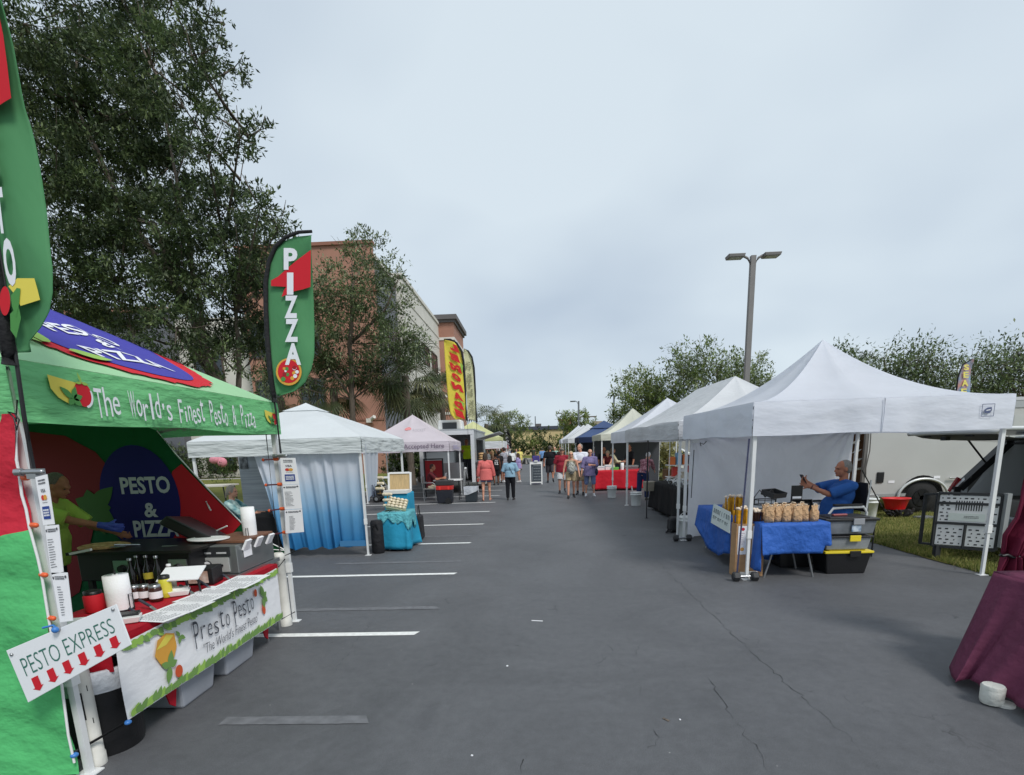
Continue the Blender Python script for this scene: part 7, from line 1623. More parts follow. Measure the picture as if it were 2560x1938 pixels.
b = MB(); b.tube([(wx + .56 * cos(a) * (1.0), yt - .06, .40 + .42 * sin(a)) for a in [pi * i / 16 for i in range(17)]], .03, 8); b.tube([(wx + .55, yt - .06, .82), (wx + 1.2, yt - .06, .82)], .02, 8); b.build('fender', P('fender_alu', (206, 208, 206), .35, metal=.3), t)
b = MB(); b.lathe((wx, yt + .0, .4), [(.5, -.004), (.5, 0)], 24, axis=(0, -1, 0)); b.build('wheel_well', P('well_black', (22, 22, 22), .9), t)
q = atY(2202, 1193, yt); b = MB(); b.bbox(q.x - .1, q.x + .06, yt - .03, yt - .003, q.z - .13, q.z + .12); b.build('side_vent', BLKPL, t, bevel=.02)
for px, py in ((2228, 1205), (2342, 1193)): q = atY(px, py, yt); b = MB(); b.bbox(q.x - .07, q.x + .07, yt - .008, yt - .003, q.z - .03, q.z + .03); b.build('sticker', PAPER, t)
a, c = atY(2503, 1046, yt), atY(2524, 1074, yt); b = MB(); b.bbox(a.x - .05, c.x + .05, yt - .03, yt - .004, c.z - .06, a.z + .06); wf = b.build('window', P('rail_alu', (176, 178, 178), .4), t); b = MB(); b.bbox(a.x, c.x, yt - .036, yt - .031, c.z, a.z); b.build('pane', GLASS, wf)
b = MB(); a, c = atY(2530, 1040, yt), atY(2580, 1100, yt); b.bbox(a.x, a.x + 2.2, yt - .02, yt - .004, c.z, a.z); b.build('side_panel', P('panel_white', (186, 188, 184), .45), t)
# stuff on the grass by the trailer
def bucket(x, y, r, h, label, group=None, m=None, handle=True, lid=True, stand=False):
    t = thing('bucket', label, 'bucket', (x, y, 0), 0, group); m = m or P('bucket_white', (226, 228, 226), .4, var=.03, vs=5)
    b = MB(); b.lathe((x, y, 0), [(r * .82, 0), (r * .84, .01), (r * .97, h * .78), (r * 1.05, h * .79), (r * 1.05, h * .84), (r * .99, h * .85), (r, h * .93), (r * 1.07, h * .94), (r * 1.07, h)] + ([(r * .9, h)] if lid else [(r, h), (r * .98, h * .9), (r * .85, h * .2)]), 24); b.build('pail', m, t)
    if handle: b = MB(); b.tube([(x + r * 1.05 * cos(a), y - .02 - r * .25 * sin(a), h * .86 + r * (.95 if lid else -.5) * sin(a)) for a in [pi * i / 10 for i in range(11)]], .006, 6); b.build('handle', WPOLE, t)
    return t
q = G(2167, 1284); bucket(7.55, 12.3, .17, .46, 'white lidded bucket on the grass by the open trailer door')
rx_ = atY(2240, 1250, 12.35).x
t = thing('tub', 'red plastic tub sitting on a dark bundle by the trailer wheel', 'tub', (rx_, 12.35, .2)); b = MB(); b.lathe((rx_, 12.35, .2), [(.2, 0), (.27, .22), (.3, .23), (.3, .25), (.26, .24), (.19, .03)], 24, sx=1.0, sy=.75); b.build('basin', P('red_tub', (206, 26, 30), .35), t)
b = MB(); rr = random.Random(3)
for k in range(26): a = rr.uniform(0, 6.28); b.cap((rx_ + .05 + .22 * cos(a) * rr.random(), 12.3 + .12 * sin(a), .05), (rx_ + .05 + .3 * cos(a), 12.3 + .16 * sin(a), rr.uniform(.1, .2)), .03, .03, 6)
tag(b.build('cable_bundle', P('bundle_black', (26, 24, 26), .8)), 'dark tangled bundle under the red tub', 'bundle')
t = thing('dustpan', 'long handled grey dustpan standing on the grass', 'dustpan', (rx_ - .5, 12.0, 0)); b = MB(); b.bar(atY(2155, 1175, 12.1), atY(2205, 1268, 12.0), .013); b.build('handle', BLKPL, t); q = G(2213, 1280); b = MB(); b.box(V((q.x, 12.0, .04)), (.36, .26, .05), rz=.2, taper=(1.1, 1)); b.build('pan', P('pan_grey', (120, 122, 124), .4), t)
t = thing('red_cooler', 'red box inside the open trailer doorway', 'box', (7.2, 13.6, 0)); b = MB(); b.bbox(6.85, 7.2, 13.4, 13.7, .55, .95); b.build('box', P('dark_red_box', (150, 30, 40), .5), t); b = MB(); b.bbox(6.7, 7.4, 13.3, 13.8, .5, .545); b.build('shelf', BLACKM, t)
for k in range(4): q = atY(2133 + 3 * k, 1105 + 22 * k, 13.0); b = MB(); b.slab([q, q + V((.16, 0, .03)), q + V((.15, .1, -.03)), q + V((.0, .1, -.06))], .004); tag(b.build('hanging_paper', PAPER), 'white paper tacked inside the trailer door', 'paper', 'papers in the trailer doorway')

# minivan with raised tailgate, seen from behind its left rear corner
VW = P('van_white', (208, 212, 212), .3, coat=.3); VGL = P('van_glass', (30, 34, 38), .08, spec=.8); VBK = P('van_trim', (26, 27, 29), .5); VIN = P('van_lining', (112, 112, 108), .8, var=.1, vs=4); VBL = P('van_bumper', (104, 112, 118), .45)
vb = thing('minivan', 'white minivan on the grass with its tailgate raised', 'minivan', (8.8, 8.2, 0))
yl, yr = 9.05, 7.2; cm = (yl + yr) / 2
prof_l = [(6.62, .42), (6.5, .55), (6.5, .92), (6.72, 1.12), (7.2, 1.66), (7.35, 1.74)]
def side(y, s):
    b = MB(); out = [(6.55, .32), (6.5, .55), (6.5, .92), (6.62, 1.06), (7.22, 1.68), (7.4, 1.76), (9.2, 1.8), (10.2, 1.2), (11.3, 1.0), (11.5, .6), (11.45, .3), (10.9, .3), (10.75, .6), (10.4, .68), (10.05, .6), (9.9, .3), (7.9, .3), (7.75, .6), (7.4, .68), (7.05, .6), (6.95, .32)]
    pts = [(x, y - s * .12 * max(0, (z - 1.0) / .75), z) for x, z in out]; pts = pts if s > 0 else pts[::-1]
    b.slab(pts, .06); return b
side(yl, 1).build('side_panel', VW, vb); side(yr, -1).build('side_panel', VW, vb)
b = MB(); b.grid(lambda u, v: (7.3 + 1.95 * u, yr + .12 + (yl - yr - .24) * v, 1.73 + .03 * sin(pi * v) + .05 * u), 8, 8); b.build('roof', VW, vb, solid=.04)
b = MB(); b.grid(lambda u, v: (9.25 + 1.0 * u, yr + .1 + (yl - yr - .2) * v, 1.8 - .6 * u), 4, 6); b.build('windscreen', VGL, vb); b = MB(); b.grid(lambda u, v: (10.2 + 1.3 * u, yr + .05 + (yl - yr - .1) * v, 1.2 - .25 * u - .35 * u ** 4 + .03 * sin(pi * v)), 8, 8); b.build('bonnet', VW, vb)
b = MB(); b.bbox(6.6, 11.4, yr + .06, yl - .06, .34, .42); b.bbox(7.9, 8.0, yr + .1, yl - .1, .42, 1.2); b.build('floor', VIN, vb)
b = MB(); b.grid(lambda u, v: (6.7 + 1.2 * u, yl - .075 - .1 * max(0, v - .5), .42 + 1.28 * v * (.45 + .55 * min(1, u * 1.6 + .2))), 8, 8); b.build('side_lining', VIN, vb)
b = MB(); b.box((8.6, cm, .8), (.5, 1.5, .7)); b.build('seat', P('van_seat', (70, 70, 70), .85), vb, bevel=.06)
# dark rear opening frame (pillars and header)
b = MB(); b.sq((6.6, yl - .03, .95), (7.2, yl - .13, 1.66), .1, .14); b.sq((6.6, yr + .03, .95), (7.2, yr + .13, 1.66), .1, .14); b.sq((7.22, yl - .1, 1.68), (7.22, yr + .1, 1.68), .1, .1, up=(0, 0, 1)); b.sq((6.56, yl - .02, .4), (6.56, yl - .02, .98), .1, .12); b.build('opening_frame', VBK, vb)
b = MB(); b.box((6.42, cm, .5), (.2, yl - yr + .06, .28)); b.build('bumper', VBL, vb, bevel=.05)
for y, s in ((yl, 1), (yr, -1)):
    b = MB(); b.box((6.56, y - s * .0, 1.0), (.1, .04, .26), M=Matrix.Rotation(.5, 3, 'Y')); b.build('tail_light', P('tail_red', (150, 24, 28), .2), vb, bevel=.02)
    for x in (7.4, 10.4): b = MB(); b.lathe((x, y - s * .22, .31), [(.18, 0), (.31, 0), (.31, .19), (.18, .2)], 28, axis=(0, s, 0)); w_o = b.build('wheel', RUB, vb); b = MB(); b.lathe((x, y - s * .03, .31), [(.19, 0), (.16, .02), (.05, .03)], 20, axis=(0, s, 0)); b.build('rim', GPOLE, w_o)
b = MB(); b.add([(7.5, yl + .0 - .08, 1.2), (9.1, yl + .0 - .07, 1.2), (9.0, yl - .13, 1.66), (7.75, yl - .13, 1.64)], [(0, 1, 2, 3)]); b.build('side_window', VGL, vb, solid=.01)
def gate(u, v):                                            # u across, v from the hinge outwards
    y = yr + .1 + (yl - yr - .2) * u; e = 1 - .07 * v * (2 * u - 1) ** 2
    return (7.25 - 1.72 * v * e, y, 1.79 + .02 * sin(pi * v) + .085 * v - .05 * (v > .96) + .01 * sin(pi * u))
b = MB(); b.grid(gate, 14, 14); tg = b.build('tailgate', VW, vb, solid=.05)
b = MB(); b.grid(lambda u, v: V(gate(.04 + .92 * u, .04 + .9 * v)) - V((0, 0, .07 + .07 * sin(pi * v) ** .5)), 12, 12); b.build('inner_panel', P('gate_lining', (84, 86, 86), .7), tg)
b = MB(); b.grid(lambda u, v: V(gate(.12 + .76 * u, .12 + .36 * v)) - V((0, 0, .155)), 6, 6); b.build('rear_window', VGL, tg)
b = MB(); q = V(gate(.55, .9)) - V((0, 0, .13)); b.box(q, (.07, .1, .05)); b.build('latch', VBK, tg); b = MB(); q = V(gate(.8, .9)) - V((0, 0, .092)); b.box(q, (.03, .14, .02)); q = V(gate(.3, .9)) - V((0, 0, .092)); b.box(q, (.03, .14, .02)); b.build('grip', VBK, tg)
b = MB(); b.bar((6.95, yl - .12, 1.3), (6.55, yl - .14, 1.74), .014); b.build('gas_strut', BLACKM, vb); b = MB(); b.bar((6.95, yr + .12, 1.3), (6.55, yr + .14, 1.74), .014); b.build('gas_strut', BLACKM, vb)
for k, (x, y, z, s, lab) in enumerate(((7.1, 8.6, .42, (.5, .4, .3), 'dark box loaded in the back of the minivan'), (7.3, 8.0, .42, (.5, .5, .42), 'grey box behind the minivan seats'))): b = MB(); b.box((x, y, z + s[2] / 2), s); tag(b.build('cargo_box', P('cargo%d' % k, [(40, 38, 40), (120, 118, 112)][k], .7), bevel=.02), lab, 'box')
vb.location.x += .32
# folded perforated ramp carrier on the hitch
PA, PB = G(2338, 1395), None
A0 = V((5.92, 8.06, 0)); dx_ = (V((6.46, 7.62, 0)) - A0); LN = dx_.length; dx_.normalize()
t = thing('cargo_carrier', 'folded perforated silver ramp carrier standing behind the minivan', 'cargo carrier', tuple(A0))
nn = V((dx_.y, -dx_.x, 0)) * (1 if (dx_.y * A0.x - dx_.x * A0.y) < 0 else -1); zb0, zt0 = .2, .98
def cp(u, z, k=0): return A0 + dx_ * (u * LN) + nn * k + V((0, 0, z))
b = MB(); fr = P('carrier_black', (44, 46, 48), .5)
for a, c in ((cp(0, zb0), cp(0, zt0)), (cp(1, zb0), cp(1, zt0)), (cp(0, zb0), cp(1, zb0)), (cp(0, zt0), cp(1, zt0)), (cp(0, .55), cp(1, .55)), (cp(.5, zb0), cp(.5, .55)), (cp(0, .84), cp(1, .84))): b.sq(a, c, .05, .035, up=(0, 0, 1) if abs(a.z - c.z) < .1 else (0, 1, 0))
b.build('frame', fr, t)
PAN = P('ramp_alu', (220, 221, 220), .45, metal=.1, var=.06, vs=3)
for u0, u1, z0, z1 in ((.03, .97, .57, .95), (.03, .48, .23, .53), (.52, .97, .23, .53)):
    b = MB(); b.slab([cp(u0, z0, .012), cp(u1, z0, .012), cp(u1, z1, .012), cp(u0, z1, .012)], .004); pn = b.build('panel', PAN, t); b = MB(); rows = int((z1 - z0) / .052)
    for r_ in range(rows):
        z = z0 + .03 + r_ * .052; nc = int((u1 - u0) * 11)
        for c_i in range(nc):
            u = u0 + (u1 - u0) * (c_i + .5 + .25 * (r_ % 2)) / nc
            if u > u1 - .03: continue
            if z0 > .5 and .22 < u < .8 and z < .9: continue
            w2, h2 = (.026, .009) if (c_i + r_) % 3 else (.01, .009); poly2(b, [(u - w2, z - h2), (u + w2, z - h2), (u + w2, z + h2), (u - w2, z + h2)], lambda u_, z_: cp(u_, z_, .015))
    if z0 > .5:
        for k in range(11): u = .3 + k * .04; poly2(b, [(u, .74), (u + .018, .74), (u + .018, .88), (u, .88)], lambda u_, z_: cp(u_, z_, .015))
    b.build('slots', P('slot_black', (30, 31, 33), .8), pn)
b = MB(); b.slab([cp(.2, .59, .018), cp(.78, .59, .018), cp(.78, .7, .018), cp(.2, .7, .018)], .003); dcl = b.build('decal', P('decal_pale', (206, 214, 208), .5), t); b = MB(); fn = lambda u, v: cp(u, v, .023); scribble(b, fn, .45, .68, .63, .67, 2, .008, False, 3); b.build('print', INK, dcl)
b = MB(); b.sq(cp(-.22, .22, -.05), cp(-.22, .95, -.05), .035); b.sq(cp(-.24, .22, -.05), cp(.02, .22, 0), .03, up=(0, 0, 1)); b.sq(cp(-.24, .95, -.05), cp(.02, .97, 0), .03, up=(0, 0, 1)); b.build('side_rail', fr, t)
b = MB(); b.sq(cp(.08, .0), cp(.08, .22), .07); b.build('stand', fr, t); b = MB(); b.sq(cp(1.06, .25), cp(1.06, 1.0), .06, .09); b.build('end_rail', P('rail_grey', (150, 154, 154), .45), t); b = MB(); b.sq(cp(.6, .2), V((6.6, 8.0, .35)), .06, up=(0, 0, 1)); b.build('hitch_arm', fr, t)
# seafood flag and a canopy tip beyond the trailer
SF = P('seafood_flag', (136, 176, 206), .7, trans=.3, rgb2=(214, 160, 150), vs=3.5, det=1)
def pr_sf(b, fn):
    b.mi = 1
    for ch, bx in (('S', (2407, 912, 2420, 926)), ('E', (2406, 930, 2419, 945)), ('A', (2402, 950, 2418, 966)), ('F', (2400, 972, 2414, 988)), ('O', (2397, 992, 2411, 1006)), ('O', (2394, 1010, 2408, 1024)), ('D', (2391, 1028, 2406, 1042))): pixtext(b, ch, fn, bx, .004, bold=.03)
flag('feather_flag', 'multicoloured SEAFOOD feather flag beyond the trailer on the right', 24, ([(2384, 1046), (2387, 1000), (2391, 970), (2397, 935), (2408, 910), (2430, 898)], [(2412, 1046), (2421, 990), (2426, 960), (2429, 930), (2431, 910), (2432, 898)]), [(2380, 1110), (2384, 1046), (2388, 1000)], ([(2384, 1046), (2388, 995), (2394, 945), (2406, 912), (2430, 898)], .04, .02), pr_sf, [SF, P('sf_yellow', (226, 214, 110), .7)], rip=.05)
q = atY(2460, 988, 22); canopy('market_canopy', 'tip of a small white canopy showing above the trailer roof', q.x - 1.5, q.x + 1.5, 20.5, 23.5, 2.3, 2.55, q.z, WF, WV, k=1.1, legw=.04)

# ------------------------------------------------------------------ maroon draped table, front right
MAR = fab('maroon_cloth', (104, 50, 74), .06, .5, 9, (1, 1, 1), .75, .1); MAR2 = fab('maroon_drape', (118, 36, 62), .3, .6, 7, (1, 1, .4), .7, .1)
t = thing('table', 'display table hidden under the maroon cloth at the right edge', 'table', (3.95, 3.2, 0)); b = MB(); b.bbox(3.54, 4.3, 2.3, 4.12, .72, .758); b.build('tabletop', WHITEP, t)
for x, y in ((3.65, 2.45), (3.65, 4.0), (4.2, 2.45), (4.2, 4.0)): b = MB(); b.bar((x, y, .72), (x, y, 0), .016); b.build('leg', GPOLE, t)
def mfn(u, v):
    # u runs along the far side, round the corner and back along the road side; v from the table edge to the hem
    L1, L2 = .8, 1.85; d = u * (L1 + L2); cor = math.exp(-((d - L1 - .05) / .22) ** 2)
    if d < L1: x, y, nx, ny = 4.32 - d, 4.14, 0, 1
    else: x, y, nx, ny = 3.52, 4.14 - (d - L1), -1, 0
    k = min(1, max(0, (d - L1 + .35) / .5)); fl = (.05 + .34 * k) * v ** 1.05
    nx, ny = nx * (d >= L1) - .9 * cor * (d < L1), ny * (1 - k) - .75 * cor
    o = (.035 * sin(d * 15 + .6) + .018 * sin(d * 33)) * v * k
    return (x + nx * (fl + o) - .08 * cor * v, y + ny * fl, .772 - (.70 + .02 * cor + .012 * sin(d * 9)) * v)
b = MB(); b.grid(mfn, 200, 26); b.grid(lambda u, v: (3.52 + .8 * u, 2.29 + 1.85 * v, .774 + .003 * sin(v * 20)), 8, 12); tag(b.build('tablecloth', MAR, None, solid=.003), 'maroon cloth flaring to the ground over the right edge table', 'tablecloth')
YD = 4.4
dl = [(2575, 1090), (2552, 1165), (2530, 1225), (2518, 1290), (2500, 1335), (2502, 1385)]; dr_ = [(2760, 1090), (2740, 1180), (2715, 1260), (2680, 1330), (2590, 1370), (2548, 1392)]
el = [(2502, 1385), (2482, 1418), (2465, 1460), (2450, 1505), (2440, 1535)]; er = [(2548, 1392), (2570, 1430), (2600, 1480), (2620, 1530), (2630, 1560)]
t = thing('curtain', 'maroon curtain tied back against the pole at the right edge', 'curtain', tuple(atY(2520, 1390, YD)))
def lerp_l(l, v): s = v * (len(l) - 1); i = min(int(s), len(l) - 2); q = s - i; return (l[i][0] + (l[i + 1][0] - l[i][0]) * q, l[i][1] + (l[i + 1][1] - l[i][1]) * q)
for nm, L_, R_ in (('upper_drape', dl, dr_), ('lower_drape', el, er)):
    def df(u, v):
        a, c = lerp_l(L_, v), lerp_l(R_, v); p = atY(a[0] + (c[0] - a[0]) * u, a[1] + (c[1] - a[1]) * u, YD); wv = (c[0] - a[0]) / 180; p.y += -.05 * (.4 + wv) * sin(u * 17 + v * 2) - .03 * sin(u * 39 + v * 3) - .06 * sin(pi * u); return p
    b = MB(); b.grid(df, 80, 30); b.build(nm, MAR2, t, solid=.003)
b = MB(); b.tube([atY(2500 + 4 * k, 1387 + .6 * k + 2 * sin(k), YD - .07) for k in range(13)], .012, 6); b.build('tie', BLACKM, t)
q = V((3.03, 3.46, 0)); t = thing('weight_bucket', 'white plastic bucket weight peeping from under the maroon cloth', 'bucket', tuple(q)); qx, qy = q.x + .07, q.y + .05; b = MB(); b.lathe((qx, qy, 0), [(.06, 0.01), (.066, .03), (.068, .13), (.06, .14)], 20); b.build('pail', P('weight_white', (206, 206, 198), .5, bump=.5, bs=14), t); b = MB(); b.lathe((qx + .07, qy - .02, 0), [(.06, 0), (.06, .018)], 18); b.build('foot_plate', PVC, t)

# ------------------------------------------------------------------ further canopies of the right row
canopy('market_canopy', 'double length white canopy with scalloped edge, second on the right', 2.74, 5.85, 10.35, 16.15, 1.87, 2.2, 3.14, WF, fab('scalloped_valance', (208, 210, 214), .25, 1.0, 1.8, (1, .7, 4), .55, .06), k=1.3, sag=.06, rl=1.35, wob=.035, scal=.05, mid=True, legm=WPOLE)
canopy('market_canopy', 'bluish white canopy third from the front on the right', 2.78, 5.85, 16.22, 19.25, 1.85, 2.2, 3.2, WFB, WVB, k=1.2, sag=.05)
CRF = fab('cream_canopy', (228, 228, 212), .3, .4, 2.4, (1, 1, 2), .6, .03); CRV = fab('cream_valance', (216, 216, 200), .22, .8, 2, (1, 1, 4), .6, .04)
R4 = canopy('market_canopy', 'cream canopy with a tall concave peak over the red cloth table', 2.8, 5.9, 22.3, 25.4, 1.97, 2.22, 3.3, CRF, CRV, k=1.5, sag=.05)
DKW = P('dark_grey_wall', (66, 68, 74), .85, var=.08, vs=2)
b = MB(); b.bbox(2.9, 5.85, 25.3, 25.32, .1, 2.1); b.build('side_wall', DKW, R4)
NVF = fab('navy_canopy', (74, 92, 130), .15, .4, 2, (1, 1, 1), .7, .05); NVV = fab('navy_valance', (30, 42, 72), .1, .4, 2, (1, 1, 1), .7, .05)
R5 = canopy('market_canopy', 'navy blue two tier canopy beyond the cream one', 2.7, 5.9, 31.2, 34.4, 1.95, 2.25, 3.15, NVF, NVV, k=1.0, sag=.03, vent=.5)
b = MB(); b.bbox(2.8, 5.85, 34.3, 34.32, .1, 2.1); b.bbox(5.8, 5.82, 31.3, 34.2, .1, 2.1); b.build('side_wall', DKW, R5)
canopy('market_canopy', 'far white canopy just beyond the navy one', 2.6, 5.8, 39.5, 42.6, 2.0, 2.3, 3.35, WF, WV, k=1.15)
canopy('market_canopy', 'farthest white canopy on the right row', 2.5, 5.7, 46.5, 49.6, 2.0, 2.3, 3.5, WFB, WVB, k=1.15)
canopy('market_canopy', 'slim white canopy roof between the two farthest ones on the right', 2.6, 5.8, 43.0, 46.0, 2.0, 2.3, 3.4, WF, WV, k=1.15)
for x, y, lab in ((2.86, 18.75, 'white bucket on the leg between the red table and the next canopy'), (3.08, 16.1, 'white bucket with a stick in it by the second leg'), (2.72, 10.55, 'white bucket with a looped handle beside the nearest white canopy wall')):
    q = {2.86: G(1531, 1245), 3.08: G(1592, 1265), 2.72: G(1722, 1345)}[x]; bucket(q.x, q.y + .15, .165, .4, lab, 'white buckets along the right row', handle=(x == 2.72))
q = G(1592, 1265); b = MB(); b.bar((q.x - .05, q.y + .15, .1), (q.x - .14, q.y + .12, .58), .018); tag(b.build('stick', WHITEP), 'white stick leaning in the second bucket', 'stick')
t = thing('duffel_bag', 'black bag slumped beside the white bucket with the looped handle', 'bag', (2.6, 10.9, 0)); q = G(1692, 1333); b = MB(); b.box((q.x + .0, q.y + .2, .16), (.22, .34, .3), taper=(1.2, 1.1)); b.build('bag', P('black_nylon', (26, 26, 30), .8, bump=.6, bs=9), t, bevel=.06); b = MB(); b.tube([(q.x - .1, q.y, .04), (q.x - .22, q.y - .02, .03), (q.x - .16, q.y + .1, .05)], .02, 6); b.build('strap', BLKPL, t)
draped('tablecloth', 'black cloth to the ground over the long produce table', 3.3, 4.0, 10.7, 15.2, .78, .72, BLC, wav=.03, n=5, tlabel='long produce table under the black cloth', seed=9)
FOIL = P('silver_foil', (206, 208, 210), .15, metal=.95, bump=1.0, bs=26)
rr = random.Random(12)
for k in range(7):
    y = 11.0 + .42 * k; x = 3.42 + .1 * rr.random(); t = thing('foil_pot', 'crinkled silver foil wrapped plant pot on the black produce table', 'plant pot', (x, y, .785), 0, 'foil wrapped pots on the black table')
    b = MB(); vs = []
    for ring, (r_, h_) in enumerate(((.06, 0), (.09, .08), (.14, .16), (.17, .13))):
        for i in range(18): a = 2 * pi * i / 18; j = 1 + (.22 if ring > 0 else 0) * sin(i * 2.7 + ring + k); vs.append((x + r_ * j * cos(a), y + r_ * j * sin(a), .785 + h_ + .03 * sin(i * 3.3 + k) * (ring > 1)))
    b.add(vs, [(g_ * 18 + i, g_ * 18 + (i + 1) % 18, (g_ + 1) * 18 + (i + 1) % 18, (g_ + 1) * 18 + i) for g_ in range(3) for i in range(18)], False); b.build('foil', FOIL, t)
    b = MB(); b.ell((x, y, .88), (.09, .09, .08)); b.build('soil', P('moss', (92, 98, 72), .9, var=.4, vs=30, bump=1, bs=40), t)
for k in range(9):
    x, y = 3.75 + .12 * rr.random(), 11.0 + .45 * k; t = thing('produce_sack', 'pale bulging sack at the back of the black produce table', 'sack', (x, y, .785), 0, 'pale sacks on the black table'); b = MB(); b.lathe((x, y, .785), [(.1, 0), (.15, .06), (.14, .16), (.06, .24), (.09, .3)], 14); b.build('sack', P(['sack_a', 'sack_b', 'sack_c'][k % 3], [(196, 186, 168), (170, 160, 150), (206, 202, 196)][k % 3], .85, var=.15, vs=12, bump=.8, bs=18), t)
for k in range(4):
    y = 12.4 + .5 * k; b = MB(); b.cap((3.55, y - .2, .86 + .02 * k), (3.72, y + .2, .87), .045, .035); b.ell((3.74, y + .25, .88), (.07, .08, .06)); tag(b.build('gourd', P('gourd_brown', (130, 92, 76), .6, var=.2, vs=10)), 'long brown gourd lying on the black produce table', 'gourd', 'brown gourds on the black table')
b = MB(); b.bbox(3.9, 4.5, 15.9, 16.4, .75, 1.05); tag(b.build('wooden_crate', P('crate_brown', (118, 84, 52), .8, var=.2, vs=4, stretch=(1, 1, 8)), bevel=.01), 'brown open crate behind the produce table', 'crate')
b = MB(); b.box((3.2, 14.9, .66), (.3, .4, .26), taper=(.9, .9)); tag(b.build('wicker_bin', P('bin_taupe', (150, 142, 128), .7, bump=.6, bs=40), bevel=.02), 'taupe square bin at the far end of the black table', 'bin')
# goods shelf seen between the canopies
qa = atY(1703, 1130, 14.2); t = thing('goods_shelf', 'white wire shelf of bright packets beside the canopy wall', 'shelf', (qa.x, 14.2, 0))
for z in (.95, 1.25): b = MB(); b.bbox(qa.x - .35, qa.x + .3, 14.0, 14.4, z - .02, z); b.build('shelf_board', WHITEP, t)
for x in (qa.x - .34, qa.x + .29): b = MB(); b.bar((x, 14.02, 0), (x, 14.02, 2.0), .014); b.build('post', WPOLE, t)
for k in range(8):
    x = qa.x - .3 + .08 * k; z = .95 if k % 2 else 1.25; m = [P('pk_orange', (224, 120, 60), .5), P('pk_white', (230, 230, 232), .5), P('pk_blue', (120, 170, 206), .5), P('pk_red', (200, 60, 50), .5)][(k * 3) % 4]; b = MB(); b.bbox(x, x + .13, 14.08, 14.28, z, z + .2 + .05 * (k % 3)); tag(b.build('packet', m, bevel=.01), ['orange', 'white', 'blue', 'red'][(k * 3) % 4] + ' packet on the white wire shelf', 'packet', ['orange', 'white', 'blue', 'red'][(k * 3) % 4] + ' packets on the wire shelf')
# red table in the cream canopy
RD2 = fab('red_cloth_far', (196, 30, 46), .05, .6, 5, (1, 1, 1), .7, .06)
draped('tablecloth', 'bright red cloth to the ground on the food table', 2.5, 4.4, 21.6, 22.3, .80, .74, RD2, wav=.035, n=5, tlabel='food table under the bright red cloth', seed=3)
for x, y, s, m, lab, nm in ((2.75, 21.9, (.3, .3, .16), WHITEP, 'white box pile on the left of the red table', 'box'), (3.05, 21.95, (.26, .3, .2), WHITEP, 'white box in the middle of the red table', 'box'), (3.3, 21.85, (.3, .26, .1), P('lime_tray', (110, 196, 90), .5), 'lime green tray on the red table', 'tray'), (3.95, 21.95, (.55, .4, .16), STEEL, 'steel warming pan at the right of the red table', 'warming pan')):
    b = MB(); b.box((x, y, .806 + s[2] / 2), s, taper=(.92, .92)); b.mi = 1; b.box((x, y, .806 + s[2] * .75), (s[0] * 1.02, s[1] * 1.02, s[2] * .08)); tag(b.build('food_' + nm.replace(' ', '_'), [m, P('stripe_aqua', (120, 170, 190), .5) if 'box' in nm else m], bevel=.01), lab, nm)
g = V((3.58, 21.75, .806)); t = thing('paper_towel_roll', 'paper towel roll on the red cloth table', 'paper towel', tuple(g)); b = MB(); b.lathe(g, [(.02, .27), (.065, .27), (.067, .13), (.065, 0)], 18); b.build('paper', P('towel', (238, 238, 238), .9), t); b = MB(); b.bar(g, g + V((0, 0, .3)), .01); b.build('holder', GPOLE, t)
# parked white car glimpsed behind
cx0 = atY(1650, 1130, 28).x; t = thing('parked_car', 'white hatchback glimpsed between the canopies', 'car', (cx0, 28, 0))
b = MB(); out = [(-2.0, .35), (-2.05, .75), (-1.7, .95), (-.95, 1.05), (-.3, 1.48), (.9, 1.5), (1.7, 1.1), (1.95, .9), (1.95, .35)]; b.slab([(cx0 + x, 27.2, z) for x, z in out], -1.65); b.build('body', VW, t, bevel=.06)
b = MB(); b.slab([(cx0 + x, 27.19, z) for x, z in ((-.8, 1.08), (-.25, 1.42), (.85, 1.43), (1.4, 1.08))], .01); b.build('side_window', VGL, t)
for x in (-1.25, 1.25): b = MB(); b.lathe((cx0 + x, 27.16, .32), [(.18, 0), (.32, 0), (.32, .2), (.18, .2)], 20, axis=(0, 1, 0)); w_o = b.build('wheel', RUB, t); b = MB(); b.lathe((cx0 + x, 27.15, .32), [(.05, 0), (.19, .01), (.19, .05)], 16, axis=(0, 1, 0)); b.build('rim', GPOLE, w_o)
shrub(1665, 1180, 26.5, 56, 95, 'tall straw coloured bush between the canopies', leafmats('straw', [(170, 164, 104), (146, 146, 92), (186, 180, 126)]), 91, 2600, .14, z0=0)
shrub(1570, 1170, 27.5, 40, 60, 'olive green bush behind the beige clothed woman', leafmats('olive', [(110, 108, 62), (90, 92, 52)]), 92, 1500, .14, z0=0)
shrub(1705, 1190, 19, 50, 50, 'low green bush under the packet shelf', HEDGE, 93, 1200, .1, z0=0)

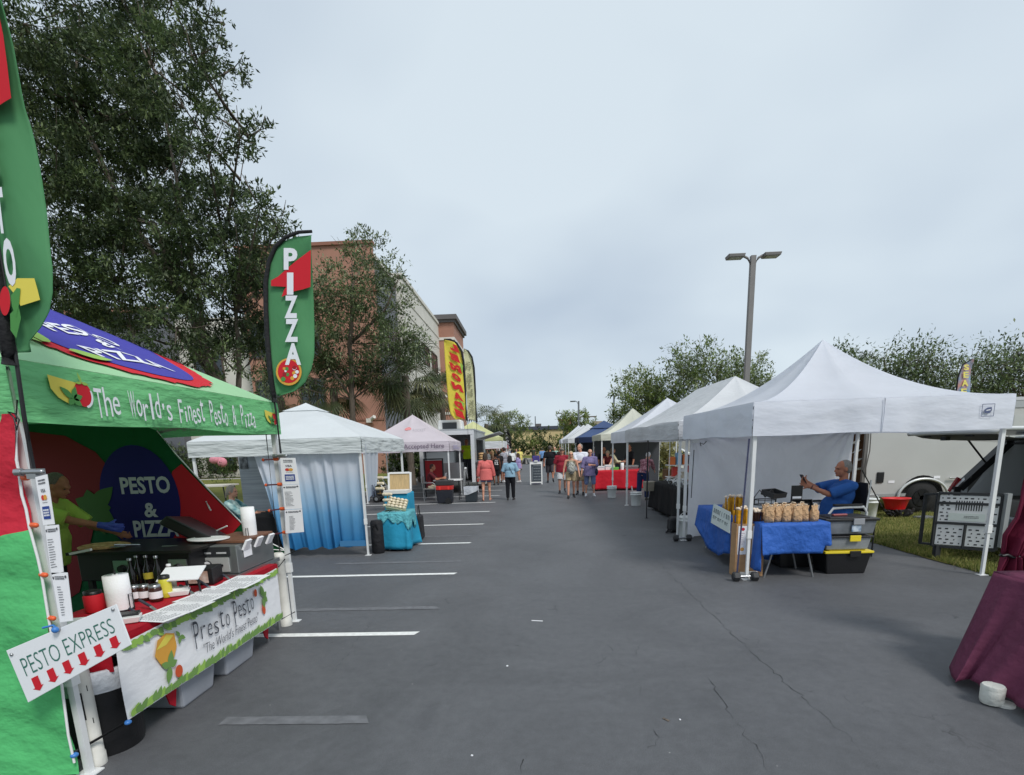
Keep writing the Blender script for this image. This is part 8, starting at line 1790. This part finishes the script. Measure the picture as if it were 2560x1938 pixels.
# ------------------------------------------------------------------ sandwich board in the lane
bx_, by_ = G(1341, 1213).x, G(1341, 1213).y + .1
t = thing('sandwich_board', 'white framed chalkboard stand in the middle of the lane', 'sandwich board', (bx_, by_, 0)); M = Matrix.Rotation(-.14, 3, 'X'); ch = P('chalkboard', (62, 70, 78), .7, var=.15, vs=3)
for s in (-1, 1):
    Mx = Matrix.Rotation(-.12 * s, 3, 'X'); q = V((bx_, by_ + .0 + .06 * (1 if s > 0 else 3.0), .56)); b = MB()
    for dx, dz, sx_, sz_ in ((-.27, 0, .05, 1.08), (.27, 0, .05, 1.08), (0, .48, .49, .12), (0, -.44, .49, .05)): b.box(q + Mx @ V((dx, 0, dz)), (sx_, .04, sz_), M=Mx)
    f_ = b.build('frame', WHITEP, t); b = MB(); b.box(q + Mx @ V((0, 0, 0)), (.5, .015, .92), M=Mx); b.build('board', ch, f_)
    if s > 0:
        b = MB(); fn = lambda u, v: q + Mx @ V((u, -.012, v)); r = random.Random(7)
        for k in range(6):
            z = .34 - k * .13; x = -.12
            while x < .2: wl = r.uniform(.03, .1); poly2(b, [(x, z), (x + wl, z + .004), (x + wl, z + .028), (x, z + .024)], fn); x += wl + .02
        poly2(b, [(-.2, -.35), (-.185, -.35), (-.17, .3), (-.185, .3)], fn); b.build('chalk_writing', P('chalk', (150, 156, 160), .9), f_)
b = MB(); b.box((bx_, by_ + .1, 1.13), (.16, .1, .06)); b.build('handle', WHITEP, t)
cq = G(1314, 1149.5); t = thing('traffic_weight', 'small black pyramid on the far asphalt', 'cone', (cq.x, 60, 0)); cx_ = atY(1314, 1150, 58).x; b = MB(); b.lathe((cx_, 58, .03), [(.42, 0), (.1, .62), (.05, .64)], 12, smooth=False); b.build('cone', BLKPL, t); b = MB(); b.bbox(cx_ - .45, cx_ + .45, 57.55, 58.45, 0, .03); b.build('base', RUB, t)
# bits of litter on the asphalt
for k, (px, py, s) in enumerate(((1343, 1553, (.12, .012, .006)), (1268, 1666, (.016, .012, .006)), (1700, 1800, (.012, .009, .004)), (1180, 1890, (.012, .01, .005)), (1665, 1800, (.016, .05, .004)))):
    g = G(px, py); b = MB(); b.box(g + V((0, 0, s[2] / 2 + .001)), s, rz=-.2 + k); tag(b.build(['straw', 'pebble', 'pebble', 'pebble', 'twig'][k], PAPER if k != 4 else BARK), ['thin white straw lying in the lane', 'small white pebble in the middle of the lane', 'pale chip near the right front of the lane', 'pale chip at the bottom edge of the lane', 'dark twig on the lane'][k], ['straw', 'pebble', 'pebble', 'pebble', 'twig'][k])
# ------------------------------------------------------------------ people in the lane and at the stalls
WALK = dict(hipR=20, kneeR=8, footR=6, hipL=-16, kneeL=18, footL=-18, shR=-14, shL=16, elR=20, elL=28)
WALK2 = dict(hipR=-14, kneeR=22, footR=-22, hipL=17, kneeL=6, footL=4, shR=14, shL=-12, elR=24, elL=18)
def at_(px, py): g = G(px, py); return g.x, g.y
def lab_extra(f):
    return f
def strapbag(col, side=1, bagcol=None):
    def f(d):
        H = d['H']; b = MB(); PVv, u, fw = d['PV'], d['u'], d['fw']
        for s in (1, -1): b.tube([PVv + u * .3 * H + V((-side * .06 * H, 0, 0)), PVv + u * .2 * H + fw * s * .088 * H, PVv + u * .08 * H + fw * s * .086 * H + V((side * .06 * H, 0, 0)), PVv + u * .0 * H + V((side * .125 * H, 0, 0))], .009, 6)
        b.build_local('strap', P('strap_' + '_'.join(map(str, col)), col, .7), d['t'])
        if bagcol: b = MB(); b.ell(PVv + V((side * .14 * H, .03 * H, -.01 * H)), (.035 * H, .075 * H, .075 * H)); b.build_local('handbag', P('bag_' + '_'.join(map(str, bagcol)), bagcol, .6), d['t'])
    return f
def backpack(col, front=False, m=None):
    def f(d):
        H = d['H']; b = MB(); s = 1 if front else -1; c = d['PV'] + d['u'] * .13 * H + d['fw'] * s * .12 * H; b.ell(c, (.085 * H, .05 * H, .13 * H)); b.ell(c + d['fw'] * s * .03 * H - d['u'] * .03 * H, (.065 * H, .04 * H, .07 * H)); b.build_local('backpack', m or P('pack_' + '_'.join(map(str, col)), col, .8), d['t'])
        b = MB()
        for q in (1, -1): b.tube([c + V((q * .06 * H, 0, .08 * H)), d['PV'] + d['u'] * .3 * H + V((q * .065 * H, 0, 0)), d['PV'] + d['u'] * .2 * H - d['fw'] * s * .085 * H + V((q * .07 * H, 0, 0))], .014, 6)
        b.build_local('strap', P('strap_dark', (50, 48, 46), .8), d['t'])
    return f
def capf(col):
    def f(d):
        b = MB(); hp = d['hp']; H = d['H']; b.ell(hp(0, -.004, .026), (.05 * H, .06 * H, .046 * H), d['HM']); b.lathe(hp(0, .05, .03), [(.036 * H, 0), (.036 * H, .008)], 14, axis=d['HM'] @ V((0, .15, 1)), sy=1.3); b.build_local('cap', P('cap_' + '_'.join(map(str, col)), col, .7), d['t'])
    return f
x, y = at_(1217, 1251); person('woman seen from behind in a coral long sleeved shirt and denim shorts', x, y, 2, 1.64, fem=True, tone=0, pose=dict(hipR=8, kneeR=4, hipL=-6, kneeL=10, footL=-8, abR=14, abL=14, elR=10, elL=10), top=dict(col=(214, 112, 108), sleeve=1.85, hem=-.1, loose=.03, flare=.02, collar=True), bot=dict(col=(96, 108, 140), len=.55), shoes=(178, 120, 96), sandals=True, hair=((70, 56, 44), 'bob'), wide=1.1)
x, y = at_(1277, 1250); person('woman seen from behind in a light blue top, black trousers and a crossbody strap', x, y, -3, 1.53, fem=True, tone=0, pose=dict(hipR=6, kneeR=2, hipL=-3, kneeL=5, abR=18, abL=18, elR=12, elL=12, spread=-1), top=dict(col=(140, 174, 194), sleeve=.95, hem=-.01, loose=.022), bot=dict(col=(24, 25, 30), len=1.95, loose=.02, name='trousers'), shoes=(30, 28, 28), hair=((30, 28, 30), 'bob'), extra=strapbag((30, 34, 48), 1), wide=1.12)
def jersey(d):
    H = d['H']; b = MB(); vs, fs = glyphs('12', bold=.03); vs = fit(vs, .11 * H, .1 * H); b.add([d['PV'] + d['u'] * (.16 * H + v) - d['fw'] * (.105 * H) + V((u_, 0, 0)) for u_, v in vs], [f[::-1] for f in fs], False); b.add([d['PV'] + d['u'] * (.24 * H + v) - d['fw'] * (.102 * H) + V((u_, 0, 0)) for u_, v in ((-.05 * H, 0), (.05 * H, 0), (.05 * H, .012 * H), (-.05 * H, .012 * H))], [(3, 2, 1, 0)], False); b.build_local('jersey_number', P('number_white', (230, 230, 232), .7), d['t'])
x, y = at_(1241, 1213); person('boy from behind in a black number 12 jersey waiting at the food trailer', x, y, 20, 1.55, tone=3, top=dict(col=(24, 24, 28), sleeve=0, hem=-.05, loose=.025), bot=dict(col=(26, 26, 30), len=.95, loose=.03), shoes=(40, 40, 44), hair=((30, 26, 24), 'short'), extra=jersey, pose=dict(abR=12, abL=12))
x, y = at_(1250, 1208); person('man in a black tee beside the boy in the number 12 jersey', x, y, 40, 1.66, tone=3, top=dict(col=(34, 32, 34), sleeve=.7, hem=-.05, loose=.02), bot=dict(col=(52, 44, 44), len=1.0, loose=.03), shoes=(50, 48, 48), hair=((24, 22, 20), 'short'))
x, y = at_(1256, 1207); person('man in a loose grey tee and dark shorts in the food queue', x + .1, y + .6, 60, 1.82, tone=1, top=dict(col=(150, 150, 158), sleeve=.9, hem=-.06, loose=.03), bot=dict(col=(40, 42, 56), len=1.0, loose=.03), shoes=(220, 220, 222), hair=((50, 42, 38), 'short'))
x, y = at_(1230, 1205); person('woman with long sandy hair near the drink cooler', x, y + 1.2, 100, 1.66, fem=True, tone=1, top=dict(col=(110, 84, 70), sleeve=.5), bot=dict(col=(60, 60, 66), len=1.9, name='trousers'), hair=((150, 120, 84), 'long'))
x, y = at_(1240, 1190); person('woman in a white cap farther along the food queue', x, y + 2, 120, 1.7, fem=True, tone=0, top=dict(col=(60, 54, 60), sleeve=.6), bot=dict(col=(50, 50, 56), len=1.9, name='trousers'), hair=((226, 226, 226), 'cap'))
x, y = at_(1298, 1205); person('girl with brown hair in a lavender top and white shorts', x, y, 70, 1.5, fem=True, tone=0, pose=dict(hipR=6, hipL=-6, shR=20, elR=40, shL=10, elL=50), top=dict(col=(164, 150, 196), sleeve=1.5, hem=-.06, loose=.025), bot=dict(col=(226, 224, 216), len=.5), shoes=(226, 224, 222), hair=((84, 64, 52), 'long'))
x = atY(1280, 1150, 40).x; person('woman from behind in a white blouse and black skirt beyond the blue top woman', x, 40, 5, 1.66, fem=True, tone=3, pose=dict(WALK), top=dict(col=(228, 228, 228), sleeve=1.6, hem=-.02, loose=.02), bot=dict(col=(30, 30, 34), len=.8), hair=((26, 24, 24), 'bun'))
x = atY(1300, 1150, 43).x; person('person in a yellow shirt and straw hat in the distance', x, 43, 30, 1.7, tone=0, top=dict(col=(220, 206, 120), sleeve=.7, hem=-.08, loose=.03), bot=dict(col=(110, 100, 80), len=1.0), hair=((214, 184, 110), 'cap'))
x = atY(1334, 1140, 62).x; person('distant man in a dark green shirt walking away right of the black pyramid', x, 62, -20, 1.78, tone=1, pose=dict(WALK), top=dict(col=(72, 78, 62), sleeve=.7, hem=-.05), bot=dict(col=(80, 76, 80), len=1.0), hair=((50, 44, 40), 'short'))
x = atY(1356, 1140, 46).x; person('distant person in a bright blue shirt and black shorts walking away', x, 46, 10, 1.7, tone=0, pose=dict(WALK2), top=dict(col=(112, 150, 196), sleeve=.8, hem=-.03, loose=.02), bot=dict(col=(28, 28, 32), len=.8), hair=((60, 70, 60), 'short'))
x, y = at_(1376, 1207); person('man from behind in a black polo and dark grey shorts walking away', x, y, 2, 1.84, tone=1, pose=dict(hipL=10, kneeL=2, hipR=-16, kneeR=28, footR=-30, shR=10, shL=-10, abR=12, abL=12), top=dict(col=(24, 25, 30), sleeve=.75, hem=-.04, loose=.022, collar=True), bot=dict(col=(78, 74, 78), len=1.0, loose=.025), shoes=(60, 60, 64), hair=((96, 88, 80), 'short'), wide=1.12)
x = atY(1387, 1140, 39).x; person('distant person in a mint shirt between the black polo and the red polo', x, 39, 160, 1.74, tone=0, top=dict(col=(170, 214, 200), sleeve=.8, hem=-.04), bot=dict(col=(96, 90, 84), len=1.0), hair=((180, 176, 170), 'short'))
x = atY(1401, 1140, 36).x; person('dark haired person behind the man in the red polo', x, 36, 170, 1.7, tone=1, top=dict(col=(70, 52, 48), sleeve=.6), bot=dict(col=(50, 50, 56), len=1.9, name='trousers'), hair=((26, 24, 24), 'short'))
x, y = at_(1406, 1232); person('man in a red polo, white shorts and camo cap walking towards the camera', x, y, 178, 1.74, tone=0, belly=.05, pose=dict(hipR=12, kneeR=2, hipL=-12, kneeL=20, footL=-20, shR=-10, shL=12, abR=13, abL=13, elR=15, elL=18), top=dict(col=(148, 42, 56), sleeve=.85, hem=-.05, loose=.025, collar=True), bot=dict(col=(222, 222, 222), len=.92, loose=.03), shoes=(66, 62, 66), hair=((130, 120, 110), 'short'), eyes='shades', wide=1.1, extra=capf((120, 116, 104)))
CAMO = P('camo_print', (56, 58, 54), .85, rgb2=(206, 206, 196), vs=28, det=2)
x, y = at_(1428, 1245); person('smiling woman in a tank top and khaki shorts with a camouflage backpack on her front', x, y, 180, 1.62, fem=True, tone=0, pose=dict(hipR=14, kneeR=3, footR=10, hipL=-10, kneeL=18, footL=-14, abR=14, abL=14, elR=16, elL=20, shL=10), top=dict(col=(156, 150, 130), sleeve=0, hem=-.02, loose=.012, var=.3), bot=dict(col=(178, 160, 128), len=.62, loose=.02), shoes=(46, 42, 42), hair=((206, 184, 150), 'long'), eyes='shades', extra=backpack((60, 60, 56), True, CAMO), wide=1.05)
x, y = at_(1451, 1237); person('tall grey haired man in a white tee and khaki shorts with arms folded', x, y, 172, 1.86, tone=0, pose=dict(hipR=-8, kneeR=14, footR=-10, hipL=8, kneeL=3, turn=-34, handR=(-.13, .24, 1.22), handL=(.13, .25, 1.18), poleR=(.8, -.2, -.7), poleL=(-.8, -.2, -.7)), top=dict(col=(226, 228, 236), sleeve=.85, hem=-.04, loose=.022), bot=dict(col=(170, 150, 122), len=1.0, loose=.025), shoes=(40, 40, 44), hair=((150, 142, 136), 'short'), eyes='eyes', wide=1.08)
x, y = at_(1475, 1240); person('woman in a purple blouse, denim bermudas, sunglasses and white shoes', x, y, 176, 1.66, fem=True, tone=0, pose=dict(abR=16, abL=14, handL=(-.02, .3, 1.12), poleL=(-.9, -.2, -.6), spread=3, kneeR=4, hipL=4), top=dict(col=(132, 122, 162), sleeve=1.25, hem=-.09, loose=.035, flare=.03), bot=dict(col=(110, 126, 164), len=1.08, loose=.022), shoes=(232, 232, 234), hair=((176, 158, 132), 'short'), eyes='shades', extra=strapbag((50, 54, 84), -1, (40, 44, 72)), wide=1.12)
x = atY(1487, 1140, 27).x; person('person in a violet shirt seen from behind at the cream canopy', x, 27, -60, 1.7, tone=0, top=dict(col=(104, 92, 156), sleeve=.8), bot=dict(col=(60, 60, 70), len=1.9, name='trousers'), hair=((110, 100, 90), 'short'))
x = atY(1497, 1140, 26).x; person('white haired man in a black jacket at the cream canopy', x, 26.2, -70, 1.76, tone=0, top=dict(col=(34, 34, 38), sleeve=1.9), bot=dict(col=(40, 40, 46), len=1.95, name='trousers'), hair=((196, 192, 186), 'short'))
x = atY(1510, 1140, 24.2).x; person('dark haired vendor in black behind the red table', x, 24.2, 170, 1.7, tone=1, top=dict(col=(30, 30, 34), sleeve=.7), bot=dict(col=(36, 36, 40), len=1.95, name='trousers'), hair=((26, 24, 24), 'short'))
x = atY(1520, 1140, 23.4).x; person('vendor in a maroon apron leaning over the red table', x, 23.2, 165, 1.66, fem=True, tone=0, pose=dict(lean=32, nod=25, handR=(.1, .75, .98), handL=(-.1, .72, .96)), top=dict(col=(110, 40, 46), sleeve=.3), bot=dict(col=(40, 40, 44), len=1.95, name='trousers'), hair=((170, 150, 126), 'pony'))
x = atY(1549, 1140, 21).x; person('woman in beige top and trousers standing behind the red table end', x, 23.0, -80, 1.66, fem=True, tone=0, pose=dict(shR=30, elR=60, shL=20, elL=60), top=dict(col=(216, 206, 170), sleeve=1.6), bot=dict(col=(216, 208, 178), len=1.95, name='trousers'), hair=((110, 90, 70), 'bob'))
x = atY(1592, 1140, 21.5).x; person('man in a black shirt and cap at the right end of the red table', x, 22.9, 120, 1.78, tone=1, top=dict(col=(26, 26, 30), sleeve=.8), bot=dict(col=(34, 34, 38), len=1.95, name='trousers'), hair=((30, 28, 30), 'cap'))
x, y = at_(1606, 1250); FLO = P('floral_maroon', (110, 36, 56), .85, rgb2=(196, 150, 160), vs=16, det=2)
person('woman in a white bandana and maroon floral top bending towards the stall', x, y, -40, 1.62, fem=True, tone=2, pose=dict(lean=30, nod=22, hipR=12, hipL=-4, kneeR=14, handR=(.1, .6, .9), handL=(-.15, .55, .85)), top=dict(col=(110, 36, 56), sleeve=1.3, hem=-.02, loose=.02, mat=FLO), bot=dict(col=(40, 52, 92), len=1.95, loose=.03, name='trousers'), hair=((230, 230, 236), 'cap'))
for k, (px, Y, col, hr, fc, lab) in enumerate(((1222, 38, (214, 214, 214), (40, 34, 32), 90, 'far shopper in a pale grey top under the small white canopy'), (1247, 41, (70, 62, 64), (36, 30, 28), 200, 'far shopper in a dark top below the red canopy'), (1264, 47, (226, 226, 230), (90, 80, 70), 40, 'far shopper in a white top left of the yellow shirt'), (1292, 50, (206, 210, 214), (60, 54, 50), 150, 'far shopper in a pale top behind the yellow shirt'), (1272, 55, (120, 130, 150), (50, 46, 44), 20, 'far shopper in a slate blue top near the black flag'))):
    x = atY(px, 1140, Y).x; person(lab, x, Y, fc, 1.66 + .03 * (k % 3), tone=k % 3, pose=WALK if k % 2 else {}, top=dict(col=col, sleeve=.8), bot=dict(col=(60 + 12 * k, 58, 66), len=1.0 + .9 * (k % 2)), hair=(hr, 'short'), vox=.016)
q = atY(1341, 1150, 27.2); b = MB(); b.box((q.x - .02, 27.2, .68), (.36, .2, 1.36)); tag(b.build('parcel_stand', P('purple_panel', (76, 66, 140), .7, var=.2, vs=6), bevel=.03), 'purple panel showing just above the chalkboard stand', 'panel')
